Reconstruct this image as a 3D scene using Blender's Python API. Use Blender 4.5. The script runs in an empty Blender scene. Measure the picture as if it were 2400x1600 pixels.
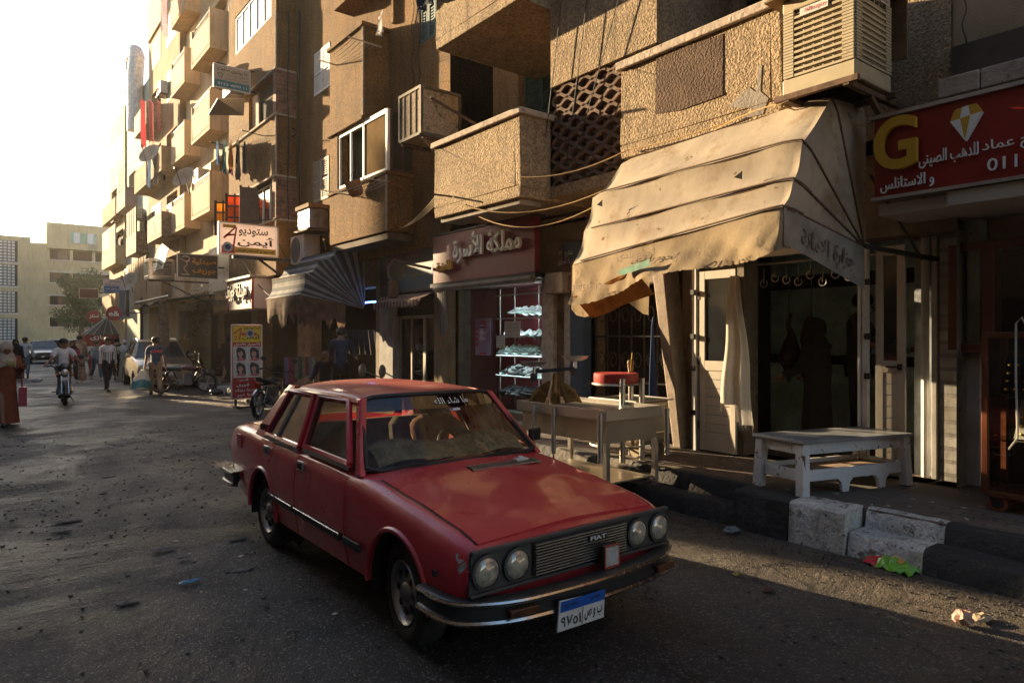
import bpy, bmesh, math, random
from mathutils import Vector, Matrix
random.seed(7)
R = math.radians
C = bpy.context.scene.collection
SC = bpy.context.scene

# ---------------------------------------------------------------- camera, sky, sun, exposure
CAM_H = 1.75
YAW = R(38)
cam_data = bpy.data.cameras.new('camera')
cam_data.lens = 24.0
cam_data.sensor_width = 36.0
cam_data.shift_y = -0.005
cam_data.clip_start = 0.05
cam_data.clip_end = 3000
cam = bpy.data.objects.new('camera', cam_data)
C.objects.link(cam)
cam.location = (0, 0, CAM_H)
cam.rotation_euler = (R(90), 0, -YAW)
SC.camera = cam

SUN_AZ = R(17)      # to the left of the street axis (+Y)
SUN_EL = R(13.5)
world = bpy.data.worlds.new('World')
SC.world = world
world.use_nodes = True
wn = world.node_tree
bg = wn.nodes['Background']
sky = wn.nodes.new('ShaderNodeTexSky')
sky.sky_type = 'NISHITA'
sky.sun_disc = False
sky.sun_elevation = SUN_EL
sky.sun_rotation = -SUN_AZ
sky.dust_density = 1.0
sky.ozone_density = 1.0
wn.links.new(sky.outputs[0], bg.inputs[0])
bg.inputs[1].default_value = 0.088
sun_data = bpy.data.lights.new('sun', 'SUN')
sun_data.energy = 5.0
sun_data.angle = R(0.5)
sun_data.color = (1.0, 0.74, 0.43)
sun = bpy.data.objects.new('sun', sun_data)
C.objects.link(sun)
sun.location = (-20, 80, 40)
sd = Vector((-math.sin(SUN_AZ) * math.cos(SUN_EL), math.cos(SUN_AZ) * math.cos(SUN_EL), math.sin(SUN_EL)))
sun.rotation_euler = sd.to_track_quat('Z', 'Y').to_euler()
SC.view_settings.view_transform = 'Standard'
SC.view_settings.look = 'None'
SC.view_settings.exposure = 1.86
SC.view_settings.gamma = 1.0
SC.render.engine = 'CYCLES'
SC.cycles.use_denoising = True
SC.cycles.max_bounces = 7
SC.cycles.diffuse_bounces = 3
SC.cycles.glossy_bounces = 3
SC.cycles.transmission_bounces = 4
SC.cycles.transparent_max_bounces = 10
SC.cycles.volume_bounces = 1
SC.cycles.sample_clamp_indirect = 6.0
SC.cycles.caustics_reflective = False
SC.cycles.caustics_refractive = False

# ---------------------------------------------------------------- measuring: a sight line meets a real plane
D = 2400 / 2352.0
_s, _c = math.sin(YAW), math.cos(YAW)
def _ray(px, py):
    a = (px * D - 1200) / 1600.0
    return (_c * a + _s, -_s * a + _c, (788 - py * D) / 1600.0)
def on_x(px, py, x):
    r = _ray(px, py); k = x / r[0]
    return Vector((x, r[1] * k, CAM_H + r[2] * k))
def on_y(px, py, y):
    r = _ray(px, py); k = y / r[1]
    return Vector((r[0] * k, y, CAM_H + r[2] * k))
def on_z(px, py, z=0.0):
    r = _ray(px, py); k = (z - CAM_H) / r[2]
    return Vector((r[0] * k, r[1] * k, z))

# ---------------------------------------------------------------- materials
MATS = {}
def mat(name, c, r=0.75, m=0.0, var=0.18, vs=2.5, bump=0.0, bs=45, bd=0.02, c2=None, c2s=1.5, c2t=0.6, c2w=0.08,
        fine=0.0, fs=60, coat=0.0, emit=None, es=1.0, spec=None, streak=0.0, trans=0.0, rv=0.0, c3=None, c3s=20, c3t=0.7):
    if name in MATS: return MATS[name]
    ma = bpy.data.materials.new(name); ma.use_nodes = True
    nt = ma.node_tree; N = nt.nodes; L = nt.links
    b = N['Principled BSDF']
    geo = N.new('ShaderNodeNewGeometry')
    col = None
    def noise(scale, detail=4, rough=0.6, vec=None):
        n = N.new('ShaderNodeTexNoise'); n.inputs['Scale'].default_value = scale
        n.inputs['Detail'].default_value = detail; n.inputs['Roughness'].default_value = rough
        L.new(vec or geo.outputs['Position'], n.inputs['Vector']); return n.outputs['Fac']
    def mix(f, a, bb, typ='MIX'):
        x = N.new('ShaderNodeMix'); x.data_type = 'RGBA'; x.blend_type = typ
        if isinstance(f, float): x.inputs[0].default_value = f
        else: L.new(f, x.inputs[0])
        for i, v in ((6, a), (7, bb)):
            if isinstance(v, tuple): x.inputs[i].default_value = (v + (1,))[:4]
            else: L.new(v, x.inputs[i])
        return x.outputs[2]
    def ramp(f, lo, hi):
        x = N.new('ShaderNodeMapRange'); x.inputs[1].default_value = lo; x.inputs[2].default_value = hi
        L.new(f, x.inputs[0]); return x.outputs[0]
    lo = tuple(max(0, v * (1 - var)) for v in c); hi = tuple(min(1, v * (1 + var)) for v in c)
    col = mix(ramp(noise(vs), 0.3, 0.7), lo, hi)
    if streak:
        mp = N.new('ShaderNodeMapping'); mp.inputs['Scale'].default_value = (1, 1, 0.12)
        L.new(geo.outputs['Position'], mp.inputs['Vector'])
        f = ramp(noise(7.0, 5, 0.65, mp.outputs[0]), 0.5, 0.75)
        mm = N.new('ShaderNodeMath'); mm.operation = 'MULTIPLY'; mm.inputs[1].default_value = streak
        L.new(f, mm.inputs[0])
        col = mix(mm.outputs[0], col, tuple(v * 0.35 for v in c))
    if fine:
        col = mix(ramp(noise(fs, 2), 0.35, 0.65), col, mix(1.0, col, tuple([1 - fine] * 3), 'MULTIPLY'))
    if c2 is not None:
        col = mix(ramp(noise(c2s, 6, 0.7), c2t, c2t + c2w), col, c2)
    if c3 is not None: col = mix(ramp(noise(c3s, 3, 0.8), c3t, c3t + 0.02), col, c3)
    L.new(col, b.inputs['Base Color'])
    b.inputs['Roughness'].default_value = r
    if rv:
        x = N.new('ShaderNodeMapRange'); x.inputs[1].default_value = 0.35; x.inputs[2].default_value = 0.65
        x.inputs[3].default_value = max(0.02, r - rv); x.inputs[4].default_value = min(1, r + rv)
        L.new(noise(vs * 2.3), x.inputs[0]); L.new(x.outputs[0], b.inputs['Roughness'])
    b.inputs['Metallic'].default_value = m
    if coat:
        b.inputs['Coat Weight'].default_value = coat; b.inputs['Coat Roughness'].default_value = 0.08
    if spec is not None: b.inputs['Specular IOR Level'].default_value = spec
    if emit is not None:
        b.inputs['Emission Color'].default_value = emit + (1,); b.inputs['Emission Strength'].default_value = es
    if bump:
        bn = N.new('ShaderNodeBump'); bn.inputs['Strength'].default_value = bump; bn.inputs['Distance'].default_value = bd
        L.new(noise(bs, 3, 0.6), bn.inputs['Height']); L.new(bn.outputs[0], b.inputs['Normal'])
    if trans:
        tr = N.new('ShaderNodeBsdfTranslucent'); tr.inputs[0].default_value = tuple(c) + (1,)
        L.new(col, tr.inputs[0])
        ms = N.new('ShaderNodeMixShader'); ms.inputs[0].default_value = trans
        L.new(b.outputs[0], ms.inputs[1]); L.new(tr.outputs[0], ms.inputs[2])
        L.new(ms.outputs[0], N['Material Output'].inputs['Surface'])
    MATS[name] = ma
    return ma

def glass_mat(name, tint=(0.75, 0.78, 0.75), gloss=0.9, base=0.06, rough=0.02, dust=0.0, dustc=(0.35, 0.3, 0.22)):
    if name in MATS: return MATS[name]
    ma = bpy.data.materials.new(name); ma.use_nodes = True
    nt = ma.node_tree; N = nt.nodes; L = nt.links
    N.remove(N['Principled BSDF'])
    t = N.new('ShaderNodeBsdfTransparent'); t.inputs[0].default_value = tint + (1,)
    g = N.new('ShaderNodeBsdfGlossy'); g.inputs[0].default_value = (gloss,) * 3 + (1,); g.inputs['Roughness'].default_value = rough
    fr = N.new('ShaderNodeFresnel'); fr.inputs[0].default_value = 1.5
    ad = N.new('ShaderNodeMath'); ad.operation = 'ADD'; ad.inputs[1].default_value = base; L.new(fr.outputs[0], ad.inputs[0])
    m1 = N.new('ShaderNodeMixShader'); L.new(ad.outputs[0], m1.inputs[0]); L.new(t.outputs[0], m1.inputs[1]); L.new(g.outputs[0], m1.inputs[2])
    out = m1.outputs[0]
    if dust:
        d = N.new('ShaderNodeBsdfDiffuse'); d.inputs[0].default_value = dustc + (1,)
        geo = N.new('ShaderNodeNewGeometry'); no = N.new('ShaderNodeTexNoise'); no.inputs['Scale'].default_value = 5; no.inputs['Detail'].default_value = 8
        L.new(geo.outputs['Position'], no.inputs['Vector'])
        mr = N.new('ShaderNodeMapRange'); mr.inputs[1].default_value = 0.35; mr.inputs[2].default_value = 0.8; mr.inputs[4].default_value = dust
        L.new(no.outputs['Fac'], mr.inputs[0])
        m2 = N.new('ShaderNodeMixShader'); L.new(mr.outputs[0], m2.inputs[0]); L.new(out, m2.inputs[1]); L.new(d.outputs[0], m2.inputs[2]); out = m2.outputs[0]
    L.new(out, N['Material Output'].inputs['Surface'])
    MATS[name] = ma
    return ma

def brick_mat(name, c1, c2, mortar, w=0.24, h=0.075, axis='yz', bump=0.5, r=0.85, off=0.5, msize=0.012, dirtc=None):
    if name in MATS: return MATS[name]
    ma = bpy.data.materials.new(name); ma.use_nodes = True
    nt = ma.node_tree; N = nt.nodes; L = nt.links; b = N['Principled BSDF']
    geo = N.new('ShaderNodeNewGeometry'); sx = N.new('ShaderNodeSeparateXYZ'); L.new(geo.outputs['Position'], sx.inputs[0])
    cb = N.new('ShaderNodeCombineXYZ')
    if axis == 'yz':
        ad = N.new('ShaderNodeMath'); ad.operation = 'ADD'; L.new(sx.outputs[0], ad.inputs[0]); L.new(sx.outputs[1], ad.inputs[1])
        L.new(ad.outputs[0], cb.inputs[0]); L.new(sx.outputs[2], cb.inputs[1])
    else:
        L.new(sx.outputs[0], cb.inputs[1]); L.new(sx.outputs[1], cb.inputs[0])
    br = N.new('ShaderNodeTexBrick'); L.new(cb.outputs[0], br.inputs['Vector'])
    br.inputs['Color1'].default_value = c1 + (1,); br.inputs['Color2'].default_value = c2 + (1,); br.inputs['Mortar'].default_value = mortar + (1,)
    br.inputs['Scale'].default_value = 1.0; br.inputs['Brick Width'].default_value = w; br.inputs['Row Height'].default_value = h
    br.inputs['Mortar Size'].default_value = msize; br.offset = off
    no = N.new('ShaderNodeTexNoise'); no.inputs['Scale'].default_value = 6; no.inputs['Detail'].default_value = 6; L.new(geo.outputs['Position'], no.inputs['Vector'])
    mr = N.new('ShaderNodeMapRange'); mr.inputs[1].default_value = 0.3; mr.inputs[2].default_value = 0.7; mr.inputs[3].default_value = 0.55; mr.inputs[4].default_value = 1.2
    L.new(no.outputs['Fac'], mr.inputs[0])
    mx = N.new('ShaderNodeMix'); mx.data_type = 'RGBA'; mx.blend_type = 'MULTIPLY'; mx.inputs[0].default_value = 1.0
    L.new(br.outputs['Color'], mx.inputs[6]); L.new(mr.outputs[0], mx.inputs[7]); col = mx.outputs[2]
    if dirtc:
        n2 = N.new('ShaderNodeTexNoise'); n2.inputs['Scale'].default_value = 1.3; n2.inputs['Detail'].default_value = 7; L.new(geo.outputs['Position'], n2.inputs['Vector'])
        m3 = N.new('ShaderNodeMapRange'); m3.inputs[1].default_value = 0.42; m3.inputs[2].default_value = 0.62; L.new(n2.outputs['Fac'], m3.inputs[0])
        mx2 = N.new('ShaderNodeMix'); mx2.data_type = 'RGBA'; L.new(m3.outputs[0], mx2.inputs[0]); L.new(col, mx2.inputs[6]); mx2.inputs[7].default_value = dirtc + (1,); col = mx2.outputs[2]
    L.new(col, b.inputs['Base Color']); b.inputs['Roughness'].default_value = r
    ma2 = N.new('ShaderNodeMath'); ma2.operation = 'MULTIPLY_ADD'; ma2.inputs[1].default_value = -1.0
    L.new(br.outputs['Fac'], ma2.inputs[0]); L.new(no.outputs['Fac'], ma2.inputs[2])
    bn = N.new('ShaderNodeBump'); bn.inputs['Strength'].default_value = bump; bn.inputs['Distance'].default_value = 0.012
    L.new(ma2.outputs[0], bn.inputs['Height']); L.new(bn.outputs[0], b.inputs['Normal'])
    MATS[name] = ma
    return ma

def stripe_mat(name, c1, c2, axis=1, width=0.1, r=0.9, trans=0.0, duty=0.5, bump=0.0):
    if name in MATS: return MATS[name]
    ma = bpy.data.materials.new(name); ma.use_nodes = True
    nt = ma.node_tree; N = nt.nodes; L = nt.links; b = N['Principled BSDF']
    tc = N.new('ShaderNodeTexCoord'); sx = N.new('ShaderNodeSeparateXYZ'); L.new(tc.outputs['UV'], sx.inputs[0])
    m = N.new('ShaderNodeMath'); m.operation = 'DIVIDE'; m.inputs[1].default_value = width; L.new(sx.outputs[axis], m.inputs[0])
    f = N.new('ShaderNodeMath'); f.operation = 'FRACT'; L.new(m.outputs[0], f.inputs[0])
    g = N.new('ShaderNodeMath'); g.operation = 'GREATER_THAN'; g.inputs[1].default_value = duty; L.new(f.outputs[0], g.inputs[0])
    x = N.new('ShaderNodeMix'); x.data_type = 'RGBA'; L.new(g.outputs[0], x.inputs[0]); x.inputs[6].default_value = c1 + (1,); x.inputs[7].default_value = c2 + (1,)
    geo = N.new('ShaderNodeNewGeometry'); no = N.new('ShaderNodeTexNoise'); no.inputs['Scale'].default_value = 4; no.inputs['Detail'].default_value = 6; L.new(geo.outputs['Position'], no.inputs['Vector'])
    mr = N.new('ShaderNodeMapRange'); mr.inputs[1].default_value = 0.3; mr.inputs[2].default_value = 0.75; mr.inputs[3].default_value = 1.1; mr.inputs[4].default_value = 0.55; L.new(no.outputs['Fac'], mr.inputs[0])
    y = N.new('ShaderNodeMix'); y.data_type = 'RGBA'; y.blend_type = 'MULTIPLY'; y.inputs[0].default_value = 1; L.new(x.outputs[2], y.inputs[6]); L.new(mr.outputs[0], y.inputs[7])
    L.new(y.outputs[2], b.inputs['Base Color']); b.inputs['Roughness'].default_value = r
    if trans:
        tr = N.new('ShaderNodeBsdfTranslucent'); L.new(y.outputs[2], tr.inputs[0])
        ms = N.new('ShaderNodeMixShader'); ms.inputs[0].default_value = trans
        L.new(b.outputs[0], ms.inputs[1]); L.new(tr.outputs[0], ms.inputs[2]); L.new(ms.outputs[0], N['Material Output'].inputs['Surface'])
    MATS[name] = ma
    return ma

# ---------------------------------------------------------------- mesh building
class MB:
    def __init__(s): s.v = []; s.f = []; s.m = []; s.uv = {}; s.mi = 0
    def add(s, vs, fs):
        o = len(s.v); s.v += [tuple(v) for v in vs]
        for f in fs: s.f.append(tuple(i + o for i in f)); s.m.append(s.mi)
        return o
    def box(s, a, b, M=None):
        x0, x1 = sorted((a[0], b[0])); y0, y1 = sorted((a[1], b[1])); z0, z1 = sorted((a[2], b[2]))
        v = [Vector(p) for p in ((x0, y0, z0), (x1, y0, z0), (x1, y1, z0), (x0, y1, z0), (x0, y0, z1), (x1, y0, z1), (x1, y1, z1), (x0, y1, z1))]
        if M is not None: v = [M @ p for p in v]
        s.add(v, [(3, 2, 1, 0), (4, 5, 6, 7), (0, 1, 5, 4), (1, 2, 6, 5), (2, 3, 7, 6), (3, 0, 4, 7)]); return s
    def cbox(s, c, d, M=None):
        T = Matrix.Translation(c) @ (M.to_4x4() if M is not None else Matrix())
        return s.box((-d[0] / 2, -d[1] / 2, -d[2] / 2), (d[0] / 2, d[1] / 2, d[2] / 2), T)
    def bar(s, p, q, w, h=None, up=(0, 0, 1)):
        p = Vector(p); q = Vector(q); h = h or w; t = (q - p)
        if t.length < 1e-6: return s
        t.normalize(); u = Vector(up)
        if abs(t.dot(u)) > 0.98: u = Vector((1, 0, 0))
        a = t.cross(u).normalized(); b = a.cross(t)
        vs = [o + a * (w / 2 * i) + b * (h / 2 * j) for o in (p, q) for i, j in ((-1, -1), (1, -1), (1, 1), (-1, 1))]
        s.add(vs, [(3, 2, 1, 0), (4, 5, 6, 7), (0, 1, 5, 4), (1, 2, 6, 5), (2, 3, 7, 6), (3, 0, 4, 7)]); return s
    def tube(s, pts, r, n=6, caps=True, closed=False):
        pts = [Vector(p) for p in pts]; k = len(pts); rs = r if isinstance(r, (list, tuple)) else [r] * k
        rings = []; prev = None
        for i, p in enumerate(pts):
            if closed: t = pts[(i + 1) % k] - pts[i - 1]
            else: t = pts[min(i + 1, k - 1)] - pts[max(i - 1, 0)]
            if t.length < 1e-9: t = Vector((0, 0, 1))
            t.normalize()
            if prev is None:
                u = Vector((0, 0, 1)) if abs(t.z) < 0.9 else Vector((1, 0, 0)); a = t.cross(u).normalized()
            else:
                a = prev - t * prev.dot(t)
                a = a.normalized() if a.length > 1e-6 else t.orthogonal().normalized()
            prev = a; b = t.cross(a)
            rings.append([p + (a * math.cos(2 * math.pi * j / n) + b * math.sin(2 * math.pi * j / n)) * rs[i] for j in range(n)])
        fs = []; m = k if closed else k - 1
        for i in range(m):
            i2 = (i + 1) % k
            for j in range(n): fs.append((i * n + j, i * n + (j + 1) % n, i2 * n + (j + 1) % n, i2 * n + j))
        if caps and not closed: fs += [tuple(range(n))[::-1], tuple(range((k - 1) * n, k * n))]
        s.add([v for rg in rings for v in rg], fs); return s
    def lathe(s, prof, c=(0, 0, 0), axis='z', n=16, a0=0.0, a1=2 * math.pi, flip=False):
        full = abs(a1 - a0 - 2 * math.pi) < 1e-6; m = n if full else n + 1; vs = []
        for i in range(m):
            a = a0 + (a1 - a0) * i / n; ca, sa = math.cos(a), math.sin(a)
            for r, h in prof:
                if axis == 'z': p = (c[0] + r * ca, c[1] + r * sa, c[2] + h)
                elif axis == 'x': p = (c[0] + h, c[1] + r * ca, c[2] + r * sa)
                else: p = (c[0] + r * sa, c[1] + h, c[2] + r * ca)
                vs.append(p)
        k = len(prof); fs = []
        for i in range(n):
            i2 = (i + 1) % m
            for j in range(k - 1): fs.append((i * k + j, i2 * k + j, i2 * k + j + 1, i * k + j + 1))
        s.add(vs, fs); return s
    def ell(s, c, rad, n=10, m=7, M=None):
        vs = []; c = Vector(c)
        for i in range(m + 1):
            t = math.pi * i / m
            for j in range(n):
                a = 2 * math.pi * j / n
                p = Vector((rad[0] * math.sin(t) * math.cos(a), rad[1] * math.sin(t) * math.sin(a), rad[2] * math.cos(t)))
                if M is not None: p = M @ p
                vs.append(c + p)
        s.add(vs, [(i * n + j, i * n + (j + 1) % n, (i + 1) * n + (j + 1) % n, (i + 1) * n + j) for i in range(m) for j in range(n)]); return s
    def grid(s, fn, nu, nv, wrap=False):
        o = s.add([fn(i / nu, j / nv) for j in range(nv + 1) for i in range(nu + 1)], [])
        for j in range(nv):
            for i in range(nu):
                a = o + j * (nu + 1) + i; f = (a, a + 1, a + nu + 2, a + nu + 1)
                s.uv[len(s.f)] = ((i / nu, j / nv), ((i + 1) / nu, j / nv), ((i + 1) / nu, (j + 1) / nv), (i / nu, (j + 1) / nv))
                s.f.append(f); s.m.append(s.mi)
        return s
    def poly(s, pts): s.add(pts, [tuple(range(len(pts)))]); return s
    def prism(s, pts, d):
        d = Vector(d); k = len(pts); v = [Vector(p) for p in pts]
        s.add(v + [p + d for p in v], [tuple(range(k))[::-1], tuple(range(k, 2 * k))] + [(i, (i + 1) % k, k + (i + 1) % k, k + i) for i in range(k)]); return s
    def loft(s, rings, caps=True, closed=True):
        n = len(rings[0]); fs = []; m = n if closed else n - 1
        for i in range(len(rings) - 1):
            for j in range(m): fs.append((i * n + j, i * n + (j + 1) % n, (i + 1) * n + (j + 1) % n, (i + 1) * n + j))
        if caps: fs += [tuple(range(n))[::-1], tuple(range((len(rings) - 1) * n, len(rings) * n))]
        s.add([v for r in rings for v in r], fs); return s
    def mesh(s, name, mats, smooth=False, off=None):
        me = bpy.data.meshes.new(name)
        v = s.v if off is None else [(a - off[0], b - off[1], c - off[2]) for a, b, c in s.v]
        me.from_pydata(v, [], s.f)
        for x in (mats if isinstance(mats, (list, tuple)) else [mats]): me.materials.append(x)
        for i, p in enumerate(me.polygons):
            p.material_index = s.m[i]; p.use_smooth = bool(smooth)
        if s.uv:
            ul = me.uv_layers.new(name='UVMap')
            for fi, cs in s.uv.items():
                for li, uv in zip(me.polygons[fi].loop_indices, cs): ul.data[li].uv = uv
        bm = bmesh.new(); bm.from_mesh(me)
        if smooth != 'keep': bmesh.ops.remove_doubles(bm, verts=bm.verts, dist=1e-5)
        bmesh.ops.recalc_face_normals(bm, faces=bm.faces); bm.to_mesh(me); bm.free()
        return me
    def build(s, name, mats, parent=None, smooth=False, bevel=0.0, local=False, solid=0.0):
        off = None
        if parent is not None and not local:
            off = Vector((0, 0, 0)); q = parent
            while q is not None: off = off + q.location; q = q.parent
        me = s.mesh(name, mats, smooth, off)
        if smooth is True or smooth == 'auto': me.set_sharp_from_angle(angle=R(42))
        o = bpy.data.objects.new(name, me); C.objects.link(o)
        if parent is not None: o.parent = parent
        if solid:
            md = o.modifiers.new('solid', 'SOLIDIFY'); md.thickness = solid; md.offset = 0
        if bevel:
            md = o.modifiers.new('bevel', 'BEVEL'); md.width = bevel; md.segments = 2; md.limit_method = 'ANGLE'; md.angle_limit = R(50)
        return o

def tag(o, label=None, cat=None, group=None, kind=None):
    if label: o['label'] = label
    if cat: o['category'] = cat
    if group: o['group'] = group
    if kind: o['kind'] = kind
    return o
def thing(name, label, cat, loc=(0, 0, 0), group=None, rz=0.0):
    o = bpy.data.objects.new(name, None); C.objects.link(o); o.location = loc; o.rotation_euler = (0, 0, rz); o.empty_display_size = 0.2
    return tag(o, label, cat, group)
def structure(o): return tag(o, kind='structure')
def dup(o, parent=None):
    c = o.copy(); C.objects.link(c)
    if parent is not None: c.parent = parent
    for ch in list(o.children): dup(ch, c)
    return c

# ---------------------------------------------------------------- lettering (Arabic joined by hand into its presentation forms)
AR = {'ا': 'FE8D FE8E', 'أ': 'FE83 FE84', 'آ': 'FE81 FE82', 'إ': 'FE87 FE88', 'ب': 'FE8F FE90 FE91 FE92', 'ت': 'FE95 FE96 FE97 FE98', 'ث': 'FE99 FE9A FE9B FE9C', 'ج': 'FE9D FE9E FE9F FEA0',
 'ح': 'FEA1 FEA2 FEA3 FEA4', 'خ': 'FEA5 FEA6 FEA7 FEA8', 'د': 'FEA9 FEAA', 'ذ': 'FEAB FEAC', 'ر': 'FEAD FEAE', 'ز': 'FEAF FEB0', 'س': 'FEB1 FEB2 FEB3 FEB4', 'ش': 'FEB5 FEB6 FEB7 FEB8',
 'ص': 'FEB9 FEBA FEBB FEBC', 'ض': 'FEBD FEBE FEBF FEC0', 'ط': 'FEC1 FEC2 FEC3 FEC4', 'ع': 'FEC9 FECA FECB FECC', 'غ': 'FECD FECE FECF FED0', 'ف': 'FED1 FED2 FED3 FED4', 'ق': 'FED5 FED6 FED7 FED8',
 'ك': 'FED9 FEDA FEDB FEDC', 'ل': 'FEDD FEDE FEDF FEE0', 'م': 'FEE1 FEE2 FEE3 FEE4', 'ن': 'FEE5 FEE6 FEE7 FEE8', 'ه': 'FEE9 FEEA FEEB FEEC', 'ة': 'FE93 FE94', 'و': 'FEED FEEE', 'ى': 'FEEF FEF0', 'ي': 'FEF1 FEF2 FEF3 FEF4', 'ء': 'FE80'}
AR = {k: [chr(int(h, 16)) for h in v.split()] for k, v in AR.items()}
LA = {'ا': ('\uFEFB', '\uFEFC'), 'أ': ('\uFEF7', '\uFEF8')}
def shape(t):
    if not any(ch in AR for ch in t): return t
    out = []; i = 0; join = False
    while i < len(t):
        ch = t[i]
        if ch == 'ل' and i + 1 < len(t) and t[i + 1] in LA:
            out.append(LA[t[i + 1]][1 if join else 0]); join = False; i += 2; continue
        if ch in AR:
            fm = AR[ch]; nxt = i + 1 < len(t) and t[i + 1] in AR and t[i + 1] != 'ء' and len(fm) == 4
            if len(fm) == 1: out.append(fm[0]); join = False
            elif len(fm) == 2: out.append(fm[1 if join else 0]); join = False
            else: out.append(fm[(3 if nxt else 1) if join else (2 if nxt else 0)]); join = nxt
        else: out.append(ch); join = False
        i += 1
    s = ''.join(out)[::-1]
    # digit and latin runs read left to right
    res = []; run = ''
    for ch in s:
        if ch.isdigit() or ('a' <= ch.lower() <= 'z'): run = ch + run
        else: res.append(run); run = ''; res.append(ch)
    return ''.join(res) + run
def lettering(mb, text, M, w=None, h=None, depth=0.0, bold=0.0, res=3):
    """add text to a mesh: in the plane of M (x right, y up, z out), centred, fitted to width w and height h"""
    cu = bpy.data.curves.new('t', 'FONT'); cu.body = shape(text); cu.resolution_u = res; cu.offset = min(bold, .022)
    if depth: cu.extrude = 0.05
    ob = bpy.data.objects.new('t', cu); C.objects.link(ob)
    bpy.context.view_layer.update()
    me = bpy.data.meshes.new_from_object(ob.evaluated_get(bpy.context.evaluated_depsgraph_get()))
    bpy.data.objects.remove(ob); bpy.data.curves.remove(cu)
    if not me.vertices: return mb
    xs = [v.co.x for v in me.vertices]; ys = [v.co.y for v in me.vertices]
    x0, x1, y0, y1 = min(xs), max(xs), min(ys), max(ys)
    sx = w / (x1 - x0) if w else None; sy = h / (y1 - y0) if h else None
    sx = sx or sy; sy = sy or sx
    vs = [M @ Vector(((v.co.x - (x0 + x1) / 2) * sx, (v.co.y - (y0 + y1) / 2) * sy, (v.co.z + (0.05 if depth else 0)) * (depth / 0.1 if depth else 0))) for v in me.vertices]
    mb.add(vs, [tuple(p.vertices) for p in me.polygons])
    bpy.data.meshes.remove(me)
    return mb
def frame_x(x, y, z):   # reading plane of a surface that faces the street (-X): text runs towards -Y
    return Matrix(((0, 0, -1, x), (-1, 0, 0, y), (0, 1, 0, z), (0, 0, 0, 1)))
def frame_y(x, y, z):   # reading plane of a surface that faces the camera end (-Y): text runs towards +X
    return Matrix(((1, 0, 0, x), (0, 0, -1, y), (0, 1, 0, z), (0, 0, 0, 1)))
def sag(p, q, d, n=12):
    p = Vector(p); q = Vector(q)
    return [p.lerp(q, i / n) - Vector((0, 0, d * 4 * (i / n) * (1 - i / n))) for i in range(n + 1)]
# ---------------------------------------------------------------- palette
SAND = mat('sand_roughcast', (0.5, 0.37, 0.23), r=0.95, var=0.16, vs=1.3, bump=1.0, bs=36, bd=0.045, fine=0.55, fs=32, streak=0.7, c2=(0.27, 0.2, 0.13), c2s=1.2, c2t=0.56, c2w=0.14, c3=(.2, .15, .11), c3s=4, c3t=.68)
SANDSM = mat('sand_plaster', (0.45, 0.31, 0.2), r=0.92, var=0.2, vs=1.8, bump=0.5, bs=70, bd=0.012, streak=0.35)
OCHRE = mat('ochre_roughcast', (0.29, 0.15, 0.038), r=0.92, var=0.28, vs=0.9, bump=1.0, bs=30, bd=0.05, fine=0.6, fs=26, streak=0.75, c2=(0.2, 0.13, 0.065), c2s=1.1, c2t=0.56, c2w=0.1, c3=(.12, .085, .05), c3s=3.5, c3t=.69)
CREAM = mat('cream_plaster', (0.56, 0.42, 0.26), r=0.9, var=0.16, vs=1.2, bump=0.4, bs=40, bd=0.01, streak=0.6, c2=(0.4, 0.3, 0.2), c2s=2.2, c2t=0.66)
BROWNP = mat('brown_plaster', (0.31, 0.21, 0.115), r=0.92, var=0.28, vs=1.3, bump=0.8, bs=38, bd=0.02, streak=0.5)
GREENP = mat('pale_green_plaster', (0.42, 0.46, 0.38), r=0.92, var=0.15, vs=1.3, bump=0.4, bs=40, bd=0.01, streak=0.4)
PINKP = mat('mauve_plaster', (0.36, 0.25, 0.24), r=0.92, var=0.2, vs=1.3, bump=0.4, bs=40, bd=0.01, streak=0.4)
YELLP = mat('pale_yellow_plaster', (0.55, 0.44, 0.26), r=0.92, var=0.15, vs=0.6, bump=0.4, bs=20, bd=0.02, streak=0.55, c2=(0.36, 0.29, 0.2), c2s=0.35, c2t=0.6)
BRICK = brick_mat('red_brick', (0.2, 0.07, 0.05), (0.3, 0.12, 0.08), (0.22, 0.17, 0.13), w=0.25, h=0.115, msize=0.014)
BRICKY = brick_mat('brown_brick', (0.27, 0.17, 0.1), (0.34, 0.22, 0.14), (0.3, 0.25, 0.2), w=0.3, h=0.16)
WHBRICK = brick_mat('whitewashed_brick', (0.5, 0.5, 0.5), (0.62, 0.62, 0.62), (0.3, 0.29, 0.28), w=0.5, h=0.13, bump=1.0, msize=0.02, dirtc=(0.3, 0.28, 0.25))
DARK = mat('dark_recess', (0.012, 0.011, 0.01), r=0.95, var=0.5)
CONC = mat('grey_concrete', (0.27, 0.24, 0.21), r=0.92, var=0.25, vs=3, bump=0.6, bs=30, bd=0.015, streak=0.4)
SLABE = mat('worn_ledge_stone', (0.45, 0.37, 0.3), r=0.9, var=0.25, vs=5, bump=0.7, bs=22, bd=0.02, c2=(0.2, 0.15, 0.12), c2s=6, c2t=0.6)
TERRA = mat('terracotta_block', (0.15, 0.095, 0.07), r=0.95, var=0.3, vs=9, bump=0.6, bs=60, bd=0.01, c2=(0.3, 0.25, 0.21), c2s=10, c2t=0.58)
TEAL = mat('dark_teal_paint', (0.035, 0.1, 0.1), r=0.65, var=0.3, vs=8)
GREEN = mat('green_paint', (0.03, 0.2, 0.15), r=0.6, var=0.3, vs=8)
WHPAINT = mat('white_paint', (0.68, 0.68, 0.66), r=0.55, var=0.12, vs=5)
WOODDK = mat('dark_brown_wood', (0.05, 0.025, 0.018), r=0.6, var=0.4, vs=12)
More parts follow.
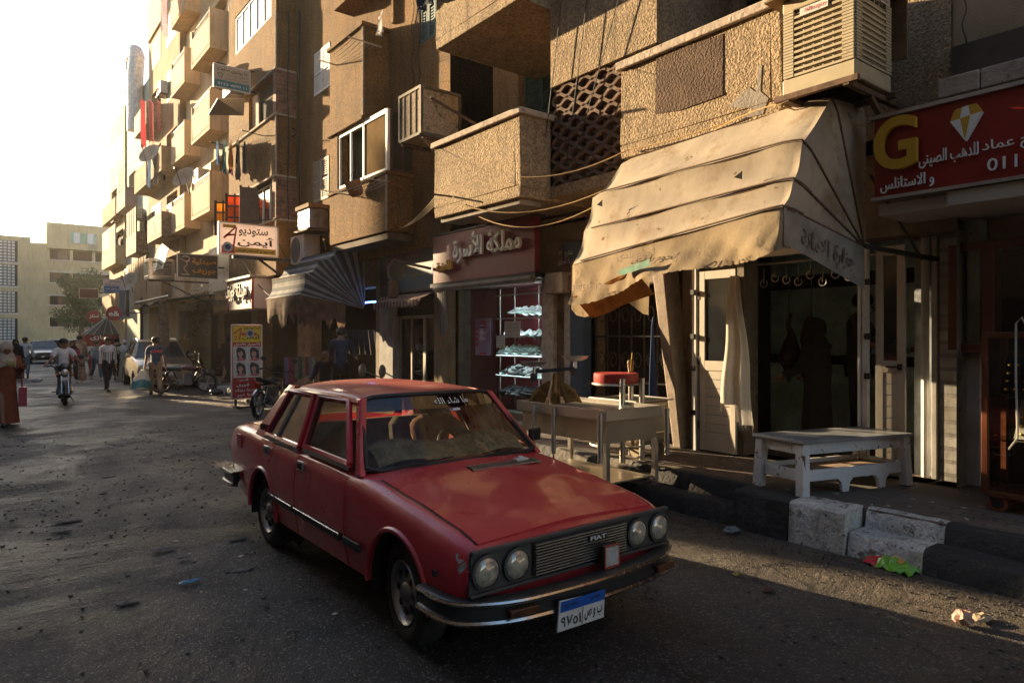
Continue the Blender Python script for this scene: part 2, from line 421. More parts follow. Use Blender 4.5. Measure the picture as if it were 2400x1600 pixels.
GLASSDK = mat('dark_window_glass', (0.02, 0.022, 0.025), r=0.08, var=0.2, spec=0.7)
RAIL = mat('dark_iron', (0.05, 0.05, 0.055), r=0.6, m=0.6, var=0.4, vs=10)
RUST = mat('rusty_iron', (0.12, 0.07, 0.045), r=0.8, m=0.3, var=0.5, vs=12)

# ---------------------------------------------------------------- ground
def road_material():
    ma = bpy.data.materials.new('asphalt'); ma.use_nodes = True
    nt = ma.node_tree; N = nt.nodes; L = nt.links; b = N['Principled BSDF']
    geo = N.new('ShaderNodeNewGeometry'); P = geo.outputs['Position']
    def noise(s, d=5, r=0.6, sc=None, dist=0.0):
        n = N.new('ShaderNodeTexNoise'); n.inputs['Scale'].default_value = s; n.inputs['Detail'].default_value = d; n.inputs['Roughness'].default_value = r
        n.inputs['Distortion'].default_value = dist
        if sc:
            mp = N.new('ShaderNodeMapping'); mp.inputs['Scale'].default_value = sc; L.new(P, mp.inputs[0]); L.new(mp.outputs[0], n.inputs['Vector'])
        else: L.new(P, n.inputs['Vector'])
        return n.outputs['Fac']
    def rng(f, a, c, d=0.0, e=1.0):
        x = N.new('ShaderNodeMapRange'); x.inputs[1].default_value = a; x.inputs[2].default_value = c; x.inputs[3].default_value = d; x.inputs[4].default_value = e
        L.new(f, x.inputs[0]); return x.outputs[0]
    def mx(f, a, c, t='MIX'):
        x = N.new('ShaderNodeMix'); x.data_type = 'RGBA'; x.blend_type = t
        if isinstance(f, float): x.inputs[0].default_value = f
        else: L.new(f, x.inputs[0])
        for i, v in ((6, a), (7, c)):
            if isinstance(v, tuple): x.inputs[i].default_value = v + (1,)
            else: L.new(v, x.inputs[i])
        return x.outputs[2]
    col = mx(rng(noise(0.35, 6), 0.35, 0.68), (0.03, 0.031, 0.033), (0.052, 0.051, 0.049))
    # dark damp mud in wide patches
    wet = rng(noise(0.42, 7, 0.66, None, 0.7), 0.47, 0.55)
    col = mx(wet, col, (0.022, 0.019, 0.016))
    dustp = rng(noise(1.1, 8, 0.7), 0.56, 0.72)
    col = mx(dustp, col, (0.1, 0.09, 0.075))
    px_ = N.new('ShaderNodeSeparateXYZ'); L.new(P, px_.inputs[0])
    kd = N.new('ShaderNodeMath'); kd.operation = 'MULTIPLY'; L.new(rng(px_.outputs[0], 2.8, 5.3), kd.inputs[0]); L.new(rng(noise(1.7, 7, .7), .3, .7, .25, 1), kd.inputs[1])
    col = mx(kd.outputs[0], col, (0.15, 0.115, 0.08))  # kerbside dust, with a warm sunlit tone painted into its colour
    vo = N.new('ShaderNodeTexVoronoi'); vo.inputs['Scale'].default_value = 85; L.new(P, vo.inputs['Vector'])
    sx = N.new('ShaderNodeSeparateColor'); L.new(vo.outputs['Color'], sx.inputs[0])
    chip = rng(sx.outputs[0], 0.86, 0.97)
    col = mx(chip, col, (0.2, 0.19, 0.17))
    col = mx(rng(noise(120, 2), 0.3, 0.7), mx(1.0, col, (0.55, 0.55, 0.55), 'MULTIPLY'), col)
    vc = N.new('ShaderNodeTexVoronoi'); vc.feature = 'DISTANCE_TO_EDGE'; vc.inputs['Scale'].default_value = 1.6
    dn = N.new('ShaderNodeTexNoise'); dn.inputs['Scale'].default_value = 2.5; dn.inputs['Detail'].default_value = 6; L.new(P, dn.inputs['Vector'])
    am = N.new('ShaderNodeVectorMath'); am.operation = 'MULTIPLY_ADD'; L.new(dn.outputs['Color'], am.inputs[0]); am.inputs[1].default_value = (.7, .7, 0); L.new(P, am.inputs[2]); L.new(am.outputs[0], vc.inputs['Vector'])
    ck = N.new('ShaderNodeMath'); ck.operation = 'MULTIPLY'; L.new(rng(vc.outputs['Distance'], .004, .022, 1, 0), ck.inputs[0]); L.new(rng(noise(.5, 4), .48, .56), ck.inputs[1])
    col = mx(ck.outputs[0], col, (0.012, 0.011, 0.01))
    L.new(col, b.inputs['Base Color'])
    ro = rng(noise(0.8, 6, 0.7), 0.35, 0.7, 0.5, 0.85)
    wr = N.new('ShaderNodeMath'); wr.operation = 'MULTIPLY_ADD'; L.new(wet, wr.inputs[0]); wr.inputs[1].default_value = -0.22; L.new(ro, wr.inputs[2])
    L.new(wr.outputs[0], b.inputs['Roughness']); b.inputs['Specular IOR Level'].default_value = 0.4
    h1 = N.new('ShaderNodeMath'); h1.operation = 'MULTIPLY_ADD'; L.new(noise(2.2, 8, 0.72), h1.inputs[0]); h1.inputs[1].default_value = 2.2
    hv = rng(vo.outputs['Distance'], 0.0, 0.6, 0.28, 0.0); L.new(hv, h1.inputs[2])
    h2 = N.new('ShaderNodeMath'); h2.operation = 'MULTIPLY_ADD'; wb_ = N.new('ShaderNodeMath'); wb_.operation = 'MULTIPLY_ADD'; L.new(wet, wb_.inputs[0]); wb_.inputs[1].default_value = 1.6; wb_.inputs[2].default_value = .6; L.new(noise(16, 6, 0.75), h2.inputs[0]); L.new(wb_.outputs[0], h2.inputs[1]); L.new(h1.outputs[0], h2.inputs[2])
    bn = N.new('ShaderNodeBump'); bn.inputs['Strength'].default_value = 0.9; bn.inputs['Distance'].default_value = 0.028
    L.new(h2.outputs[0], bn.inputs['Height']); L.new(bn.outputs[0], b.inputs['Normal'])
    return ma
ASPH = road_material()
mb = MB()
random.seed(3)
def _rz(x, y):
    w = max(0, 1 - max(abs(x - 1) / 5.5, abs(y - 8) / 14.0))
    return w * (0.010 * math.sin(1.7 * x + 0.6 * y) + 0.008 * math.sin(3.1 * y - 1.1 * x) + 0.006 * math.sin(7 * x + 2 * y) * math.sin(5 * y)) - 0.012 * w
NX, NY = 60, 120
mb.grid(lambda u, v: (-5 + 10.6 * u, -6 + 30 * v, _rz(-5 + 10.6 * u, -6 + 30 * v)), NX, NY)
for a, b_ in (((-5, 24), (5.6, 400)), ((-5, -120), (5.6, -6)), ((-400, -120), (-5, 400)), ((5.6, -120), (400, 400))):
    mb.poly([(a[0], a[1], 0), (b_[0], a[1], 0), (b_[0], b_[1], 0), (a[0], b_[1], 0)])
structure(mb.build('road', ASPH, smooth=True))

PAVE = brick_mat('paving_blocks', (0.13, 0.095, 0.075), (0.19, 0.13, 0.1), (0.06, 0.055, 0.05), w=0.22, h=0.11, axis='xy', bump=0.6, msize=0.01, dirtc=(0.13, 0.115, 0.1))
PAVE2 = brick_mat('pale_paving_blocks', (0.2, 0.16, 0.12), (0.26, 0.2, 0.15), (0.09, 0.08, 0.07), w=0.22, h=0.11, axis='xy', bump=0.6, msize=0.01, dirtc=(0.2, 0.17, 0.14))
PZ = 0.33
mb = MB()
mb.box((5.78, -12, 0), (12, 2.7, PZ)); mb.box((5.56, 2.7, 0), (12, 3.66, PZ)); mb.box((5.78, 3.66, 0), (12, 10.9, PZ))
structure(mb.build('pavement', PAVE, bevel=0.012))
mb = MB(); mb.box((5.9, 10.9, 0), (12, 60, 0.2))
structure(mb.build('far_pavement', PAVE2))
KW = mat('kerb_white_paint', (0.58, 0.58, 0.56), r=0.85, var=0.25, vs=4, bump=0.9, bs=16, bd=0.025, c2=(0.16, 0.14, 0.12), c2s=7, c2t=0.56, fine=0.35, fs=34, c3=(.1, .09, .08), c3s=22, c3t=.62)
KB = mat('kerb_black_paint', (0.025, 0.026, 0.028), r=0.8, var=0.4, vs=4, bump=0.8, bs=16, bd=0.025, c2=(0.1, 0.09, 0.08), c2s=5, c2t=0.6)
KG = mat('kerb_worn_cement', (0.14, 0.125, 0.11), r=0.9, var=0.3, vs=4, bump=0.8, bs=18, bd=0.02)
def kerb_run(mbk, x0, x1, y0, y1, z0, z1, cuts, slant=0.03):
    # painted lengths, alternate white and black
    ys = [y0] + [c for c in cuts if y0 < c < y1] + [y1]
    for i in range(len(ys) - 1):
        a, b_ = ys[i] + 0.004, ys[i + 1] - 0.004
        j = random.uniform(-.008, .008); k = random.uniform(-.006, .006)
        sect = [(x0 - slant + j, z0 - .02), (x0 + j, z1 - 0.03 + k), (x0 + 0.03 + j, z1 + k), (x1, z1 + k), (x1, z0 - .02)]
        n = 7; rings = []
        for t in range(n):
            yy = a + (b_ - a) * t / (n - 1)
            rings.append([(x + random.uniform(-.007, .007), yy, z + random.uniform(-.005, .005)) for x, z in sect])
        mbk.mi = mbk.paint[i % len(mbk.paint)]
        mbk.loft(rings)
mb = MB()
mb.paint = [1, 0, 0, 1, 0]; kerb_run(mb, 5.5, 5.78, -12, 2.66, 0, 0.175, [-6, -1.2, .6, 2.1])
mb.paint = [0, 1, 0, 1, 0]; kerb_run(mb, 5.76, 5.88, -12, 2.64, 0.17, 0.337, [-4, -.4, .9, 2.05])
mb.paint = [0, 1]; kerb_run(mb, 5.49, 5.8, 2.67, 3.7, 0, 0.34, [3.16])
mb.paint = [1, 1, 2]; kerb_run(mb, 5.52, 5.78, 3.71, 10.9, 0, 0.175, [4.9, 6.2])
mb.paint = [1, 1, 2]; kerb_run(mb, 5.76, 5.88, 3.71, 10.9, 0.17, 0.337, [4.4, 5.2, 6.5])
structure(mb.build('kerb', [KW, KB, KG], smooth=True))
mb = MB(); mb.paint = [0, 1] * 30
kerb_run(mb, 5.86, 6.1, 10.95, 44, 0, 0.205, [10.95 + 1.05 * k for k in range(1, 32)])
structure(mb.build('far_kerb', [KW, KB, KG]))

# ---------------------------------------------------------------- building kit
def facade(mbf, x, y0, y1, z0, z1, holes, d):
    """a street wall facing -X with openings (ya, yb, za, zb) and reveals of depth d"""
    ys = sorted({y0, y1, *[h[0] for h in holes], *[h[1] for h in holes]}); zs = sorted({z0, z1, *[h[2] for h in holes], *[h[3] for h in holes]})
    ys = [v for v in ys if y0 <= v <= y1]; zs = [v for v in zs if z0 <= v <= z1]
    for i in range(len(ys) - 1):
        for j in range(len(zs) - 1):
            cy, cz = (ys[i] + ys[i + 1]) / 2, (zs[j] + zs[j + 1]) / 2
            if not any(h[0] < cy < h[1] and h[2] < cz < h[3] for h in holes):
                mbf.poly([(x, ys[i], zs[j]), (x, ys[i + 1], zs[j]), (x, ys[i + 1], zs[j + 1]), (x, ys[i], zs[j + 1])])
    for a, b, c, e in holes:
        for p, q in (((a, c), (b, c)), ((b, c), (b, e)), ((b, e), (a, e)), ((a, e), (a, c))):
            mbf.poly([(x, p[0], p[1]), (x, q[0], q[1]), (x + d, q[0], q[1]), (x + d, p[0], p[1])])
def sides(mbf, x, x1, y0, y1, z0, z1):
    mbf.poly([(x, y0, z0), (x1, y0, z0), (x1, y0, z1), (x, y0, z1)]); mbf.poly([(x, y1, z0), (x1, y1, z0), (x1, y1, z1), (x, y1, z1)])
    mbf.poly([(x, y0, z1), (x1, y0, z1), (x1, y1, z1), (x, y1, z1)]); mbf.poly([(x1, y0, z0), (x1, y1, z0), (x1, y1, z1), (x1, y0, z1)])
def shutter(parent, x, y0, y1, z0, z1, m, n=2, name='window', gl=None, tilt=True):
    """louvred shutter leaves in a window facing -X"""
    fr = MB(); w = (y1 - y0) / n; g = 0.05
    for k in range(n):
        a = y0 + k * w + 0.008; b = y0 + (k + 1) * w - 0.008
        for q in ((a, a + g), (b - g, b)): fr.box((x, q[0], z0), (x + 0.045, q[1], z1))
        for q in (z0, (z0 + z1) / 2 - g / 2, z1 - g): fr.box((x + .002, a + g, q), (x + 0.043, b - g, q + g))
    w_ = fr.build(name, m, parent)
    lv = MB(); nz = int((z1 - z0) / 0.06)
    for k in range(n):
        a = y0 + k * w + 0.008 + g; b = y0 + (k + 1) * w - 0.008 - g
        for i in range(nz):
            z = z0 + g + (z1 - z0 - 2 * g) * (i + 0.2) / nz
            if abs(z - (z0 + z1) / 2) < g: continue
            lv.box((x + 0.012, a, z), (x + 0.034, b, z + 0.03))
    lv.box((x + 0.05, y0, z0), (x + 0.06, y1, z1))
    lv.build('louvres', m, w_)
    return w_
def sash(parent, x, y0, y1, z0, z1, m, n=2, name='window', gm=None):
    fr = MB(); w = (y1 - y0) / n; g = 0.05
    for k in range(n):
        a = y0 + k * w; b = y0 + (k + 1) * w
        for q in ((a, a + g), (b - g, b)): fr.box((x, q[0], z0), (x + 0.06, q[1], z1))
        for q in (z0, z1 - g): fr.box((x + .002, a + g, q), (x + 0.058, b - g, q + g))
    w_ = fr.build(name, m, parent)
    p = MB(); p.box((x + 0.03, y0, z0), (x + 0.04, y1, z1)); p.build('pane', gm or GLASSDK, w_)
    return w_
def balcony(parent, x, y0, y1, z0, z1, xw, m, t=0.12, cap=None, zf=None, capm=None, drop=0.0):
    """solid balcony: slab, front parapet (height zf) and end parapets (height z1), back to wall xw"""
    b = MB(); zf = zf or z1
    b.box((x, y0, z0), (xw + 0.05, y1, z0 + 0.16))
    b.box((x, y0 + t, z0 + 0.16), (x + t, y1 - t, zf))
    b.box((x, y0, z0 + 0.16), (xw + 0.05, y0 + t, z1)); b.box((x, y1 - t, z0 + 0.16), (xw + 0.05, y1, z1))
    o = b.build('balcony', m, parent, bevel=0.015)
    if cap:
        c = MB(); e = 0.05
        c.box((x - e, y0 - e, z1), (x + t + e, y1 + e, z1 + cap)); c.box((x + t + e, y0 - e, z1), (xw, y0 + t + e, z1 + cap)); c.box((x + t + e, y1 - t - e, z1), (xw, y1 + e, z1 + cap))
        c.build('coping', capm or SLABE, o, bevel=0.012)
    if zf < z1 - 0.1:
        r = MB()
        for k in range(int((y1 - y0) / 0.1)): r.bar((x + t / 2, y0 + t + 0.05 + k * 0.1, zf), (x + t / 2, y0 + t + 0.05 + k * 0.1, z1 - 0.06), 0.015)
        r.bar((x + t / 2, y0 + t, z1 - 0.05), (x + t / 2, y1 - t, z1 - 0.05), 0.04); r.build('railing', RAIL, o)
    return o

# ================================================================ building with the sand balconies (over the butcher and the shoe shop)
GX = 7.2
bb = thing('apartment_building', 'sand coloured roughcast building with terracotta screen, over the butcher and the shoe shop', 'building', (7.2, 6.5, 0))
w = MB()
XB = 6.45
facade(w, XB, 5.42, 7.36, 3.72, 12, [(5.42, 7.36, 3.88, 5.3)], 0.35)
w.poly([(XB, 5.42, 3.72), (GX + .4, 5.42, 3.72), (GX + .4, 7.36, 3.72), (XB, 7.36, 3.72)])
w.poly([(XB, 7.36, 3.72), (8.0, 7.36, 3.72), (8.0, 7.36, 12), (XB, 7.36, 12)]); w.poly([(XB, 5.42, 5.3), (7.9, 5.42, 5.3), (7.9, 5.42, 12), (XB, 5.42, 12)])
w.poly([(XB, 5.42, 3.72), (7.9, 5.42, 3.72), (7.9, 5.42, 5.3), (XB, 5.42, 5.3)])
w.poly([(XB + .36, 5.42, 3.88), (XB + .36, 7.36, 3.88), (XB + .36, 7.36, 5.3), (XB + .36, 5.42, 5.3)])
# recess behind the left balcony and behind the right balcony
facade(w, 8.0, 7.36, 10.85, 3.6, 12, [(8.55, 10.05, 5.0, 6.7)], 0.25)
w.poly([(7.0, 10.85, 3.5), (8.3, 10.85, 3.5), (8.3, 10.85, 12), (7.0, 10.85, 12)])
facade(w, 7.9, 3.55, 5.42, 3.6, 12, [(4.3, 5.25, 3.7, 6.5)], 0.25)
facade(w, 7.0, 2.45, 3.55, 3.55, 12, [], 0.1)
w.poly([(7.0, 3.55, 3.55), (8.0, 3.55, 3.55), (8.0, 3.55, 12), (7.0, 3.55, 12)]); w.poly([(7.0, 2.45, 3.55), (8.5, 2.45, 3.55), (8.5, 2.45, 12), (7.0, 2.45, 12)])
# ceiling slab over the shops, roof and back
w.box((7.0, 2.46, 3.55), (12, 3.54, 3.7)); w.box((7.91, 3.56, 3.5), (12, 5.4, 3.62)); w.box((7.3, 5.44, 3.5), (12, 7.34, 3.71)); w.box((7.2, 7.38, 3.5), (12, 10.84, 3.62))
w.box((8.6, 2.5, 3.8), (13, 10.8, 12))
w.build('wall', SAND, bb)
# terracotta screen: leaf shaped openings between wavy courses
w = MB(); rows = 14; wl = 0.34; yA, yB, zA, zB = 5.42, 7.36, 3.88, 5.3
for r_ in range(rows):
    zc = zA + (zB - zA) * (r_ + 0.5) / rows; ph = math.pi * (r_ % 2); n = 54; rings = []
    for i in range(n + 1):
        y = yA + (yB - yA) * i / n; z = zc + 0.04 * math.sin(2 * math.pi * y / wl + ph); t = 0.026
        rings.append([(XB + 0.03, y, z - t), (XB + 0.03, y, z + t), (XB + 0.25, y, z + t), (XB + 0.25, y, z - t)])
    w.loft(rings)
    for k in range(int((yB - yA) / wl) + 1):
        y = yA + wl * (k + 0.25 + 0.5 * ((r_ + 1) % 2)) - (0.0)
        if yA + .05 < y < yB - .05: w.cbox((XB + 0.12, y, zc + (zB - zA) / rows * 0.5), (0.1, 0.05, 0.05))
w.build('breeze_block_screen', TERRA, bb)
b = balcony(bb, 5.89, 7.36, 9.6, 3.68, 4.82, 8.0, SAND, cap=0.09)
u = MB(); u.box((5.95, 7.45, 3.6), (6.35, 9.5, 3.67)); u.build('soffit_beam', CONC, b)
balcony(bb, 5.89, 7.36, 9.55, 6.42, 7.6, 8.0, SAND)
bt = balcony(bb, 6.3, 3.71, 5.86, 3.95, 5.05, 7.9, SAND, cap=0.1)
STAIN = mat('dark_paint_patch', (0.115, 0.07, 0.045), r=0.95, var=0.3, vs=3, bump=1.0, bs=34, bd=0.035, fine=0.3, fs=34)
p_ = [on_x(1507, 130, 6.296), on_x(1660, 78, 6.296), on_x(1660, 218, 6.296), on_x(1560, 254, 6.296), on_x(1505, 262, 6.296)]
u = MB(); u.prism(p_, (0.01, 0, 0)); u.build('painted_patch', STAIN, bt)
u = MB(); u.prism([on_x(q[0], q[1], 6.294) for q in ((1672, 246), (1720, 200), (1736, 212), (1742, 150), (1750, 150), (1746, 210), (1765, 226), (1752, 262), (1700, 275), (1735, 250))], (0.012, 0, 0)); u.build('broken_plaster', CONC, bt)
shutter(bb, 8.12, 8.57, 10.03, 5.02, 6.68, TEAL, 3)
dr = shutter(bb, 8.02, 4.32, 4.75, 3.75, 6.48, GREEN, 1, 'balcony_door'); u = MB(); u.box((8.05, 4.76, 3.75), (8.1, 5.23, 6.48)); u.build('door_opening', DARK, dr)
# ground floor of this building
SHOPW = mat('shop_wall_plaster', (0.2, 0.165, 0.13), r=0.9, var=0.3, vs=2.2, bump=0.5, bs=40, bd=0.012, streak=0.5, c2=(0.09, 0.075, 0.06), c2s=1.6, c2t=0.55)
w = MB()
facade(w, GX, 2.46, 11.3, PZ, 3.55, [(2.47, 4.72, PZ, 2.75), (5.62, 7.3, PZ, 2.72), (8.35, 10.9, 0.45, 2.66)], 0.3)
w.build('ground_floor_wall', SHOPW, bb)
u = MB(); u.box((7.1, 7.62, PZ), (7.35, 7.78, 2.6)); u.box((7.12, 8.06, PZ), (7.34, 8.34, 2.75)); u.build('pillar', mat('flyposted_pillar', (0.38, 0.36, 0.34), r=0.8, var=0.3, vs=10, c2=(0.1, 0.09, 0.08), c2s=18, c2t=0.6), bb)
BLUEP = mat('peeling_blue_paint', (0.02, 0.055, 0.12), r=0.75, var=0.3, vs=4, c2=(0.16, 0.12, 0.08), c2s=5, c2t=0.6, bump=0.5, bs=20, bd=0.01)
u = MB(); u.box((7.05, 7.3, PZ), (7.35, 7.61, 2.62)); u.build('column', BLUEP, bb, bevel=.02)
u = MB(); u.prism([(7.0, 5.62, PZ), (7.0, 5.48, PZ), (6.9, 5.78, 3.4), (6.9, 6.0, 3.4)], (0.3, 0, 0)); u.build('leaning_column', mat('speckled_plaster', (0.32, 0.26, 0.21), r=0.9, var=0.25, vs=8, bump=0.6, bs=60, bd=0.01), bb, bevel=.02)
# blue lintel of the barred shop and its dark interior with iron gate
u = MB(); u.box((7.0, 5.9, 2.45), (7.18, 7.9, 2.68)); u.box((6.9, 7.6, 2.4), (7.15, 8.02, 2.72)); u.build('lintel', mat('worn_cement_lintel', (0.25, 0.21, 0.18), r=.9, var=.35, vs=5, streak=.5), bb, bevel=.02)
g = MB()
for k in range(9): g.tube([(7.3, 5.65 + k * 0.235, PZ), (7.3, 5.65 + k * 0.235, 2.7)], 0.014, 5)
for z in (0.5, 1.1, 1.75, 2.4): g.tube([(7.3, 5.58, z), (7.3, 7.58, z)], 0.014, 5)
for k in range(8):
    for z in (0.78, 1.4, 2.05):
        cy = 5.77 + k * 0.235
        g.tube([(7.3, cy + 0.085 * math.cos(t) * (1 - t / 14), z + 0.13 * math.sin(t) * (1 - t / 14)) for t in [i * 0.5 for i in range(16)]], 0.008, 4)
g.build('iron_gate', RAIL, bb)
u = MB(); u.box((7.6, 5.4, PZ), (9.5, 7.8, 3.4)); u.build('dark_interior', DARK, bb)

# ================================================================ gold shop building at the right
ba = thing('shop_building', 'corner plaster building with whitewashed brick pier, under the red gold-shop sign', 'building', (7.6, 0.5, 0))
w = MB(); facade(w, 7.02, -12, 2.44, 3.8, 12, [], .1); w.poly([(7.02, 2.44, 3.4), (9, 2.44, 3.4), (9, 2.44, 12), (7.02, 2.44, 12)]); w.box((7.1, -12, 3.8), (13, 2.4, 12))
w.build('wall', mat('tan_plaster', (0.35, 0.26, 0.17), r=.92, var=.2, vs=1.5, bump=.6, bs=60, bd=.012, streak=.4), ba)
u = MB(); u.box((6.93, -12, 4.08), (7.3, 2.42, 4.36)); u.build('dark_band', mat('dark_band_paint', (0.075, 0.055, 0.045), r=.85, var=.3, vs=4), ba)
u = MB(); y = 2.42
while y > -4:
    l = random.uniform(.3, .42); u.box((6.62 + random.uniform(-.02, .02), y - l + 0.008, 3.83), (7.1, y, 4.0)); y -= l
u.build('stone_ledge', SLABE, ba, bevel=.012)
PINKW = mat('pinkish_shop_plaster', (0.4, 0.31, 0.25), r=.9, var=.2, vs=2, bump=.4, bs=30, bd=.01, c2=(.25, .2, .16), c2s=2.5, c2t=.62)
w = MB(); w.box((7.62, -12, PZ), (8.0, 2.34, 3.3)); w.build('shop_front_wall', PINKW, ba)
u = MB(); u.box((7.5, 2.52, PZ), (7.78, 2.72, 3.3)); u.build('brick_pier', WHBRICK, ba)
u = MB(); u.box((7.46, 2.36, PZ), (7.78, 2.5, 3.3)); u.box((7.48, 2.735, PZ), (7.56, 2.79, 3.3)); u.build('pier_casing', mat('chalky_white_plaster', (.5, .48, .45), r=.9, var=.25, vs=4, streak=.4, c2=(.2, .19, .18), c2s=6, c2t=.63), ba, bevel=.01)
u = MB(); u.box((6.5, -12, 2.86), (7.7, 2.3, 2.98)); u.prism([(6.55, 2.3, 2.86), (7.6, 2.3, 2.86), (7.6, 2.9, 2.86), (6.55, 2.88, 2.86)], (0, 0, .1)); u.build('sign_soffit', mat('white_soffit_board', (.4, .37, .33), r=.7, var=.15, vs=3), ba)
MARB = mat('grey_veined_marble', (.3, .33, .36), r=.25, var=.35, vs=5, c2=(.12, .13, .15), c2s=3, c2t=.55, c2w=.15)
u = MB(); u.box((7.62, 2.8, PZ), (7.7, 3.0, 2.9)); u.build('marble_strip', MARB, ba)
# ================================================================ ochre building with bay
bc = thing('apartment_building', 'ochre roughcast building with a stacked corner bay and white shutters', 'building', (7.0, 14.8, 0))
XC = 7.0
w = MB()
facade(w, XC, 10.85, 18.8, 3.5, 14, [(16.4, 17.45, 8.05, 9.2), (16.45, 17.5, 5.25, 6.35), (11.1, 12.0, 7.6, 9.0)], .14)
w.poly([(XC, 10.85, 3.5), (12, 10.85, 3.5), (12, 10.85, 14), (XC, 10.85, 14)]); w.poly([(XC, 10.85, 3.5), (XC, 18.8, 3.5), (9, 18.8, 3.5), (9, 10.85, 3.5)])
w.box((7.2, 10.9, 3.55), (12, 18.75, 14)); w.build('wall', OCHRE, bc)
# the bay: parapet, window band, upper parapet, open loggia, next bay
bay = MB(); bay.box((6.4, 12.25, 3.85), (7.1, 15.05, 4.98)); bay.box((6.36, 12.2, 4.98), (7.1, 15.1, 5.05)); bay.box((6.4, 13.3, 6.4), (7.1, 15.05, 8.3)); bay.box((6.34, 13.25, 6.32), (7.1, 15.1, 6.4)); bay.box((6.34, 13.22, 8.3), (7.1, 15.1, 8.38)); bay.box((6.5, 12.9, 9.3), (7.1, 15.05, 10.8))
bay.box((6.4, 14.6, 5.05), (7.1, 15.05, 6.32)); bay.box((6.9, 12.9, 8.38), (7.1, 13.0, 9.3))
by = bay.build('bay', OCHRE, bc, bevel=.012)
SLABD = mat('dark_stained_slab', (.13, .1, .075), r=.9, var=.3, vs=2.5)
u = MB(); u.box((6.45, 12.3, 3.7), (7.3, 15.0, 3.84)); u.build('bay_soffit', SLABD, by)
u = MB(); u.box((6.42, 13.95, 5.13), (6.47, 13.98, 6.21)); u.box((6.42, 12.26, 5.07), (6.48, 12.33, 6.3)); u.box((6.42, 13.3, 5.07), (6.47, 13.36, 6.3)); u.box((6.42, 12.33, 6.22), (6.47, 14.6, 6.31)); u.box((6.42, 12.33, 5.06), (6.47, 14.6, 5.12)); u.box((6.42, 14.54, 5.12), (6.47, 14.6, 6.22))
wn_ = u.build('window', WHPAINT, by); u = MB(); u.box((6.445, 12.34, 5.13), (6.455, 13.29, 6.21)); u.build('pane', mat('tan_blind', (.2, .14, .08), r=1.0, var=.2, spec=.0), wn_)
u = MB(); u.box((6.66, 13.3, 5.06), (6.68, 14.6, 6.31)); u.build('dark_pane', mat('matte_dark_pane', (.02, .018, .016), r=.6, spec=.15), wn_)
u = MB(); u.box((6.49, 12.27, 5.07), (7.0, 12.31, 6.3)); ws = u.build('side_window', WOODDK, by); u = MB(); u.box((6.55, 12.255, 5.12), (6.75, 12.262, 6.25)); u.box((6.8, 12.255, 5.12), (6.97, 12.262, 6.25)); u.build('pane', GLASSDK, ws)
for parent_, pts in ((bc, ((6.395, 12.245, 3.86), (6.395, 12.245, 4.97))), (bc, ((6.395, 13.295, 6.42), (6.395, 13.295, 8.28)))):
    u = MB(); u.tube(pts, .022, 6); u.build('corner_bead', SLABE, parent_)
sh1 = shutter(bc, 6.98, 16.42, 17.43, 8.07, 9.18, WHPAINT, 2); shutter(bc, 6.98, 16.47, 17.48, 5.27, 6.33, mat('grey_shutter_paint', (.3, .27, .24), r=.7, var=.2, vs=8), 2); shutter(bc, 7.02, 11.12, 11.98, 7.62, 8.98, TEAL, 3)
# its ground floor: pillars, shutter boxes, glazed shop door
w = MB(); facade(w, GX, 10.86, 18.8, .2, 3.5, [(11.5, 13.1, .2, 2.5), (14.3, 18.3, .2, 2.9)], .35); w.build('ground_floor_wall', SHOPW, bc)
u = MB(); u.box((7.0, 13.1, .2), (7.2, 13.75, 2.6)); u.build('pillar', mat('grey_white_plaster', (.33, .32, .32), r=.9, var=.25, vs=3, streak=.5, c2=(.26, .2, .12), c2s=1.1, c2t=.6), bc, bevel=.02)
u = MB(); u.box((7.0, 10.95, .2), (7.2, 11.45, 2.75)); u.build('pillar', mat('stained_pillar', (.25, .2, .14), r=.9, var=.3, vs=3, streak=.6, c2=(.3, .2, .08), c2s=1.4, c2t=.55), bc, bevel=.02)
u = MB()
for k in range(14): u.tube([(7.12, 11.45, 2.2 + .025 * k), (7.12, 13.1, 2.2 + .025 * k)], .018, 6)
u.build('rolled_shutter', mat('green_shutter', (.02, .045, .035), r=.6, var=.3), bc)
u = MB()
for y in (11.5, 12.0, 12.05, 12.55, 13.06): u.box((7.15, y, .2), (7.2, y + .05, 2.2))
for y in (11.5, 12.05, 12.6): u.box((7.152, y + .05, 2.12), (7.198, y + .5, 2.2))
d_ = u.build('glazed_door', mat('aluminium', (.45, .43, .4), r=.35, m=.7, var=.1), bc); u = MB(); u.box((7.17, 11.5, .2), (7.18, 13.1, 2.2)); u.build('pane', glass_mat('shop_glass', (.8, .85, .85)), d_)
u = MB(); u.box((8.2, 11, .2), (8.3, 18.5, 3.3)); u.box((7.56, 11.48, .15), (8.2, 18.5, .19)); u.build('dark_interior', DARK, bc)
u = MB()
for z in (.6, .95, 1.3, 1.65, 2.0):
    u.box((7.7, 11.5, z), (8.0, 13.0, z + .02))
    for k in range(9): u.cbox((7.85, 11.6 + k * .16, z + .06), (.12, .09, random.uniform(.05, .13)))
u.build('stocked_shelves', mat('shelf_goods', (.2, .22, .22), r=.4, var=.5, vs=20), bc)

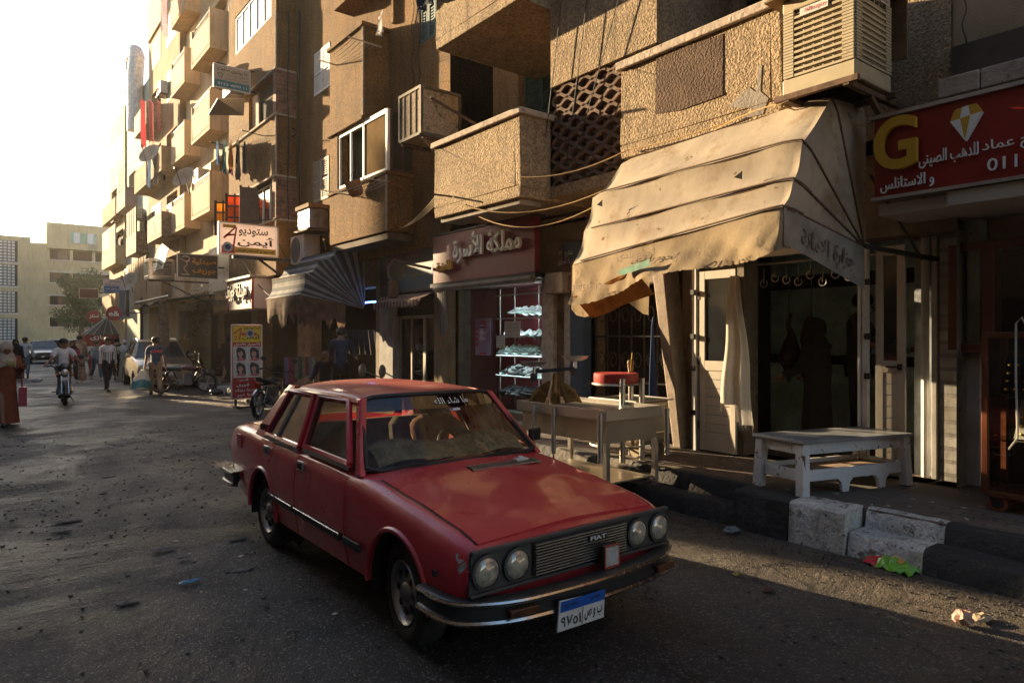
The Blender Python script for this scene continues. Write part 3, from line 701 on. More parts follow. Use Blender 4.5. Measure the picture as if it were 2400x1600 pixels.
# ================================================================ ochre building with the brick band (studio sign)
bd_ = thing('apartment_building', 'ochre corner building with red brick window bands above the studio sign', 'building', (6.45, 21, 0))
w = MB(); XD = 6.45
facade(w, XD, 18.8, 23.3, 3.45, 15, [(19.1, 23.0, 5.0, 6.15), (18.8, 21.2, 7.9, 9.05), (19.2, 22.6, 10.7, 11.9)], .22)
w.poly([(XD, 18.8, 3.45), (XC, 18.8, 3.45), (XC, 18.8, 15), (XD, 18.8, 15)]); w.poly([(XD, 23.3, 3.45), (9, 23.3, 3.45), (9, 23.3, 15), (XD, 23.3, 15)])
w.poly([(XD, 18.8, 3.45), (8, 18.8, 3.45), (8, 23.3, 3.45), (XD, 23.3, 3.45)]); w.box((6.9, 18.85, 3.5), (12, 23.25, 15))
w.build('wall', OCHRE, bd_)
u = MB(); u.box((6.43, 18.76, 5.0), (7.0, 19.05, 6.15)); u.build('brick_band', BRICK, bd_); u = MB(); u.box((6.43, 18.76, 7.9), (7.0, 19.0, 9.08)); u.build('brick_band', BRICK, bd_)
u = MB()
for z in (4.95, 6.15, 7.84, 9.08): u.box((6.39, 18.74, z), (6.6, 23.32, z + .05)); u.box((6.61, 18.74, z), (7.0, 18.84, z + .05))
u.build('string_course', SLABE, bd_)
for za_, zb_ in ((3.5, 4.94), (6.2, 7.83), (9.14, 10.65), (12, 15)): u = MB(); u.tube([(6.445, 18.795, za_), (6.445, 18.795, zb_)], .025, 6); u.build('corner_bead', SLABE, bd_)
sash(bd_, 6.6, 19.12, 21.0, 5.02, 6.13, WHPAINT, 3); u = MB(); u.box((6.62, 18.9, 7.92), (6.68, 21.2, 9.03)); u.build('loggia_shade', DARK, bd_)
u = MB(); u.box((6.55, 20.6, 7.95), (6.6, 21.18, 9.0)); u.build('loggia_wall', mat('pale_loggia_plaster', (.42, .36, .3), r=.9), bd_)
sash(bd_, 6.46, 19.2, 22.58, 10.7, 11.85, mat('bright_white_frame', (.75, .76, .78), r=.4), 5, gm=mat('frosted_pane', (.55, .6, .65), r=.2, var=.1))
# open brown shutters with orange and yellow glass
BRS = mat('dark_shutter_wood', (.06, .035, .025), r=.6, var=.3, vs=10)
def lit_shutter(yh, ang, cm, n=3, w_=.55):
    o = MB(); M = Matrix.Translation((6.43, yh, 5.0)) @ Matrix.Rotation(ang, 4, 'Z')
    h = 1.12
    for a, b in ((0, .07), (w_ / 2 - .02, w_ / 2 + .02), (w_ - .07, w_)): o.box((-.02, a, 0), (.02, b, h), M)
    for z in (0, h * .32, h * .63, h - .1): o.box((-.018, .07, z), (.018, w_ - .07, z + .055), M)
    s = o.build('shutter_leaf', BRS, bd_); p = MB(); p.box((-.004, .05, .03), (.004, w_ - .05, h - .04), M); p.build('tinted_pane', cm, s)
AMB = mat('amber_glass', (.75, .2, .04), r=.25, var=.1, trans=.75); YEL = mat('yellow_glass', (.9, .5, .03), r=.25, var=.1, trans=.75)
lit_shutter(21.6, R(62), AMB); lit_shutter(22.9, R(55), YEL); lit_shutter(20.3, R(75), BRS, w_=.5)
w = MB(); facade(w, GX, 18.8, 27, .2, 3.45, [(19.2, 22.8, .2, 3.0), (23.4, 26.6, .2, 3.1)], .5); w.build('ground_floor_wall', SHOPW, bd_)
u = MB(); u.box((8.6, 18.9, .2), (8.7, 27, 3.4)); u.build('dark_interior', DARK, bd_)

# ================================================================ cream balcony building, then the farther ones
be = thing('apartment_building', 'cream building with two columns of solid balconies one above another', 'building', (7.55, 29, 0))
w = MB(); holes = []
for z in (6.6, 9.75, 12.8): holes += [(27.6, 29.6, z + .2, z + 2.3)]
facade(w, 7.55, 23.3, 34.1, 3.2, 18, holes, .3); w.box((7.9, 23.4, 3.2), (13, 34, 18)); sides(w, 7.55, 12.9, 23.31, 34.09, 3.2, 18.02); w.build('wall', CREAM, be)
for z in (3.45, 6.5, 9.6, 12.7, 15.8):
    balcony(be, 6.9, 27.45, 30.3, z, z + 1.55, 7.55, CREAM, zf=z + 1.2)
    balcony(be, 6.9, 31.5, 34.05, z - .12, z + 1.4, 7.55, CREAM, zf=z + 1.1)
    if 4 < z < 15:
        wd = MB()
        for k in range(5): wd.box((7.5, 29.7 + k * .3, z + .2), (7.56, 29.7 + k * .3 + .05, z + 2.4))
        wd.box((7.52, 29.7, z + .2), (7.53, 30.95, z + 2.4)); wd.build('striped_shutter', mat('striped_wood', (.55, .42, .28), r=.7, var=.2), be)
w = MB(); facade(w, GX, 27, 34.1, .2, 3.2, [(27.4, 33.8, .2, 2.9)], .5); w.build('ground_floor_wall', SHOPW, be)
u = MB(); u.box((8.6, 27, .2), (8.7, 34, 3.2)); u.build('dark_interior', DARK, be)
u = MB(); u.box((6.8, 23.6, 3.3), (7.55, 27.2, 5.0)); bx_ = u.build('enclosed_balcony', mat('cream_white_panel', (.6, .52, .42), r=.6, var=.15), be, bevel=.02); u = MB(); u.box((6.78, 24.4, 4.0), (6.8, 26.6, 4.9)); u.build('window', mat('pale_panel_glass', (.55, .46, .34), r=.15, var=.1), bx_)

def far_building(label, x, xb, y0, y1, ztop, m, mbal, seed, rows, base=3.2, win=True, name='apartment_building'):
    rnd = random.Random(seed)
    t = thing(name, label, 'building', (x + 1, (y0 + y1) / 2, 0)); w = MB(); holes = []
    n = max(1, int((y1 - y0) / 3.2)); st = (y1 - y0) / n
    for z in rows:
        for k in range(n):
            ya = y0 + st * k; holes.append((ya + .5, ya + st - .8, z + .9, z + 2.3))
    facade(w, x, y0, y1, 0, ztop, holes, .3); sides(w, x, x + 6, y0, y1, 0, ztop); w.build('wall', m, t)
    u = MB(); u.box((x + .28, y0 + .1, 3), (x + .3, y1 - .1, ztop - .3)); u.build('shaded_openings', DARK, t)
    for i, z in enumerate(rows):
        for k in range(n):
            ya = y0 + st * k; kind = rnd.random()
            mm = mbal[rnd.randrange(len(mbal))]
            if kind < .62:
                o = balcony(t, xb, ya + .1, ya + st - .25, z, z + 1.15, x, mm)
                if rnd.random() < .45:
                    e = MB(); e.box((xb + .02, ya + .15, z + 1.15), (xb + .06, ya + st - .3, z + 2.5))
                    for j in range(4): e.box((xb, ya + .15 + j * .7, z + 1.16), (xb + .07, ya + .2 + j * .7, z + 2.5))
                    e.build('balcony_screen', rnd.choice([BRICKY, CREAM, mat('pale_curtain', (.6, .5, .4), r=.9), BROWNP]), o)
            elif win: shutter(t, x - .02, ya + .5, ya + st - .8, z + .9, z + 2.3, rnd.choice([WHPAINT, TEAL, BRS, mat('grey_shutter_paint', (.3, .27, .24))]), 2)
    for k in range(int((y1 - y0) / 2)):
        if rnd.random() < .4:
            u = MB(); yy = y0 + 2 * k + 1; u.tube([(x + .5, yy, ztop), (x + .5, yy, ztop + rnd.uniform(1, 2.6))], .025, 4); u.tube([(x + .5, yy - .5, ztop + 1), (x + .5, yy + .5, ztop + 1)], .015, 4); u.build('roof_aerial', RAIL, t)
    return t
bf = far_building('brown brick and plaster building with screened balconies, beyond the cream balconies', 7.3, 6.55, 34.2, 41.4, 17.6, BROWNP, [BROWNP, BRICKY, CREAM], 4, (3.3, 6.3, 9.3, 12.3, 15.0))
u = MB(); u.box((7.2, 36.5, 17.6), (10, 41.3, 19.6)); u.build('roof_room', CREAM, bf)
bg_ = far_building('pale green and mauve building with a shed duct on its roof edge', 7.3, 6.7, 41.5, 48.5, 15.8, GREENP, [PINKP, GREENP, BRICKY], 9, (3.3, 6.3, 9.3, 12.3))
bh = far_building('narrow cream building, last on the row before the cross street', 7.2, 6.7, 48.6, 54.8, 16.2, YELLP, [CREAM, YELLP, BROWNP], 12, (3.3, 6.3, 9.3, 12.3))
u = MB(); u.tube([(7.0, 44.5, 15.8), (7.0, 44.5, 17.3), (7.0, 44.2, 17.8), (7.0, 43.6, 17.8), (7.0, 43.2, 17.4), (6.9, 43.0, 16.4), (6.9, 43.0, 13.2)], .42, 10); tag(u.build('air_duct', mat('crumpled_foil', (.6, .58, .55), r=.45, m=.6, var=.25, vs=6, bump=1, bs=8, bd=.1), smooth=True), 'fat silver air duct bent over the roof edge of the pale green building', 'air duct')

# ================================================================ the block across the end of the street
ee = thing('apartment_block', 'pale yellow block with pierced screen panels at the end of the street', 'building', (3.5, 85, 0))
w = MB(); w.box((-12, 85, 0), (5.56, 96, 11.3)); w.box((-12, 85.5, 11.3), (4.2, 96, 11.9)); w.build('wall', YELLP, ee)
for z in (2.2, 4.9, 7.6, 10.0):
    u = MB()
    for i in range(9):
        for j in range(7): u.cbox((.1 + i * .33, 84.96, z - .6 + j * .3), (.26, .06, .22))
    u.box((-.2, 84.9, z - .95), (3.2, 85.02, z - .8)); u.build('pierced_screen', mat('pale_screen_block', (.6, .58, .54), r=.8, var=.15), ee)
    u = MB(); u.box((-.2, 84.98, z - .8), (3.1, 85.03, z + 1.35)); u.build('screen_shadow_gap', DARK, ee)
er = thing('apartment_block', 'pale yellow block of open galleries behind the tree at the street end', 'building', (9, 87, 0))
w = MB(); w.box((5.6, 88.0, 0), (24, 97, 13.4)); w.box((5.6, 86.2, 11.0), (24, 87.99, 13.7)); w.build('wall', YELLP, er)
WEDG = mat('chalky_slab_edge', (.6, .55, .48), r=.9, var=.15)
for z0_, z1_ in ((8.6, 9.7), (6.15, 7.3), (3.85, 4.95), (1.5, 2.65)):
    u = MB(); u.box((5.6, 86.25, z0_), (24, 86.4, z1_)); go = u.build('gallery_parapet', YELLP, er)
    u = MB(); u.box((5.5, 86.1, z0_ - .14), (24, 87.98, z0_ - .01)); u.box((5.5, 86.12, z1_ + .01), (24, 86.45, z1_ + .13)); u.build('slab_edge', WEDG, go)
u = MB()
for k in range(6): u.box((5.62 + 2.05 * k, 86.41, 0), (5.9 + 2.05 * k, 87.9, 10.95))
u.build('gallery_column', YELLP, er)
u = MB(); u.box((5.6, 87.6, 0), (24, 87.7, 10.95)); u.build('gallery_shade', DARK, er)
for k, (x, z) in enumerate(((6.0, 7.45), (8.1, 7.45), (10.2, 7.45), (6.6, 9.85), (6.6, 5.1), (8.2, 5.1), (6.6, 2.8))): u = MB(); u.box((x, 86.6, z), (x + (1.6 if z == 7.45 else .9), 86.65, z + 1.05)); u.build('gallery_panel', mat('brown_gallery_panel', (.13, .075, .05), r=.7), er)
for x in (8.0, 9.25): 
    w_ = MB(); w_.box((x, 86.1, 11.7), (x + .55, 86.2, 12.8)); o = w_.build('window', WHPAINT, er); s_ = MB(); s_.box((x - .28, 86.1, 11.7), (x - .02, 86.16, 12.8)); s_.box((x + .57, 86.1, 11.7), (x + .83, 86.16, 12.8)); s_.build('shutter', mat('mint_paint', (.25, .45, .36), r=.7), o)

# ================================================================ the other side of the street (beside and behind the camera; it shades the road)
def row_house(label, x0, x1, y0, y1, z, m, seed):
    t = thing('apartment_building', label, 'building', ((x0 + x1) / 2, (y0 + y1) / 2, 0)); w = MB(); k_ = (x1 - x0) / math.tan(SUN_AZ); w.prism([(x1, y0, 0), (x1, y1, 0), (x0, y1 + k_, 0), (x0, y0 + k_, 0)], (0, 0, z)); w.build('wall', m, t)
    rnd = random.Random(seed); f = 4.2
    while f < z - 2:
        y = y0 + .8
        while y < y1 - 2:
            if rnd.random() < .8:
                u = MB(); u.box((x1 - .01, y, f), (x1 + .05, y + 1.1, f + 1.4)); wn2 = u.build('window', rnd.choice([TEAL, BRS, WHPAINT]), t)
                if False: u = MB(); u.box((x1, y - .3, f - .9), (x1 + .9, y + 1.6, f + .1)); u.build('balcony', m, t)
            y += 2.8
        f += 3.1
    y = y0 + .5
    while y < y1 - 3: u = MB(); u.box((x1 - .02, y, .1), (x1 + .03, y + 2.4, 2.7)); u.build('shop_shutter', rnd.choice([RAIL, BRS, TEAL]), t); y += 3.4
    return t
row_house('tall brown block on the near side of the street, beside the camera', -8, -5, -30, 29.2, 17, BROWNP, 1)
row_house('single-storey brown shop on the near side, against the tall block', -8, -5, 29.15, 31.95, 7.1, SANDSM, 11)
row_house('unseen slim tower added to shade the brick pier, amid the low yellow shops', -8.2, -5.1, 42.75, 43.75, 12.6, CREAM, 14)  # out of view, added only to keep sun off the pier and right door
row_house('low brown workshop on the near side, beside the tall block', -8, -5, 31.9, 35.4, 6.3, BROWNP, 9)
row_house('narrow brown house on the near side, before the low shops', -8, -5, 35.35, 39.65, 10.3, OCHRE, 5)
row_house('low yellow shop row on the near side of the street', -8, -5, 39.6, 46.2, 8.7, YELLP, 2)
row_house('pale block on the near side, past the low shops', -8, -5, 46.15, 50.2, 15, SANDSM, 6)
row_house('low cream shops on the near side, before the tall cream block', -8, -5, 50.15, 57.5, 7.6, CREAM, 8)
row_house('tall cream block on the near side, towards the end of the street', -8, -5, 57.6, 84, 15, CREAM, 3)
# ================================================================ the red saloon car
def interp(tab, y):
    if y <= tab[0][0]: return tab[0][1]
    for (a, va), (b, vb) in zip(tab, tab[1:]):
        if y <= b:
            t = (y - a) / (b - a); t = t * t * (3 - 2 * t) * .35 + t * .65; return va + (vb - va) * t
    return tab[-1][1]
CX0 = 2.65
CARP = mat('faded_red_paint', (0.5, 0.028, 0.042), r=.36, var=.1, vs=1.6, coat=.5, rv=.1, c2=(0.54, 0.09, 0.085), c2s=3.2, c2t=.5, c2w=.35, bump=.05, bs=3, bd=.02, c3=(.42, .3, .26), c3s=26, c3t=.735)
ROOFP = mat('red_roof_dust_and_glow', (.42, .07, .06), r=.42, var=.2, vs=3, coat=.35, c2=(.46, .2, .14), c2s=2.5, c2t=.42, c2w=.3, c3=(.5, .36, .3), c3s=24, c3t=.72)  # peach glow of the low sky painted in along with the dust
BLK = mat('black_rubber', (.016, .016, .018), r=.55, var=.3, vs=12)
BLKP = mat('grey_black_plastic', (.05, .05, .052), r=.5, var=.3, vs=8, bump=.2, bs=80, bd=.003)
CHR = mat('dull_chrome', (.55, .54, .52), r=.22, m=1.0, var=.12, vs=15, rv=.1)
SIL = mat('dull_silver', (.36, .35, .34), r=.38, m=.85, var=.2, vs=20)
TYRE = mat('worn_tyre', (.022, .021, .02), r=.85, var=.3, vs=10, bump=.4, bs=60, bd=.005)
car = thing('car', 'red four-door saloon car with round twin headlights, driving towards the kerb with dusty paint', 'car', (CX0, 4.7, 0))
HW = [(2.79, .755), (2.9, .785), (3.4, .80), (4.0, .80), (5.2, .80), (5.8, .795), (6.2, .785), (6.6, .755), (6.9, .72), (7.02, .68)]
ZS = [(2.79, .672), (2.86, .70), (3.0, .735), (3.4, .795), (3.95, .865), (4.6, .89), (5.2, .90), (5.8, .915), (6.2, .93), (6.6, .925), (6.85, .90), (6.95, .86), (7.02, .78)]
ZC = [(2.79, .69), (2.86, .722), (3.0, .765), (3.4, .84), (3.86, .90), (4.0, .905), (6.0, .95), (6.3, .96), (6.6, .955), (6.85, .93), (6.95, .88), (7.02, .79)]
ZB = [(2.79, .42), (2.86, .30), (2.95, .24), (3.2, .22), (6.2, .24), (6.7, .3), (6.95, .4), (7.02, .46)]
def section(y, cabin):
    hw, zs, zc, zb = interp(HW, y), interp(ZS, y), interp(ZC, y), interp(ZB, y)
    h = zs - zb
    q = [(0, zb), (hw - .12, zb), (hw - .04, zb + .04), (hw - .014, zb + .28 * h), (hw, zb + .48 * h), (hw - .002, zb + .66 * h), (hw - .012, zs - .085), (hw - .03, zs - .04), (hw - .06, zs - .012), (hw - .1, zs)]
    if cabin: q += [(hw - .115, zs - .25), (hw - .13, .44), (0, .42)]
    else: q += [(hw * .58, zc - .012), (hw * .28, zc - .003), (0, zc)]
    return q
def ring(y, cabin):
    q = section(y, cabin)
    return [(CX0 + x, y, z) for x, z in q] + [(CX0 - x, y, z) for x, z in q[-2:0:-1]]
ys = [2.79, 2.81, 2.86, 2.92, 3.0, 3.12, 3.25, 3.4, 3.55, 3.7, 3.86, 3.97, 4.02]
st = [ring(y, False) for y in ys] + [ring(y, True) for y in (4.03, 4.2, 4.6, 5.0, 5.4, 5.7, 5.95)] + [ring(y, False) for y in (5.96, 6.1, 6.25, 6.4, 6.55, 6.7, 6.82, 6.9, 6.95, 6.99, 7.02)]
b = MB(); b.loft(st)
body = b.build('body', CARP, car, smooth=True)
cut = MB()
for yy in (3.45, 5.77):
    for sx in (-1, 1): cut.lathe([(0, .5 * sx), (.345, .5 * sx), (.345, .95 * sx), (0, .95 * sx)], (CX0, yy, .3), 'x', 28)
co = cut.build('cutter', BLK, car)
md = body.modifiers.new('arches', 'BOOLEAN'); md.object = co; md.operation = 'DIFFERENCE'; md.solver = 'EXACT'
bpy.context.view_layer.update()
nm = bpy.data.meshes.new_from_object(body.evaluated_get(bpy.context.evaluated_depsgraph_get()))
body.modifiers.clear(); body.data = nm; bpy.data.objects.remove(co)
for p in nm.polygons: p.use_smooth = True
nm.set_sharp_from_angle(angle=R(38))
for yy in (3.45, 5.77):
    for sx in (-1, 1):
        u = MB(); u.lathe([(.34, .52 * sx), (.34, .77 * sx)], (CX0, yy, .3), 'x', 22, R(-15), R(195)); u.lathe([(0, .52 * sx), (.34, .52 * sx)], (CX0, yy, .3), 'x', 22); u.build('wheel_well', mat('muddy_underside', (.02, .017, .014), r=.95), car, smooth=True)
def arch(yy, sx):
    o = MB(); pts = []
    for i in range(21):
        a = R(-14 + 208 * i / 20); y = yy + .352 * math.cos(a); z = .3 + .352 * math.sin(a)
        if z < .235: continue
        hw = interp(HW, y); zb, zs = interp(ZB, y), interp(ZS, y); k = (z - zb) / (zs - zb)
        pts.append((CX0 + sx * (hw - .002 - .02 * max(0, .4 - k)), y, z))
    o.tube(pts, .017, 6); o.build('wheel_arch_lip', CARP, car, smooth=True)
for yy in (3.45, 5.77):
    for sx in (-1, 1): arch(yy, sx)
# doors: thin skins over the body side, with a gap between them; bonnet and boot lid likewise
def side_x(y, z):
    q = section(y, True)[1:10]
    for (xa, za), (xb, zb) in zip(q, q[1:]):
        if za <= z <= zb: return xa + (xb - xa) * (z - za) / (zb - za)
    return q[-1][0] if z > q[-1][1] else q[0][0]
def door(y0, y1, sx, name, arch_y=None):
    o = MB(); nu, nv = 14, 14
    def zt(y): return interp(ZS, y) - .03
    def pt(u, v, off):
        y = y0 + (y1 - y0) * u; z = .275 + (zt(y) - .275) * v
        if arch_y:
            dz = z - .3; r2 = .385 ** 2 - dz * dz
            if r2 > 0 : y = min(y, max(y0 + .1, arch_y - math.sqrt(r2))) if y > arch_y - math.sqrt(r2) else y
        return (CX0 + sx * (side_x(y, z) + off), y, z)
    o.grid(lambda u, v: pt(u, v, .007), nu, nv)
    edge = [(i / nu, 0) for i in range(nu + 1)] + [(1, j / nv) for j in range(nv + 1)] + [(i / nu, 1) for i in range(nu, -1, -1)] + [(0, j / nv) for j in range(nv, -1, -1)]
    for (a, b_), (c, d) in zip(edge, edge[1:]):
        if (a, b_) != (c, d): o.add([pt(a, b_, .007), pt(c, d, .007), pt(c, d, -.012), pt(a, b_, -.012)], [(0, 1, 2, 3)])
    s = o.build(name, CARP, car, smooth=True)
    return s
doors = {}
for sx in (-1, 1):
    doors[sx, 0] = door(4.13, 4.985, sx, 'front_door'); doors[sx, 1] = door(5.0, 5.86, sx, 'rear_door', 5.77)
    for k, yy in ((0, 4.86), (1, 5.62)):
        z = interp(ZS, yy) - .085; xx = CX0 + sx * (side_x(yy, z) + .014)
        h = MB(); h.cbox((xx, yy, z), (.02, .105, .07)); hd = h.build('door_handle', CHR, doors[sx, k], bevel=.006); h = MB(); h.cbox((xx + sx * .009, yy, z), (.012, .07, .045)); h.build('handle_recess', BLK, hd)
    for (a, b_), k in (((4.16, 4.97), 0), ((5.02, 5.55), 1)):
        t = MB(); n = 10
        for i in range(n):
            ya = a + (b_ - a) * i / n; yb = a + (b_ - a) * (i + 1) / n; z = .455
            t.bar((CX0 + sx * (side_x(ya, z) + .016), ya, z + .012 * (ya - 4)), (CX0 + sx * (side_x(yb, z) + .016), yb, z + .012 * (yb - 4)), .02, .05)
        tr = t.build('side_trim', BLK, doors[sx, k]); t = MB(); t.tube([(CX0 + sx * (side_x(a + (b_ - a) * i / n, .47) + .026), a + (b_ - a) * i / n, .472 + .012 * (a + (b_ - a) * i / n - 4)) for i in range(n + 1)], .006, 5); t.build('chrome_strip', CHR, tr)
    t = MB(); t.bar((CX0 + sx * .813, 3.87, .45), (CX0 + sx * .813, 4.1, .452), .02, .055); t.build('side_trim', BLK, car, bevel=.006)
def lid(y0, y1, xw0, xw1, name, off=.007):
    o = MB(); nu, nv = 16, 14
    def pt(u, v, d):
        y = y0 + (y1 - y0) * v; x = (2 * u - 1) * (xw0 + (xw1 - xw0) * v); q = section(y, False)[9:]
        ax = abs(x); z = q[0][1]
        for (xa, za), (xb, zb) in zip(q, q[1:]):
            if xb <= ax <= xa: z = zb + (za - zb) * (ax - xb) / (xa - xb)
        crown = .012 * max(0, 1 - abs(ax - .0) / .5)
        return (CX0 + x, y, z + d + (crown if d > 0 else 0))
    o.grid(lambda u, v: pt(u, v, off), nu, nv)
    edge = [(i / nu, 0) for i in range(nu + 1)] + [(1, j / nv) for j in range(nv + 1)] + [(i / nu, 1) for i in range(nu, -1, -1)] + [(0, j / nv) for j in range(nv, -1, -1)]
    for (a, b_), (c, d) in zip(edge, edge[1:]):
        if (a, b_) != (c, d): o.add([pt(a, b_, off), pt(c, d, off), pt(c, d, -.015), pt(a, b_, -.015)], [(0, 1, 2, 3)])
    return o.build(name, CARP, car, smooth=True)
hood = lid(2.835, 3.84, .655, .675, 'bonnet'); lid(6.14, 6.88, .63, .6, 'boot_lid')
g = MB(); g.tube([(CX0 + sx_ * (.663 + .02 * t), 2.84 + t, interp(ZS, 2.84 + t) + .004) for sx_ in (-1,) for t in [i * .1 for i in range(11)]], .005, 4); g.tube([(CX0 + (.663 + .02 * t), 2.84 + t, interp(ZS, 2.84 + t) + .004) for t in [i * .1 for i in range(11)]], .005, 4)
g.build('bonnet_gap', BLK, car)
# air intake slats and washer jet on the bonnet
v = MB(); zv = .902
def hz(x, y):
    return interp(ZC, y) + .018 - .02 * (x / .7) ** 2
for i in range(34):
    x = -.13 + i * .0165; y = 3.66
    v.bar((CX0 + x, y - .032, hz(x, y - .03) + .004), (CX0 + x, y + .032, hz(x, y + .03) + .004), .007, .01)
for d in (-.035, .035): v.bar((CX0 - .14, 3.66 + d, hz(-.14, 3.66 + d) + .003), (CX0 + .44, 3.66 + d, hz(.44, 3.66 + d) + .003), .008, .01)
vo_ = v.build('air_intake', SIL, car); v = MB(); v.poly([(CX0 - .14, 3.63, hz(-.14, 3.63) + .002), (CX0 + .44, 3.63, hz(.44, 3.63) + .002), (CX0 + .44, 3.69, hz(.44, 3.69) + .002), (CX0 - .14, 3.69, hz(-.14, 3.69) + .002)]); v.build('intake_shadow_gap', BLK, vo_)
v = MB(); v.cbox((CX0 + .3, 3.68, hz(.3, 3.68) + .012), (.1, .05, .012)); v.cbox((CX0 + .3, 3.685, hz(.3, 3.68) + .022), (.03, .02, .02)); v.build('washer_jet', WHPAINT, car)
# front panel: dark surround, lamps, grille
f = MB(); f.prism([(CX0 - .752, 2.80, .475), (CX0 + .752, 2.80, .475), (CX0 + .735, 2.80, .675), (CX0 - .735, 2.80, .675)], (0, -.025, 0)); f.bar((CX0 - .74, 2.77, .68), (CX0 + .74, 2.77, .68), .03, .02); f.bar((CX0 - .752, 2.77, .47), (CX0 + .752, 2.77, .47), .03, .018)
fp = f.build('front_panel', BLKP, car, bevel=.004)
f = MB()
for k in range(11): f.bar((CX0 - .345, 2.752, .5 + k * .0155), (CX0 + .345, 2.752, .5 + k * .0155), .02, .0075)
f.build('grille', SIL, car)
f = MB(); f.poly([(CX0 - .35, 2.766, .49), (CX0 + .35, 2.766, .49), (CX0 + .35, 2.766, .672), (CX0 - .35, 2.766, .672)]); f.build('grille_backing', BLK, car)
f = MB(); f.cbox((CX0 + .1, 2.738, .622), (.14, .014, .03)); fb = f.build('badge', BLK, car); f = MB(); lettering(f, 'FIAT', frame_y(CX0 + .1, 2.73, .622), w=.125, h=.022, depth=.004, bold=.02); f.build('badge_letters', WHPAINT, fb)
f = MB(); f.cbox((CX0 + .15, 2.69, .52), (.125, .03, .13)); em = f.build('emblem', BLK, car, bevel=.008); f = MB()
for a, b_ in (((-.055, -.06), (.055, -.06)), ((.055, -.06), (.055, .06)), ((.055, .06), (-.055, .06)), ((-.055, .06), (-.055, -.06))): f.bar((CX0 + .15 + a[0], 2.672, .52 + a[1]), (CX0 + .15 + b_[0], 2.672, .52 + b_[1]), .008)
f.build('red_border', mat('dull_red', (.4, .07, .04), r=.5), em); f = MB(); f.cbox((CX0 + .15, 2.673, .52), (.1, .006, .105)); f.build('emblem_face', mat('dirty_white', (.42, .42, .42), r=.4, var=.3, vs=30), em)
LENS = mat('lamp_lens', (.44, .4, .33), r=.07, m=.25, var=.45, vs=18, coat=1.0)
BOWL = mat('lamp_reflector', (.85, .82, .75), r=.28, m=.2, var=.15, vs=18)
for x in (-.655, -.46, .46, .655):
    r_ = .075
    h = MB(); h.lathe([(r_ + .014, 0), (r_ + .014, -.022), (r_, -.024), (r_, .03)], (CX0 + x, 2.775, .575), 'y', 26); hl = h.build('headlight', BLKP, car, smooth=True)
    h = MB(); h.lathe([(r_ - .002, -.012), (.07, .0), (.05, .02), (.02, .032), (.001, .034)], (CX0 + x, 2.775, .575), 'y', 24); h.build('reflector', BOWL, hl, smooth=True)
    h = MB(); h.lathe([(r_ - .001, -.018), (.065, -.03), (.04, -.037), (.001, -.041)], (CX0 + x, 2.775, .575), 'y', 24); h.build('lens', LENS, hl, smooth=True)
# bumpers
def bumper(path, z0, z1, name, lampy):
    o = MB(); rings = []
    for _ in range(2):
        q = [path[0]]
        for a, c in zip(path, path[1:]): q += [tuple(i * .75 + j * .25 for i, j in zip(a, c)), tuple(i * .25 + j * .75 for i, j in zip(a, c))]
        path = q + [path[-1]]
    for i, (x, y, nx, ny) in enumerate(path):
        rings.append([(CX0 + x, y, z0), (CX0 + x + nx * .05, y + ny * .05, z0 + .006), (CX0 + x + nx * .05, y + ny * .05, z0 + .03), (CX0 + x + nx * .038, y + ny * .038, z0 + .036), (CX0 + x + nx * .038, y + ny * .038, z1 - .04), (CX0 + x + nx * .055, y + ny * .055, z1 - .03), (CX0 + x + nx * .05, y + ny * .05, z1 - .006), (CX0 + x + nx * .035, y + ny * .035, z1), (CX0 + x - nx * .04, y - ny * .04, z1 - .005)])
    o.loft(rings); bo = o.build(name, mat('bumper_black', (.022, .023, .025), r=.38, var=.3, vs=7, coat=.2), car, smooth=True)
    for zz, rr, off in ((z0 + .017, .014, .046), (z1 - .018, .011, .049)):
        o = MB(); o.tube([(CX0 + x + nx * off, y + ny * off, zz) for x, y, nx, ny in path], rr, 6); o.build('chrome_edge', CHR, bo, smooth=True)
    return bo
def bpath(s, yb, yw, ye, hw):
    p = []
    for x, y in ((-hw, ye), (-hw - .005, (ye + yw) / 2), (-hw + .01, yw + .06 * s), (-hw + .06, yw - .0 * s), (-.55, yb + .04 * s), (-.3, yb + .012 * s), (0, yb), (.3, yb + .012 * s), (.55, yb + .04 * s), (hw - .06, yw), (hw - .01, yw + .06 * s), (hw + .005, (ye + yw) / 2), (hw, ye)): p.append((x, y))
    q = []
    for i, (x, y) in enumerate(p):
        a = Vector(p[min(i + 1, len(p) - 1)]) - Vector(p[max(i - 1, 0)]); n = Vector((a.y, -a.x)).normalized() * (1 if s > 0 else -1)
        q.append((x, y, n.x, n.y))
    return q
bf_ = bumper(bpath(1, 2.655, 2.79, 3.12, .795), .325, .455, 'front_bumper', 1)
bumper(bpath(-1, 7.06, 6.97, 6.55, .76), .36, .5, 'rear_bumper', -1)
for x in (-.52, .55):
    o = MB(); o.cbox((CX0 + x, 2.628, .39), (.17, .03, .038), Matrix.Rotation(-.12 if x < 0 else .12, 3, 'Z')); o.build('indicator', mat('dull_orange_lens', (.1, .04, .02), r=.25, var=.5, vs=20), bf_, bevel=.004)
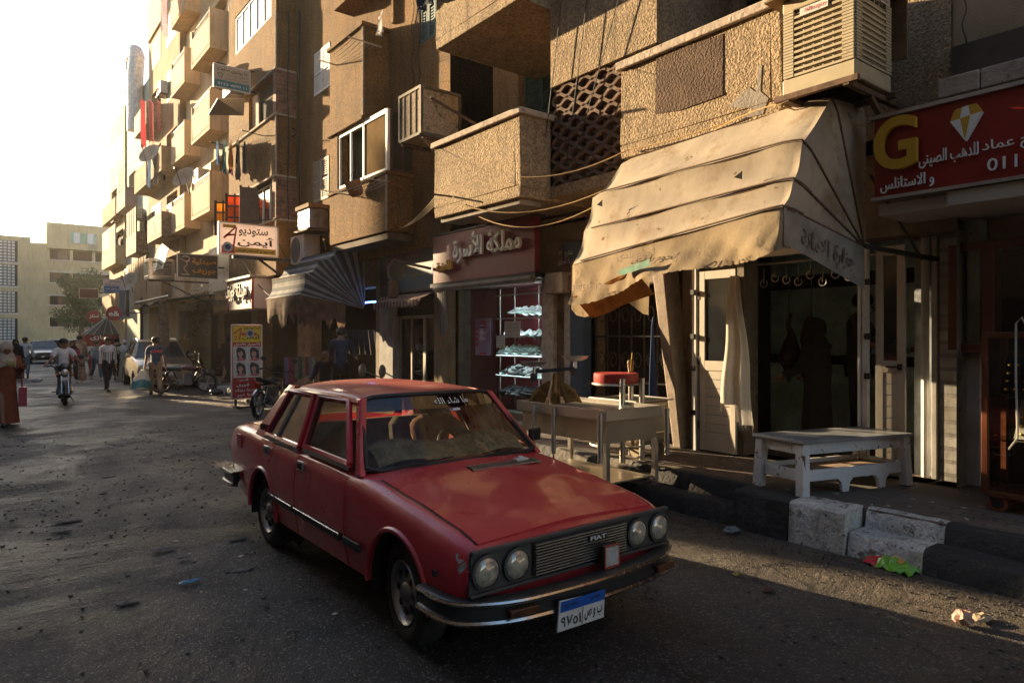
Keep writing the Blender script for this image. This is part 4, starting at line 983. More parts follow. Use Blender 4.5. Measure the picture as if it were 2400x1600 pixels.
# number plate hanging from the bumper
pc = [on_y((800 + x / 2.94) / D, (1050 + y / 2.94) / D, 2.585) for x, y in ((1490, 1272), (1810, 1163), (1817, 985), (1507, 1055))]
o = MB(); o.prism(pc, (0, .012, 0)); pl = o.build('number_plate', mat('plate_white', (.6, .6, .6), r=.45, var=.12, vs=15), car, bevel=.003)
ex = (pc[1] - pc[0]).normalized(); ez = (pc[3] - pc[0]).normalized(); wpl = (pc[1] - pc[0]).length; hpl = (pc[3] - pc[0]).length
def plate_M(u, v): 
    c = pc[0] + ex * wpl * u + ez * hpl * v + Vector((0, -.003, 0)); yv = Vector((0, -1, 0))
    return Matrix(((ex.x, ez.x, 0, c.x), (ex.y, ez.y, -1, c.y), (ex.z, ez.z, 0, c.z), (0, 0, 0, 1)))
o = MB(); q = lambda u, v: pc[0] + ex * wpl * u + ez * hpl * v + Vector((0, -.0015, 0))
o.poly([q(.02, .62), q(.98, .62), q(.98, .97), q(.02, .97)]); o.build('plate_band', mat('plate_blue', (.01, .09, .42), r=.4, var=.15, vs=15), pl)
o = MB(); lettering(o, '٩٧٥١', plate_M(.26, .3), w=wpl * .42, h=hpl * .34, bold=.012); pl_l = o.build('plate_letters', BLK, pl); o = MB(); lettering(o, 'ب و ص', plate_M(.74, .3), w=wpl * .38, h=hpl * .36, bold=.012); o.poly([q(.495, .04), q(.51, .04), q(.51, .6), q(.495, .6)])
lettering(o, 'مصر', plate_M(.75, .79), w=wpl * .2, h=hpl * .16, bold=.012); lettering(o, 'EGYPT', plate_M(.25, .79), w=wpl * .28, h=hpl * .12, bold=.012); o.build('plate_letters', BLK, pl)
# cabin: roof, pillars, glass
def sx_(z): return .742 - (z - .93) * .43
r_ = MB()
def roofp(u, v):
    a = 2 * u - 1; y = 4.35 + 1.47 * v + (.045 * (a * a) if v < .5 else -.05 * a * a) * abs(2 * v - 1)
    z = 1.372 - .05 * abs(a) ** 3 - .035 * (2 * v - 1) ** 4 - .008 * a * a; x = a * (.555 + .025 * math.sin(math.pi * v) + .0)
    return (CX0 + x, y, z)
r_.grid(roofp, 20, 20)
rs_ = [roofp(u, v) for u, v in [(0, i / 20) for i in range(21)]]
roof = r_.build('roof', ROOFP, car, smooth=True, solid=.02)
for s in (-1, 1):
    dm = MB(); dm.tube([(CX0 + s * (.575 + .02 * math.sin(math.pi * t)), 4.38 + 1.42 * t, 1.312 - .03 * (2 * t - 1) ** 4) for t in [i / 14 for i in range(15)]], .017, 6); dm.build('roof_gutter', CARP, car, smooth=True)
    P_ = MB()
    def pil(a, b_, w, d):
        P_.loft([[(CX0 + s * (x - .01), y - w / 2, z), (CX0 + s * (x - .01), y + w / 2, z), (CX0 + s * (x - .01 - d), y + w / 2, z), (CX0 + s * (x - .01 - d), y - w / 2, z)] for x, y, z in (a, b_)])
    pil((sx_(.87), 4.02, .86), (sx_(1.315) + .0, 4.41, 1.32), .075, .05); A = P_.build('front_pillar', CARP, car, bevel=.012)
    P_ = MB(); pil((sx_(.9), 4.975, .89), (sx_(1.31), 5.075, 1.315), .09, .04); P_.build('middle_pillar', CARP, car, bevel=.01)
    P_ = MB(); pr_ = []
    for z, ya, yb in ((.90, 5.82, 6.12), (1.0, 5.78, 6.07), (1.1, 5.74, 6.0), (1.2, 5.68, 5.93), (1.3, 5.63, 5.84), (1.335, 5.6, 5.8)):
        x = sx_(z); pr_.append([(CX0 + s * x, ya, z), (CX0 + s * (x - .012), yb - .03, z), (CX0 + s * (x - .05), yb, z), (CX0 + s * (x - .05), ya, z)])
    P_.loft(pr_); cp = P_.build('rear_pillar', CARP, car, smooth=True)
    P_ = MB()
    for k in range(3): P_.cbox((CX0 + s * (sx_(.985) + .002), 5.86 + k * .06, .975), (.02, .028, .05))
    P_.build('pillar_vent', mat('vent_dark', (.05, .01, .01), r=.6), cp)
    # window frames, panes, waist strips
    for k, (ya, yb, yta, ytb) in enumerate(((4.15, 4.92, 4.5, 5.02), (5.03, 5.76, 5.13, 5.63))):
        z0, z1 = .925, 1.292; q4 = [(CX0 + s * (sx_(z0) + .004), ya, z0 - .01), (CX0 + s * (sx_(z0) + .004), yb, z0 + .01), (CX0 + s * (sx_(z1) + .004), ytb, z1), (CX0 + s * (sx_(z1) + .004), yta, z1 - .005)]
        fr = MB(); fr.tube(q4 + [q4[0]], .024, 6); fo = fr.build('window_frame', CARP, car, smooth=True)
        fr = MB(); cc = sum((Vector(p) for p in q4), Vector()) / 4; qi = [Vector(p) * .93 + cc * .07 + Vector((s * .006, 0, 0)) for p in q4]; fr.tube(qi + [qi[0]], .005, 4); fr.build('rubber_seal', BLK, fo)
        fr = MB(); fr.poly([Vector(p) - Vector((s * .008, 0, 0)) for p in q4]); fr.build('pane', glass_mat('car_side_glass', (.5, .52, .44), base=.05, rough=.03, dust=.35, dustc=(.3, .27, .2)), fo)
        fr = MB(); fr.bar(Vector(q4[0]) + Vector((s * .014, 0, -.02)), Vector(q4[1]) + Vector((s * .014, 0, -.02)), .014, .03); fr.build('chrome_strip', SIL, fo, bevel=.004)
        if k == 1: fr = MB(); fr.bar(Vector(q4[0]).lerp(Vector(q4[1]), .68) + Vector((s * .004, 0, 0)), Vector(q4[3]).lerp(Vector(q4[2]), .62) + Vector((s * .004, 0, 0)), .014, .018); fr.build('quarter_light_bar', SIL, fo)
def wsp(u, v, d=0.0):
    a = 2 * u - 1; e = 1 - .03 * max(0, (2 * v - 1)) ** 8
    return Vector((CX0 + a * (.70 + (.55 - .70) * v) * e, 3.905 + .43 * v + .10 * a * a * (1 - .3 * v) - d * .7, .893 + .435 * v - .012 * abs(a) ** 3 + d * .7))
WSG = glass_mat('windscreen_glass', (.88, .88, .8), base=.0, gloss=.45, rough=.015, dust=.22, dustc=(.4, .33, .22))
g = MB(); g.grid(lambda u, v: wsp(u, v), 20, 10); ws = g.build('windscreen', WSG, car, smooth=True)
rim = [wsp(u, 0) for u in [i / 16 for i in range(1, 16)]] + [wsp(1, v) for v in [.04 + .92 * i / 8 for i in range(9)]] + [wsp(1 - i / 16, 1) for i in range(1, 16)] + [wsp(0, .96 - .92 * i / 8) for i in range(9)]
g = MB(); g.tube(rim, .02, 6, closed=True); g.build('rubber_seal', BLK, ws, smooth=True)
g = MB(); g.grid(lambda u, v: wsp(.015 + .97 * u, .985 - (.2 + .0 * u) * (1 - v) - .02 * math.sin(u * 3.14) * (1 - v), .004), 20, 4); g.build('sun_strip', glass_mat('dark_tint', (.09, .08, .07), base=.05, rough=.03), ws, smooth=True)
c0 = wsp(.6, .87, .008); ux = (wsp(.64, .87, .008) - wsp(.56, .87, .008)).normalized(); uz = (wsp(.6, .92, .008) - wsp(.6, .82, .008)).normalized(); un = ux.cross(uz)
g = MB(); lettering(g, 'ما شاء الله', Matrix(((ux.x, uz.x, un.x, c0.x), (ux.y, uz.y, un.y, c0.y), (ux.z, uz.z, un.z, c0.z), (0, 0, 0, 1))), w=.3, h=.062, bold=.012); g.build('sun_strip_lettering', WHPAINT, ws)
g = MB(); g.grid(lambda u, v: wsp(.56 + .075 * u, .715 + .035 * v, .006), 2, 1); st_ = g.build('sticker', WHPAINT, ws); g = MB(); g.grid(lambda u, v: wsp(.562 + .018 * u, .718 + .029 * v, .008), 2, 1); g.build('sticker_mark', mat('sticker_blue', (.03, .12, .5), r=.4), st_)
g = MB(); g.grid(lambda u, v: (CX0 + (2 * u - 1) * (.66 - .12 * v), 6.06 - .22 * v - .05 * (2 * u - 1) ** 2, .95 + .375 * v), 12, 6); rw = g.build('rear_window', glass_mat('rear_glass', (.6, .62, .55), base=.04, dust=.3), car, smooth=True)
# cabin inside
INT = mat('dark_trim', (.03, .026, .022), r=.85, var=.3, vs=9); SEAT = mat('worn_seat_cloth', (.1, .07, .055), r=.95, var=.3, vs=12)
g = MB(); g.box((CX0 - .63, 4.04, .6), (CX0 + .63, 4.3, .86)); da = g.build('dashboard', INT, car, bevel=.04)
FUR = mat('brown_fur', (.45, .32, .2), r=1, var=.45, vs=14, bump=1, bs=90, bd=.02)
g = MB(); random.seed(11)
def furp(u, v):
    x = -.6 + 1.2 * u; y = 4.02 + .42 * v; 
    return Vector((CX0 + x, y, .862 + .15 * math.sin(math.pi * min(1, v * .9 + .06)) ** .7 + .02 * math.sin(9 * u) - .05 * max(0, abs(2 * u - 1) - .75)))
g.grid(furp, 40, 12)
for i in range(4200):
    u_, v_ = random.random(), random.random(); p = furp(u_, v_); d = Vector((random.uniform(-1, 1), random.uniform(-1.2, .6), random.uniform(.2, .9))).normalized() * random.uniform(.012, .03); e = Vector((random.uniform(-1, 1), random.uniform(-1, 1), 0)).normalized() * .0022
    g.add([p - e, p + e, p + d], [(0, 1, 2)])
g.build('fur_cover', FUR, da)
for x in (-.36, .36):
    g = MB(); g.box((CX0 + x - .25, 4.72, .45), (CX0 + x + .25, 5.15, .6)); se = g.build('seat', SEAT, car, bevel=.05)
    g = MB(); g.loft([[(CX0 + x + a * w, y + d, z) for a, d in ((-1, -.05), (1, -.05), (1, .07), (-1, .07))] for w, y, z in ((.24, 5.1, .5), (.25, 5.17, .75), (.23, 5.24, 1.0), (.17, 5.26, 1.06))]); g.build('backrest', SEAT, se, bevel=.03)
g = MB(); g.box((CX0 - .6, 5.55, .45), (CX0 + .6, 5.9, .62)); g.box((CX0 - .6, 5.82, .6), (CX0 + .6, 5.98, .98)); g.build('rear_seat', SEAT, car, bevel=.05)
g = MB(); sc = Vector((CX0 + .36, 4.5, .90)); ax = Vector((0, .55, -.83)).normalized(); e1 = Vector((1, 0, 0)); e2 = ax.cross(e1)
g.tube([sc + (e1 * math.cos(t) + e2 * math.sin(t)) * .185 for t in [2 * math.pi * i / 26 for i in range(26)]], .016, 7, closed=True)
for a in (.5, 2.64, 4.71): g.bar(sc - ax * -.02, sc + (e1 * math.cos(a) + e2 * math.sin(a)) * .18, .03, .012)
g.tube([sc, sc + Vector((0, -.3, -.16))], .03, 8); g.build('steering_wheel', BLK, car, smooth=True)
g = MB(); g.cbox((CX0 + .03, 4.42, 1.2), (.19, .02, .055)); g.bar((CX0 + .03, 4.42, 1.22), (CX0 + .03, 4.39, 1.31), .015); g.build('interior_mirror', INT, car, bevel=.008)
g = MB(); g.cbox((CX0 + .86, 4.2, .97), (.13, .05, .1), Matrix.Rotation(.3, 3, 'Z')); g.bar((CX0 + .72, 4.2, .93), (CX0 + .83, 4.2, .95), .03); g.build('wing_mirror', BLK, car, bevel=.015)
g = MB(); g.box((CX0 - .62, 3.0, .2), (CX0 + .62, 6.3, .25)); g.build('underbody', mat('muddy_underside', (.02, .017, .014)), car)
for s in (-1, 1):
    g = MB(); g.cbox((CX0 + s * .5, 7.02, .68), (.26, .03, .13)); g.build('tail_light', mat('red_lens', (.3, .02, .015), r=.2), car, bevel=.01)
    g = MB(); g.bar((CX0 + s * .3 - .25, 3.9, .905), (CX0 + s * .3 + .2, 3.92, .93), .01); g.build('wiper', BLK, car)
g = MB(); g.cbox((CX0 - .772, 6.45, .80), (.012, .12, .12)); g.build('fuel_flap', CARP, car, bevel=.004); g = MB(); g.cbox((CX0 - .798, 3.02, .53), (.012, .035, .03)); g.build('side_lamp_hole', BLK, car)
CHIP = mat('bare_primer', (.32, .28, .27), r=.8, var=.3, vs=20)
g = MB(); rgc = random.Random(2)
for yy, zz, rr in ((2.845, .655, .035), (2.83, .6, .028)):
    pts = []
    for i in range(9):
        a = 2 * math.pi * i / 9; y_, z_ = yy + rr * rgc.uniform(.5, 1.1) * math.cos(a), zz + rr * rgc.uniform(.6, 1.2) * math.sin(a); pts.append((CX0 - side_x(y_, z_) - .002, y_, z_))
    g.poly(pts)
g.build('paint_chip', CHIP, car)
# wheels
def wheel(yy, s, turn=0.0):
    root = MB(); r = .292; w = .165; xo = s * .745
    M = Matrix.Translation((CX0 + xo, yy, r)) @ Matrix.Rotation(turn, 4, 'Z')
    t = MB(); t.lathe([(.175, .02 * -s), (.2, .0), (.235, 0.006 * s), (.272, -.006 * s), (.289, -.022 * s), (.292, -.04 * s), (.292, -(w - .03) * s), (.285, -(w - .012) * s), (.25, -w * s), (.17, -w * s)], (0, 0, 0), 'x', 40)
    t.v = [tuple(M @ Vector(p)) for p in t.v]; wh = t.build('wheel', TYRE, car, smooth=True)
    t = MB(); t.lathe([(.182, -.006 * s), (.178, .002 * s), (.165, -.008 * s), (.155, -.035 * s), (.13, -.045 * s), (.12, -.03 * s), (.085, -.018 * s), (.06, -.022 * s), (.048, -.005 * s), (.03, .002 * s), (.001, .004 * s)], (0, 0, 0), 'x', 40)
    t.v = [tuple(M @ Vector(p)) for p in t.v]; t.build('rim', SIL, wh, smooth=True)
    t = MB()
    for k in range(8):
        a = 2 * math.pi * k / 8; t.cbox((-.026 * s, .105 * math.cos(a), .105 * math.sin(a)), (.02, .03, .045), Matrix.Rotation(a - math.pi / 2, 3, 'X'))
    t.v = [tuple(M @ Vector(p)) for p in t.v]; t.build('rim_slots', BLK, wh)
for s in (-1, 1): wheel(3.45, s, R(-7)); wheel(5.77, s)
# ================================================================ signs
def board_x(name, label, x, y0, y1, z0, z1, m, d=.08, group=None, cat='sign'):
    t = thing(name, label, cat, (x + d / 2, (y0 + y1) / 2, z0), group)
    b = MB(); b.box((x, y0, z0), (x + d, y1, z1)); b.build('panel', m, t, bevel=.006); return t
def letters_x(parent, text, px, py, x, w, h, m, depth=.0, bold=.012, name='lettering', wide=None):
    """lettering on a street-facing board: centred where the sight line (px, py) meets plane x; w in display pixels between two points if wide given"""
    p = on_x(px, py, x)
    if wide: w = abs(on_x(wide[0], py, x).y - on_x(wide[1], py, x).y)
    g = MB(); lettering(g, text, frame_x(x, p.y, p.z), w=w, h=h, depth=depth, bold=bold); return g.build(name, m, parent)
def letters_y(parent, text, px, py, y, w, h, m, bold=.015, name='lettering', wide=None, depth=0.0):
    p = on_y(px, py, y)
    if wide: w = abs(on_y(wide[0], py, y).x - on_y(wide[1], py, y).x)
    g = MB(); lettering(g, text, frame_y(p.x, y, p.z), w=w, h=h, bold=bold, depth=depth); return g.build(name, m, parent)
SRED = mat('sign_red', (.28, .012, .012), r=.35, var=.08, vs=3); GOLD = mat('sign_gold', (.62, .36, .03), r=.4, var=.1); SWHITE = mat('sign_letter_white', (.85, .88, .88), r=.4, var=.06); SDARK = mat('sign_ink', (.02, .02, .022), r=.6); SIDEG = mat('letter_side_brown', (.2, .1, .07), r=.5)
gs = board_x('shop_sign', 'long red gold-shop sign with yellow letter and diamond, under a stone ledge', 6.5, -1.6, 2.9, 3.02, 3.73, SRED, .1)
u = MB(); u.box((6.46, -1.6, 3.73), (6.62, 2.92, 3.765)); u.box((6.47, -1.6, 2.99), (6.6, 2.92, 3.02)); u.build('metal_trim', mat('brushed_trim', (.45, .46, .47), r=.35, m=.8), gs)
u = MB(); p = on_x(2056, 329, 6.43); lettering(u, 'G', frame_x(6.46, p.y, p.z), w=.36, h=.47, depth=.05, bold=.035, res=6); u.build('letter', GOLD, gs)
u = MB(); p = on_x(2216, 281, 6.44); cy, cz = p.y, p.z
def dia(pts, m, nm): o = MB(); o.prism([(6.44, cy - a, cz + b) for a, b in pts], (.055, 0, 0)); return o.build(nm, m, gs)
A_ = [(-.11, .03), (-.075, .12), (-.02, .13), (.02, .135), (.08, .135), (.12, .06), (.0, -.15)]
dia([(-.11, .03), (-.075, .12), (-.02, .13), (-.035, .04)], GOLD, 'diamond_facet'); dia([(-.02, .13), (.025, .135), (.04, .05), (-.035, .04)], SWHITE, 'diamond_facet'); dia([(.025, .135), (.08, .135), (.12, .06), (.04, .05)], GOLD, 'diamond_facet')
dia([(-.11, .03), (-.035, .04), (0, -.15)], SWHITE, 'diamond_facet'); dia([(-.035, .04), (.04, .05), (0, -.15)], GOLD, 'diamond_facet'); dia([(.04, .05), (.12, .06), (0, -.15)], SWHITE, 'diamond_facet')
letters_x(gs, 'للدهب الصينى', 2178, 358, 6.48, None, .14, SWHITE, .02, 0, wide=(2110, 2246)); letters_x(gs, 'و الاستانلس', 2083, 420, 6.48, None, .13, SWHITE, .02, 0, wide=(2022, 2144))
letters_x(gs, '01111', 2330, 370, 6.48, .36, .1, SWHITE, .02, .0); letters_x(gs, 'فرج عماد', 2330, 328, 6.48, .44, .12, SWHITE, .015, 0)
SMAR = mat('sign_maroon', (.19, .012, .045), r=.45, var=.12, vs=2, streak=.25)
ms = board_x('shop_sign', 'maroon shoe-shop sign with raised white Arabic letters under the sand balcony', 6.9, 8.25, 11.3, 2.76, 3.66, SMAR, .1)
letters_x(ms, 'مملكة الأسرة', 1116, 562, 6.86, None, .52, SWHITE, .04, .045, wide=(1040, 1194)); letters_x(ms, 'للأحذية', 1023, 612, 6.86, None, .22, GOLD, .05, .02, wide=(1006, 1040))
u = MB(); u.box((6.86, 8.2, 2.68), (7.15, 11.35, 2.75)); u.box((6.88, 8.2, 3.66), (7.1, 11.35, 3.69)); u.build('metal_trim', RAIL, ms)
SDK = mat('sign_faded_black', (.03, .03, .035), r=.6, var=.3, vs=2, c2=(.06, .05, .05), c2s=2, c2t=.55)
ds = board_x('shop_sign', 'faded black and blue shop sign beneath the ochre bay', 7.02, 11.42, 13.75, 2.66, 3.5, SDK)
u = MB(); u.poly([(7.012, 11.5, 2.72), (7.012, 13.0, 2.72), (7.012, 12.6, 3.1), (7.012, 11.5, 3.16)]); u.build('blue_band', mat('faded_blue', (.01, .07, .15), r=.6, var=.3), ds)
letters_x(ds, 'هدايا المانى', 925, 585, 7.01, 1.5, .3, mat('faded_red_letter', (.25, .035, .035), r=.6)); letters_x(ds, 'احدث الهدايا و شركاه', 950, 630, 7.01, .9, .11, mat('faded_yellow_letter', (.4, .3, .05), r=.6))
np_ = board_x('street_sign', 'small dark blue street name plate with white Arabic script on the brown wall', 7.13, 7.3, 7.86, 2.86, 3.2, mat('enamel_blue', (.01, .022, .075), r=.4, var=.2, vs=8, c2=(.05, .05, .06), c2s=14, c2t=.64), .03)
letters_x(np_, 'شارع', 1306, 582, 7.125, .17, .1, SWHITE, bold=0); letters_x(np_, 'صبحى بك الجيلاوى', 1304, 600, 7.125, .46, .11, SWHITE, bold=0); letters_x(np_, 'ST', 1287, 581, 7.125, .07, .05, SWHITE, bold=0)
def board_y(name, label, y, q, m, d=.12, frame=None, cat='sign'):
    (ax, ay), (bx, by), (cx, cy_), (dx, dy_) = q
    P = [on_y(a, b, y) for a, b in q]
    x0 = (P[0].x + P[3].x) / 2; x1 = (P[1].x + P[2].x) / 2; z1 = (P[0].z + P[1].z) / 2; z0 = (P[2].z + P[3].z) / 2
    t = thing(name, label, cat, ((x0 + x1) / 2, y, z0)); b = MB(); b.box((x0, y, z0), (x1, y + d, z1)); b.build('panel', m, t, bevel=.008)
    if frame:
        b = MB(); e = .03
        for a, c in (((x0, z0), (x1, z0)), ((x1, z0), (x1, z1)), ((x1, z1), (x0, z1)), ((x0, z1), (x0, z0))): b.bar((a[0], y, a[1]), (c[0], y, c[1]), e, e)
        b.build('frame', frame, t)
    return t, x0, x1, z0, z1
def patch_y(parent, y, x0, x1, z0, z1, m, name): b = MB(); b.poly([(x0, y, z0), (x1, y, z0), (x1, y, z1), (x0, y, z1)]); return b.build(name, m, parent)
PINKW_ = mat('pinkish_white_board', (.85, .76, .74), r=.5, var=.04, trans=.42); SYEL = mat('sign_yellow', (.68, .42, .06), r=.5, var=.08); ALU = mat('aluminium', (.45, .43, .4), r=.35, m=.7, var=.1)
def studio_art(t, y, x0, x1, z0, z1, two=False):
    W, H = x1 - x0, z1 - z0
    def P(u, v): return (x0 + W * u, y, z0 + H * v)
    b = MB(); b.poly([P(.2, .06), P(.235, .06), P(.3, .88), P(.27, .84)]); b.poly([P(.06, .52), P(.09, .47), P(.28, .86), P(.26, .88)]); b.poly([P(.1, .62), P(.12, .56), P(.26, .6), P(.25, .66)])
    b.build('red_strokes', mat('brush_red', (.5, .03, .03), r=.5), t)
    b = MB(); b.lathe([(.001, 0), (H * .16, 0)], (x0 + W * .14, y - .001, z0 + H * .22), 'y', 20); ca = b.build('camera_lens', mat('lens_grey', (.35, .38, .42), r=.4), t)
    b = MB(); b.lathe([(.001, 0), (H * .09, 0)], (x0 + W * .14, y - .002, z0 + H * .22), 'y', 16); b.build('lens_glass', mat('lens_navy', (.02, .04, .12), r=.3), ca)
st, x0, x1, z0, z1 = board_y('projecting_sign', 'white and yellow projecting photo-studio sign with bold black Arabic letters', 18.35, ((502, 513), (637, 518), (639, 590), (503, 583)), PINKW_, .14, ALU)
y = 18.325; W = x1 - x0; H = z1 - z0
patch_y(st, y - .002, x0 + W * .04, x0 + W * .27, z0 + .02, z0 + H * .26, mat('sign_red2', (.55, .06, .05), r=.5), 'red_block'); studio_art(st, y - .006, x0, x1, z0, z1)
patch_y(st, y - .003, x0 + W * .25, x1 - W * .04, z0 + H * .05, z0 + H * .24, SYEL, 'yellow_band'); patch_y(st, y - .003, x0 + W * .06, x0 + W * .28, z1 - H * .17, z1 - H * .06, SYEL, 'yellow_band')
def L(t, s, u, v, w, h, m, x0, x1, z0, z1, y, bold=.02): 
    g = MB(); lettering(g, s, frame_y(x0 + (x1 - x0) * u, y, z0 + (z1 - z0) * v), w=(x1 - x0) * w, h=(z1 - z0) * h, bold=bold); return g.build('lettering', m, t)
a_ = (x0, x1, z0, z1, y - .008)
L(st, 'ستوديو', .57, .73, .5, .27, SDARK, *a_, bold=.04); L(st, 'أيمن', .62, .44, .64, .36, SDARK, *a_, bold=.05); L(st, 'اتصور و أستلم فورى', .6, .14, .66, .14, SDARK, *a_); L(st, 'الاختيار الامثل', .17, .885, .19, .07, SDARK, *a_, bold=.01); L(st, 'ارخص .. اسرع', .16, .78, .18, .06, SDARK, *a_, bold=.01); L(st, 'الله يعلم و انتم', .47, .9, .26, .05, SDARK, *a_, bold=0)
u = MB(); u.box((x0 + .35, 18.36, z0 - .1), (6.9, 18.44, z0 - .02)); u.bar((x0 + 1.0, 18.4, z0 - .06), (6.7, 18.6, z0 - .6), .05); u.bar((x0 + .4, 18.42, z1), (6.5, 18.7, z1 + .3), .03); u.build('bracket', RAIL, st)
ph, x0, x1, z0, z1 = board_y('projecting_sign', 'dark brown pharmacy sign with orange letters and snake-and-bowl emblem', 25.0, ((407, 582), (500, 588), (500, 641), (408, 637)), mat('sign_brown', (.045, .035, .03), r=.45, var=.15), .16, ALU)
ORL = mat('sign_orange', (.65, .28, .03), r=.5); PKL = mat('emblem_pink', (.55, .38, .3), r=.5); a_ = (x0, x1, z0, z1, 24.96); W = x1 - x0; H = z1 - z0
L(ph, 'صيدلية', .65, .7, .6, .3, ORL, *a_, bold=.03); L(ph, 'جوزيف', .66, .3, .58, .3, ORL, *a_, bold=.03)
g = MB(); ex_, ez_ = x0 + W * .19, z0 + H * .5
g.tube([(ex_ + W * .1 * math.cos(t), 24.965, ez_ + H * .28 + H * .12 * math.sin(t)) for t in [i * .35 - 1.4 for i in range(12)]], .02, 5); g.tube([(ex_ + .05 * math.sin(i * .8), 24.965, ez_ + H * .18 - i * H * .05) for i in range(12)], .016, 5)
g.tube([(ex_ - W * .14, 24.965, ez_ + H * .3), (ex_, 24.965, ez_ + H * .2), (ex_ + W * .08, 24.965, ez_ + H * .24)], .016, 5); g.bar((ex_ - W * .1, 24.965, ez_ - H * .36), (ex_ + W * .1, 24.965, ez_ - H * .36), .03); g.build('emblem', PKL, ph)
u = MB(); u.bar((x1, 25.06, (z0 + z1) / 2), (7.6, 25.06, (z0 + z1) / 2), .06); u.build('bracket', RAIL, ph)
dn, x0, x1, z0, z1 = board_y('projecting_sign', 'small beige and teal dentist sign high on the ochre building', 20.5, ((490, 152), (574, 158), (574, 209), (492, 205)), mat('sign_beige', (.5, .4, .28), r=.5, var=.1), .1, WHPAINT)
a_ = (x0, x1, z0, z1, 20.475); W = x1 - x0; H = z1 - z0
patch_y(dn, 20.478, x0 + .02, x1 - .02, z0 + .02, z0 + H * .34, mat('sign_teal', (.02, .17, .18), r=.5), 'teal_band'); L(dn, 'د/ بيشوى صفوت', .5, .8, .82, .2, SDARK, *a_); L(dn, 'اخصائى طب و جراحة', .62, .6, .56, .1, SDARK, *a_, bold=.005); L(dn, 'الفم و الاسنان', .62, .45, .54, .1, SDARK, *a_, bold=.005); L(dn, '0122 4870 11', .5, .17, .8, .1, SWHITE, *a_, bold=0)
g = MB(); g.tube([(x0 + W * (.17 + .06 * math.cos(t) * (1 + .25 * math.sin(3 * t))), 20.47, z0 + H * (.54 + .1 * math.sin(t))) for t in [i * .4 for i in range(16)]], .008, 4, closed=True); g.build('tooth_outline', SDARK, dn)
u = MB(); u.bar((x1, 20.55, z0 + .1), (6.5, 20.7, z0 + .1), .05); u.bar((x1 - .1, 20.55, z1), (6.5, 20.7, z1 + .1), .04); u.build('bracket', RAIL, dn)
lb, x0, x1, z0, z1 = board_y('projecting_sign', 'distant white and blue laboratory sign above the far shops', 44.0, ((237, 642), (288, 640), (289, 671), (238, 673)), mat('sign_pale', (.6, .58, .55), r=.5), .1)
a_ = (x0, x1, z0, z1, 43.97); H = z1 - z0; patch_y(lb, 43.98, x0, x1, z0, z0 + H * .48, mat('sign_blue', (.03, .16, .4), r=.5), 'blue_band'); L(lb, 'معمل تحاليل', .5, .82, .5, .2, mat('sign_navy', (.03, .06, .2), r=.5), *a_); L(lb, 'د/ امانى محمد السمان', .5, .6, .9, .2, mat('sign_navy', (.03, .06, .2)), *a_); L(lb, 'كيمياء و تحاليل طبية', .5, .26, .8, .16, SWHITE, *a_, bold=0)
u = MB(); u.bar((x1, 44.05, z0 + .5), (7.3, 44.05, z0 + .5), .08); u.build('bracket', RAIL, lb)
bl, x0, x1, z0, z1 = board_y('projecting_sign', 'plain dark brown sign back beside the tree, at the far end', 52.0, ((182, 663), (226, 663), (226, 685), (182, 685)), mat('sign_back_brown', (.07, .035, .025), r=.6), .12, ALU)
u = MB(); u.bar((x1, 52.06, z0 + .4), (7.4, 52.06, z0 + .4), .08); u.build('bracket', RAIL, bl)
def round_sign(label, px, py, y, r, txt):
    p = on_y(px, py, y); t = thing('round_sign', label, 'sign', (p.x, y, p.z)); b = MB(); b.lathe([(.001, 0), (r, 0), (r, .08), (.001, .08)], (p.x, y, p.z), 'y', 24); b.build('disc', mat('disc_red', (.3, .015, .03), r=.4), t)
    g = MB(); lettering(g, txt, frame_y(p.x, y - .01, p.z), w=r * 1.3, h=r * .7, bold=.03); g.build('lettering', SWHITE, t); g = MB(); g.bar((p.x, y + .04, p.z), (7.3, y + .04, p.z + .1), .05); g.build('bracket', RAIL, t)
round_sign('round red telecom sign with white mark over the far parasol', 262, 720, 38, .36, 'e&'); round_sign('round red sign half hidden at the far end of the shop row', 216, 727, 52, .4, 'سنتر')
# pharmacy box sign with raised letters, and the letters board beneath
pb = thing('box_sign', 'white pharmacy box sign with black raised letters, overhanging the far pavement', 'sign', (6.4, 20.4, 3))
PA = on_x(580, 640, 6.1); PB_ = on_x(628, 640, 6.1); za, zb_ = on_x(580, 708, 6.1).z, on_x(580, 636, 6.1).z
b = MB(); b.box((6.1, PA.y, za), (7.0, PA.y + 2.4, zb_)); b.build('panel', mat('box_sign_white', (.6, .57, .54), r=.4, var=.08), pb, bevel=.02); b = MB(); b.box((6.07, PA.y - .02, za - .02), (6.13, PA.y + .05, zb_ + .02)); b.box((6.07, PA.y + 2.3, za - .02), (6.13, PA.y + 2.42, zb_ + .02)); b.build('red_edge', SRED, pb)
zc_ = (za + zb_) / 2; 
for txt, yy, w_, h_ in (('صيدلية', PA.y + .62, .95, .5), ('جوزيف', PA.y + 1.75, .9, .5)): g = MB(); lettering(g, txt, frame_x(6.02, yy, zc_ + .05), w=w_, h=h_, depth=.05, bold=.03); g.build('lettering', SDARK, pb)
b = MB(); b.box((6.0, PA.y - .05, zb_), (7.1, PA.y + 2.6, zb_ + .06)); b.build('canopy', mat('grey_canopy', (.32, .3, .3), r=.6), pb)
lt = thing('letter_board', 'low board of stacked brass Arabic letters beneath the white pharmacy sign', 'sign', (6.4, 24, 2.6)); b = MB(); b.box((6.45, 22.3, 2.5), (6.55, 25.2, 3.3)); b.build('panel', mat('board_tan', (.2, .15, .1), r=.7), lt)
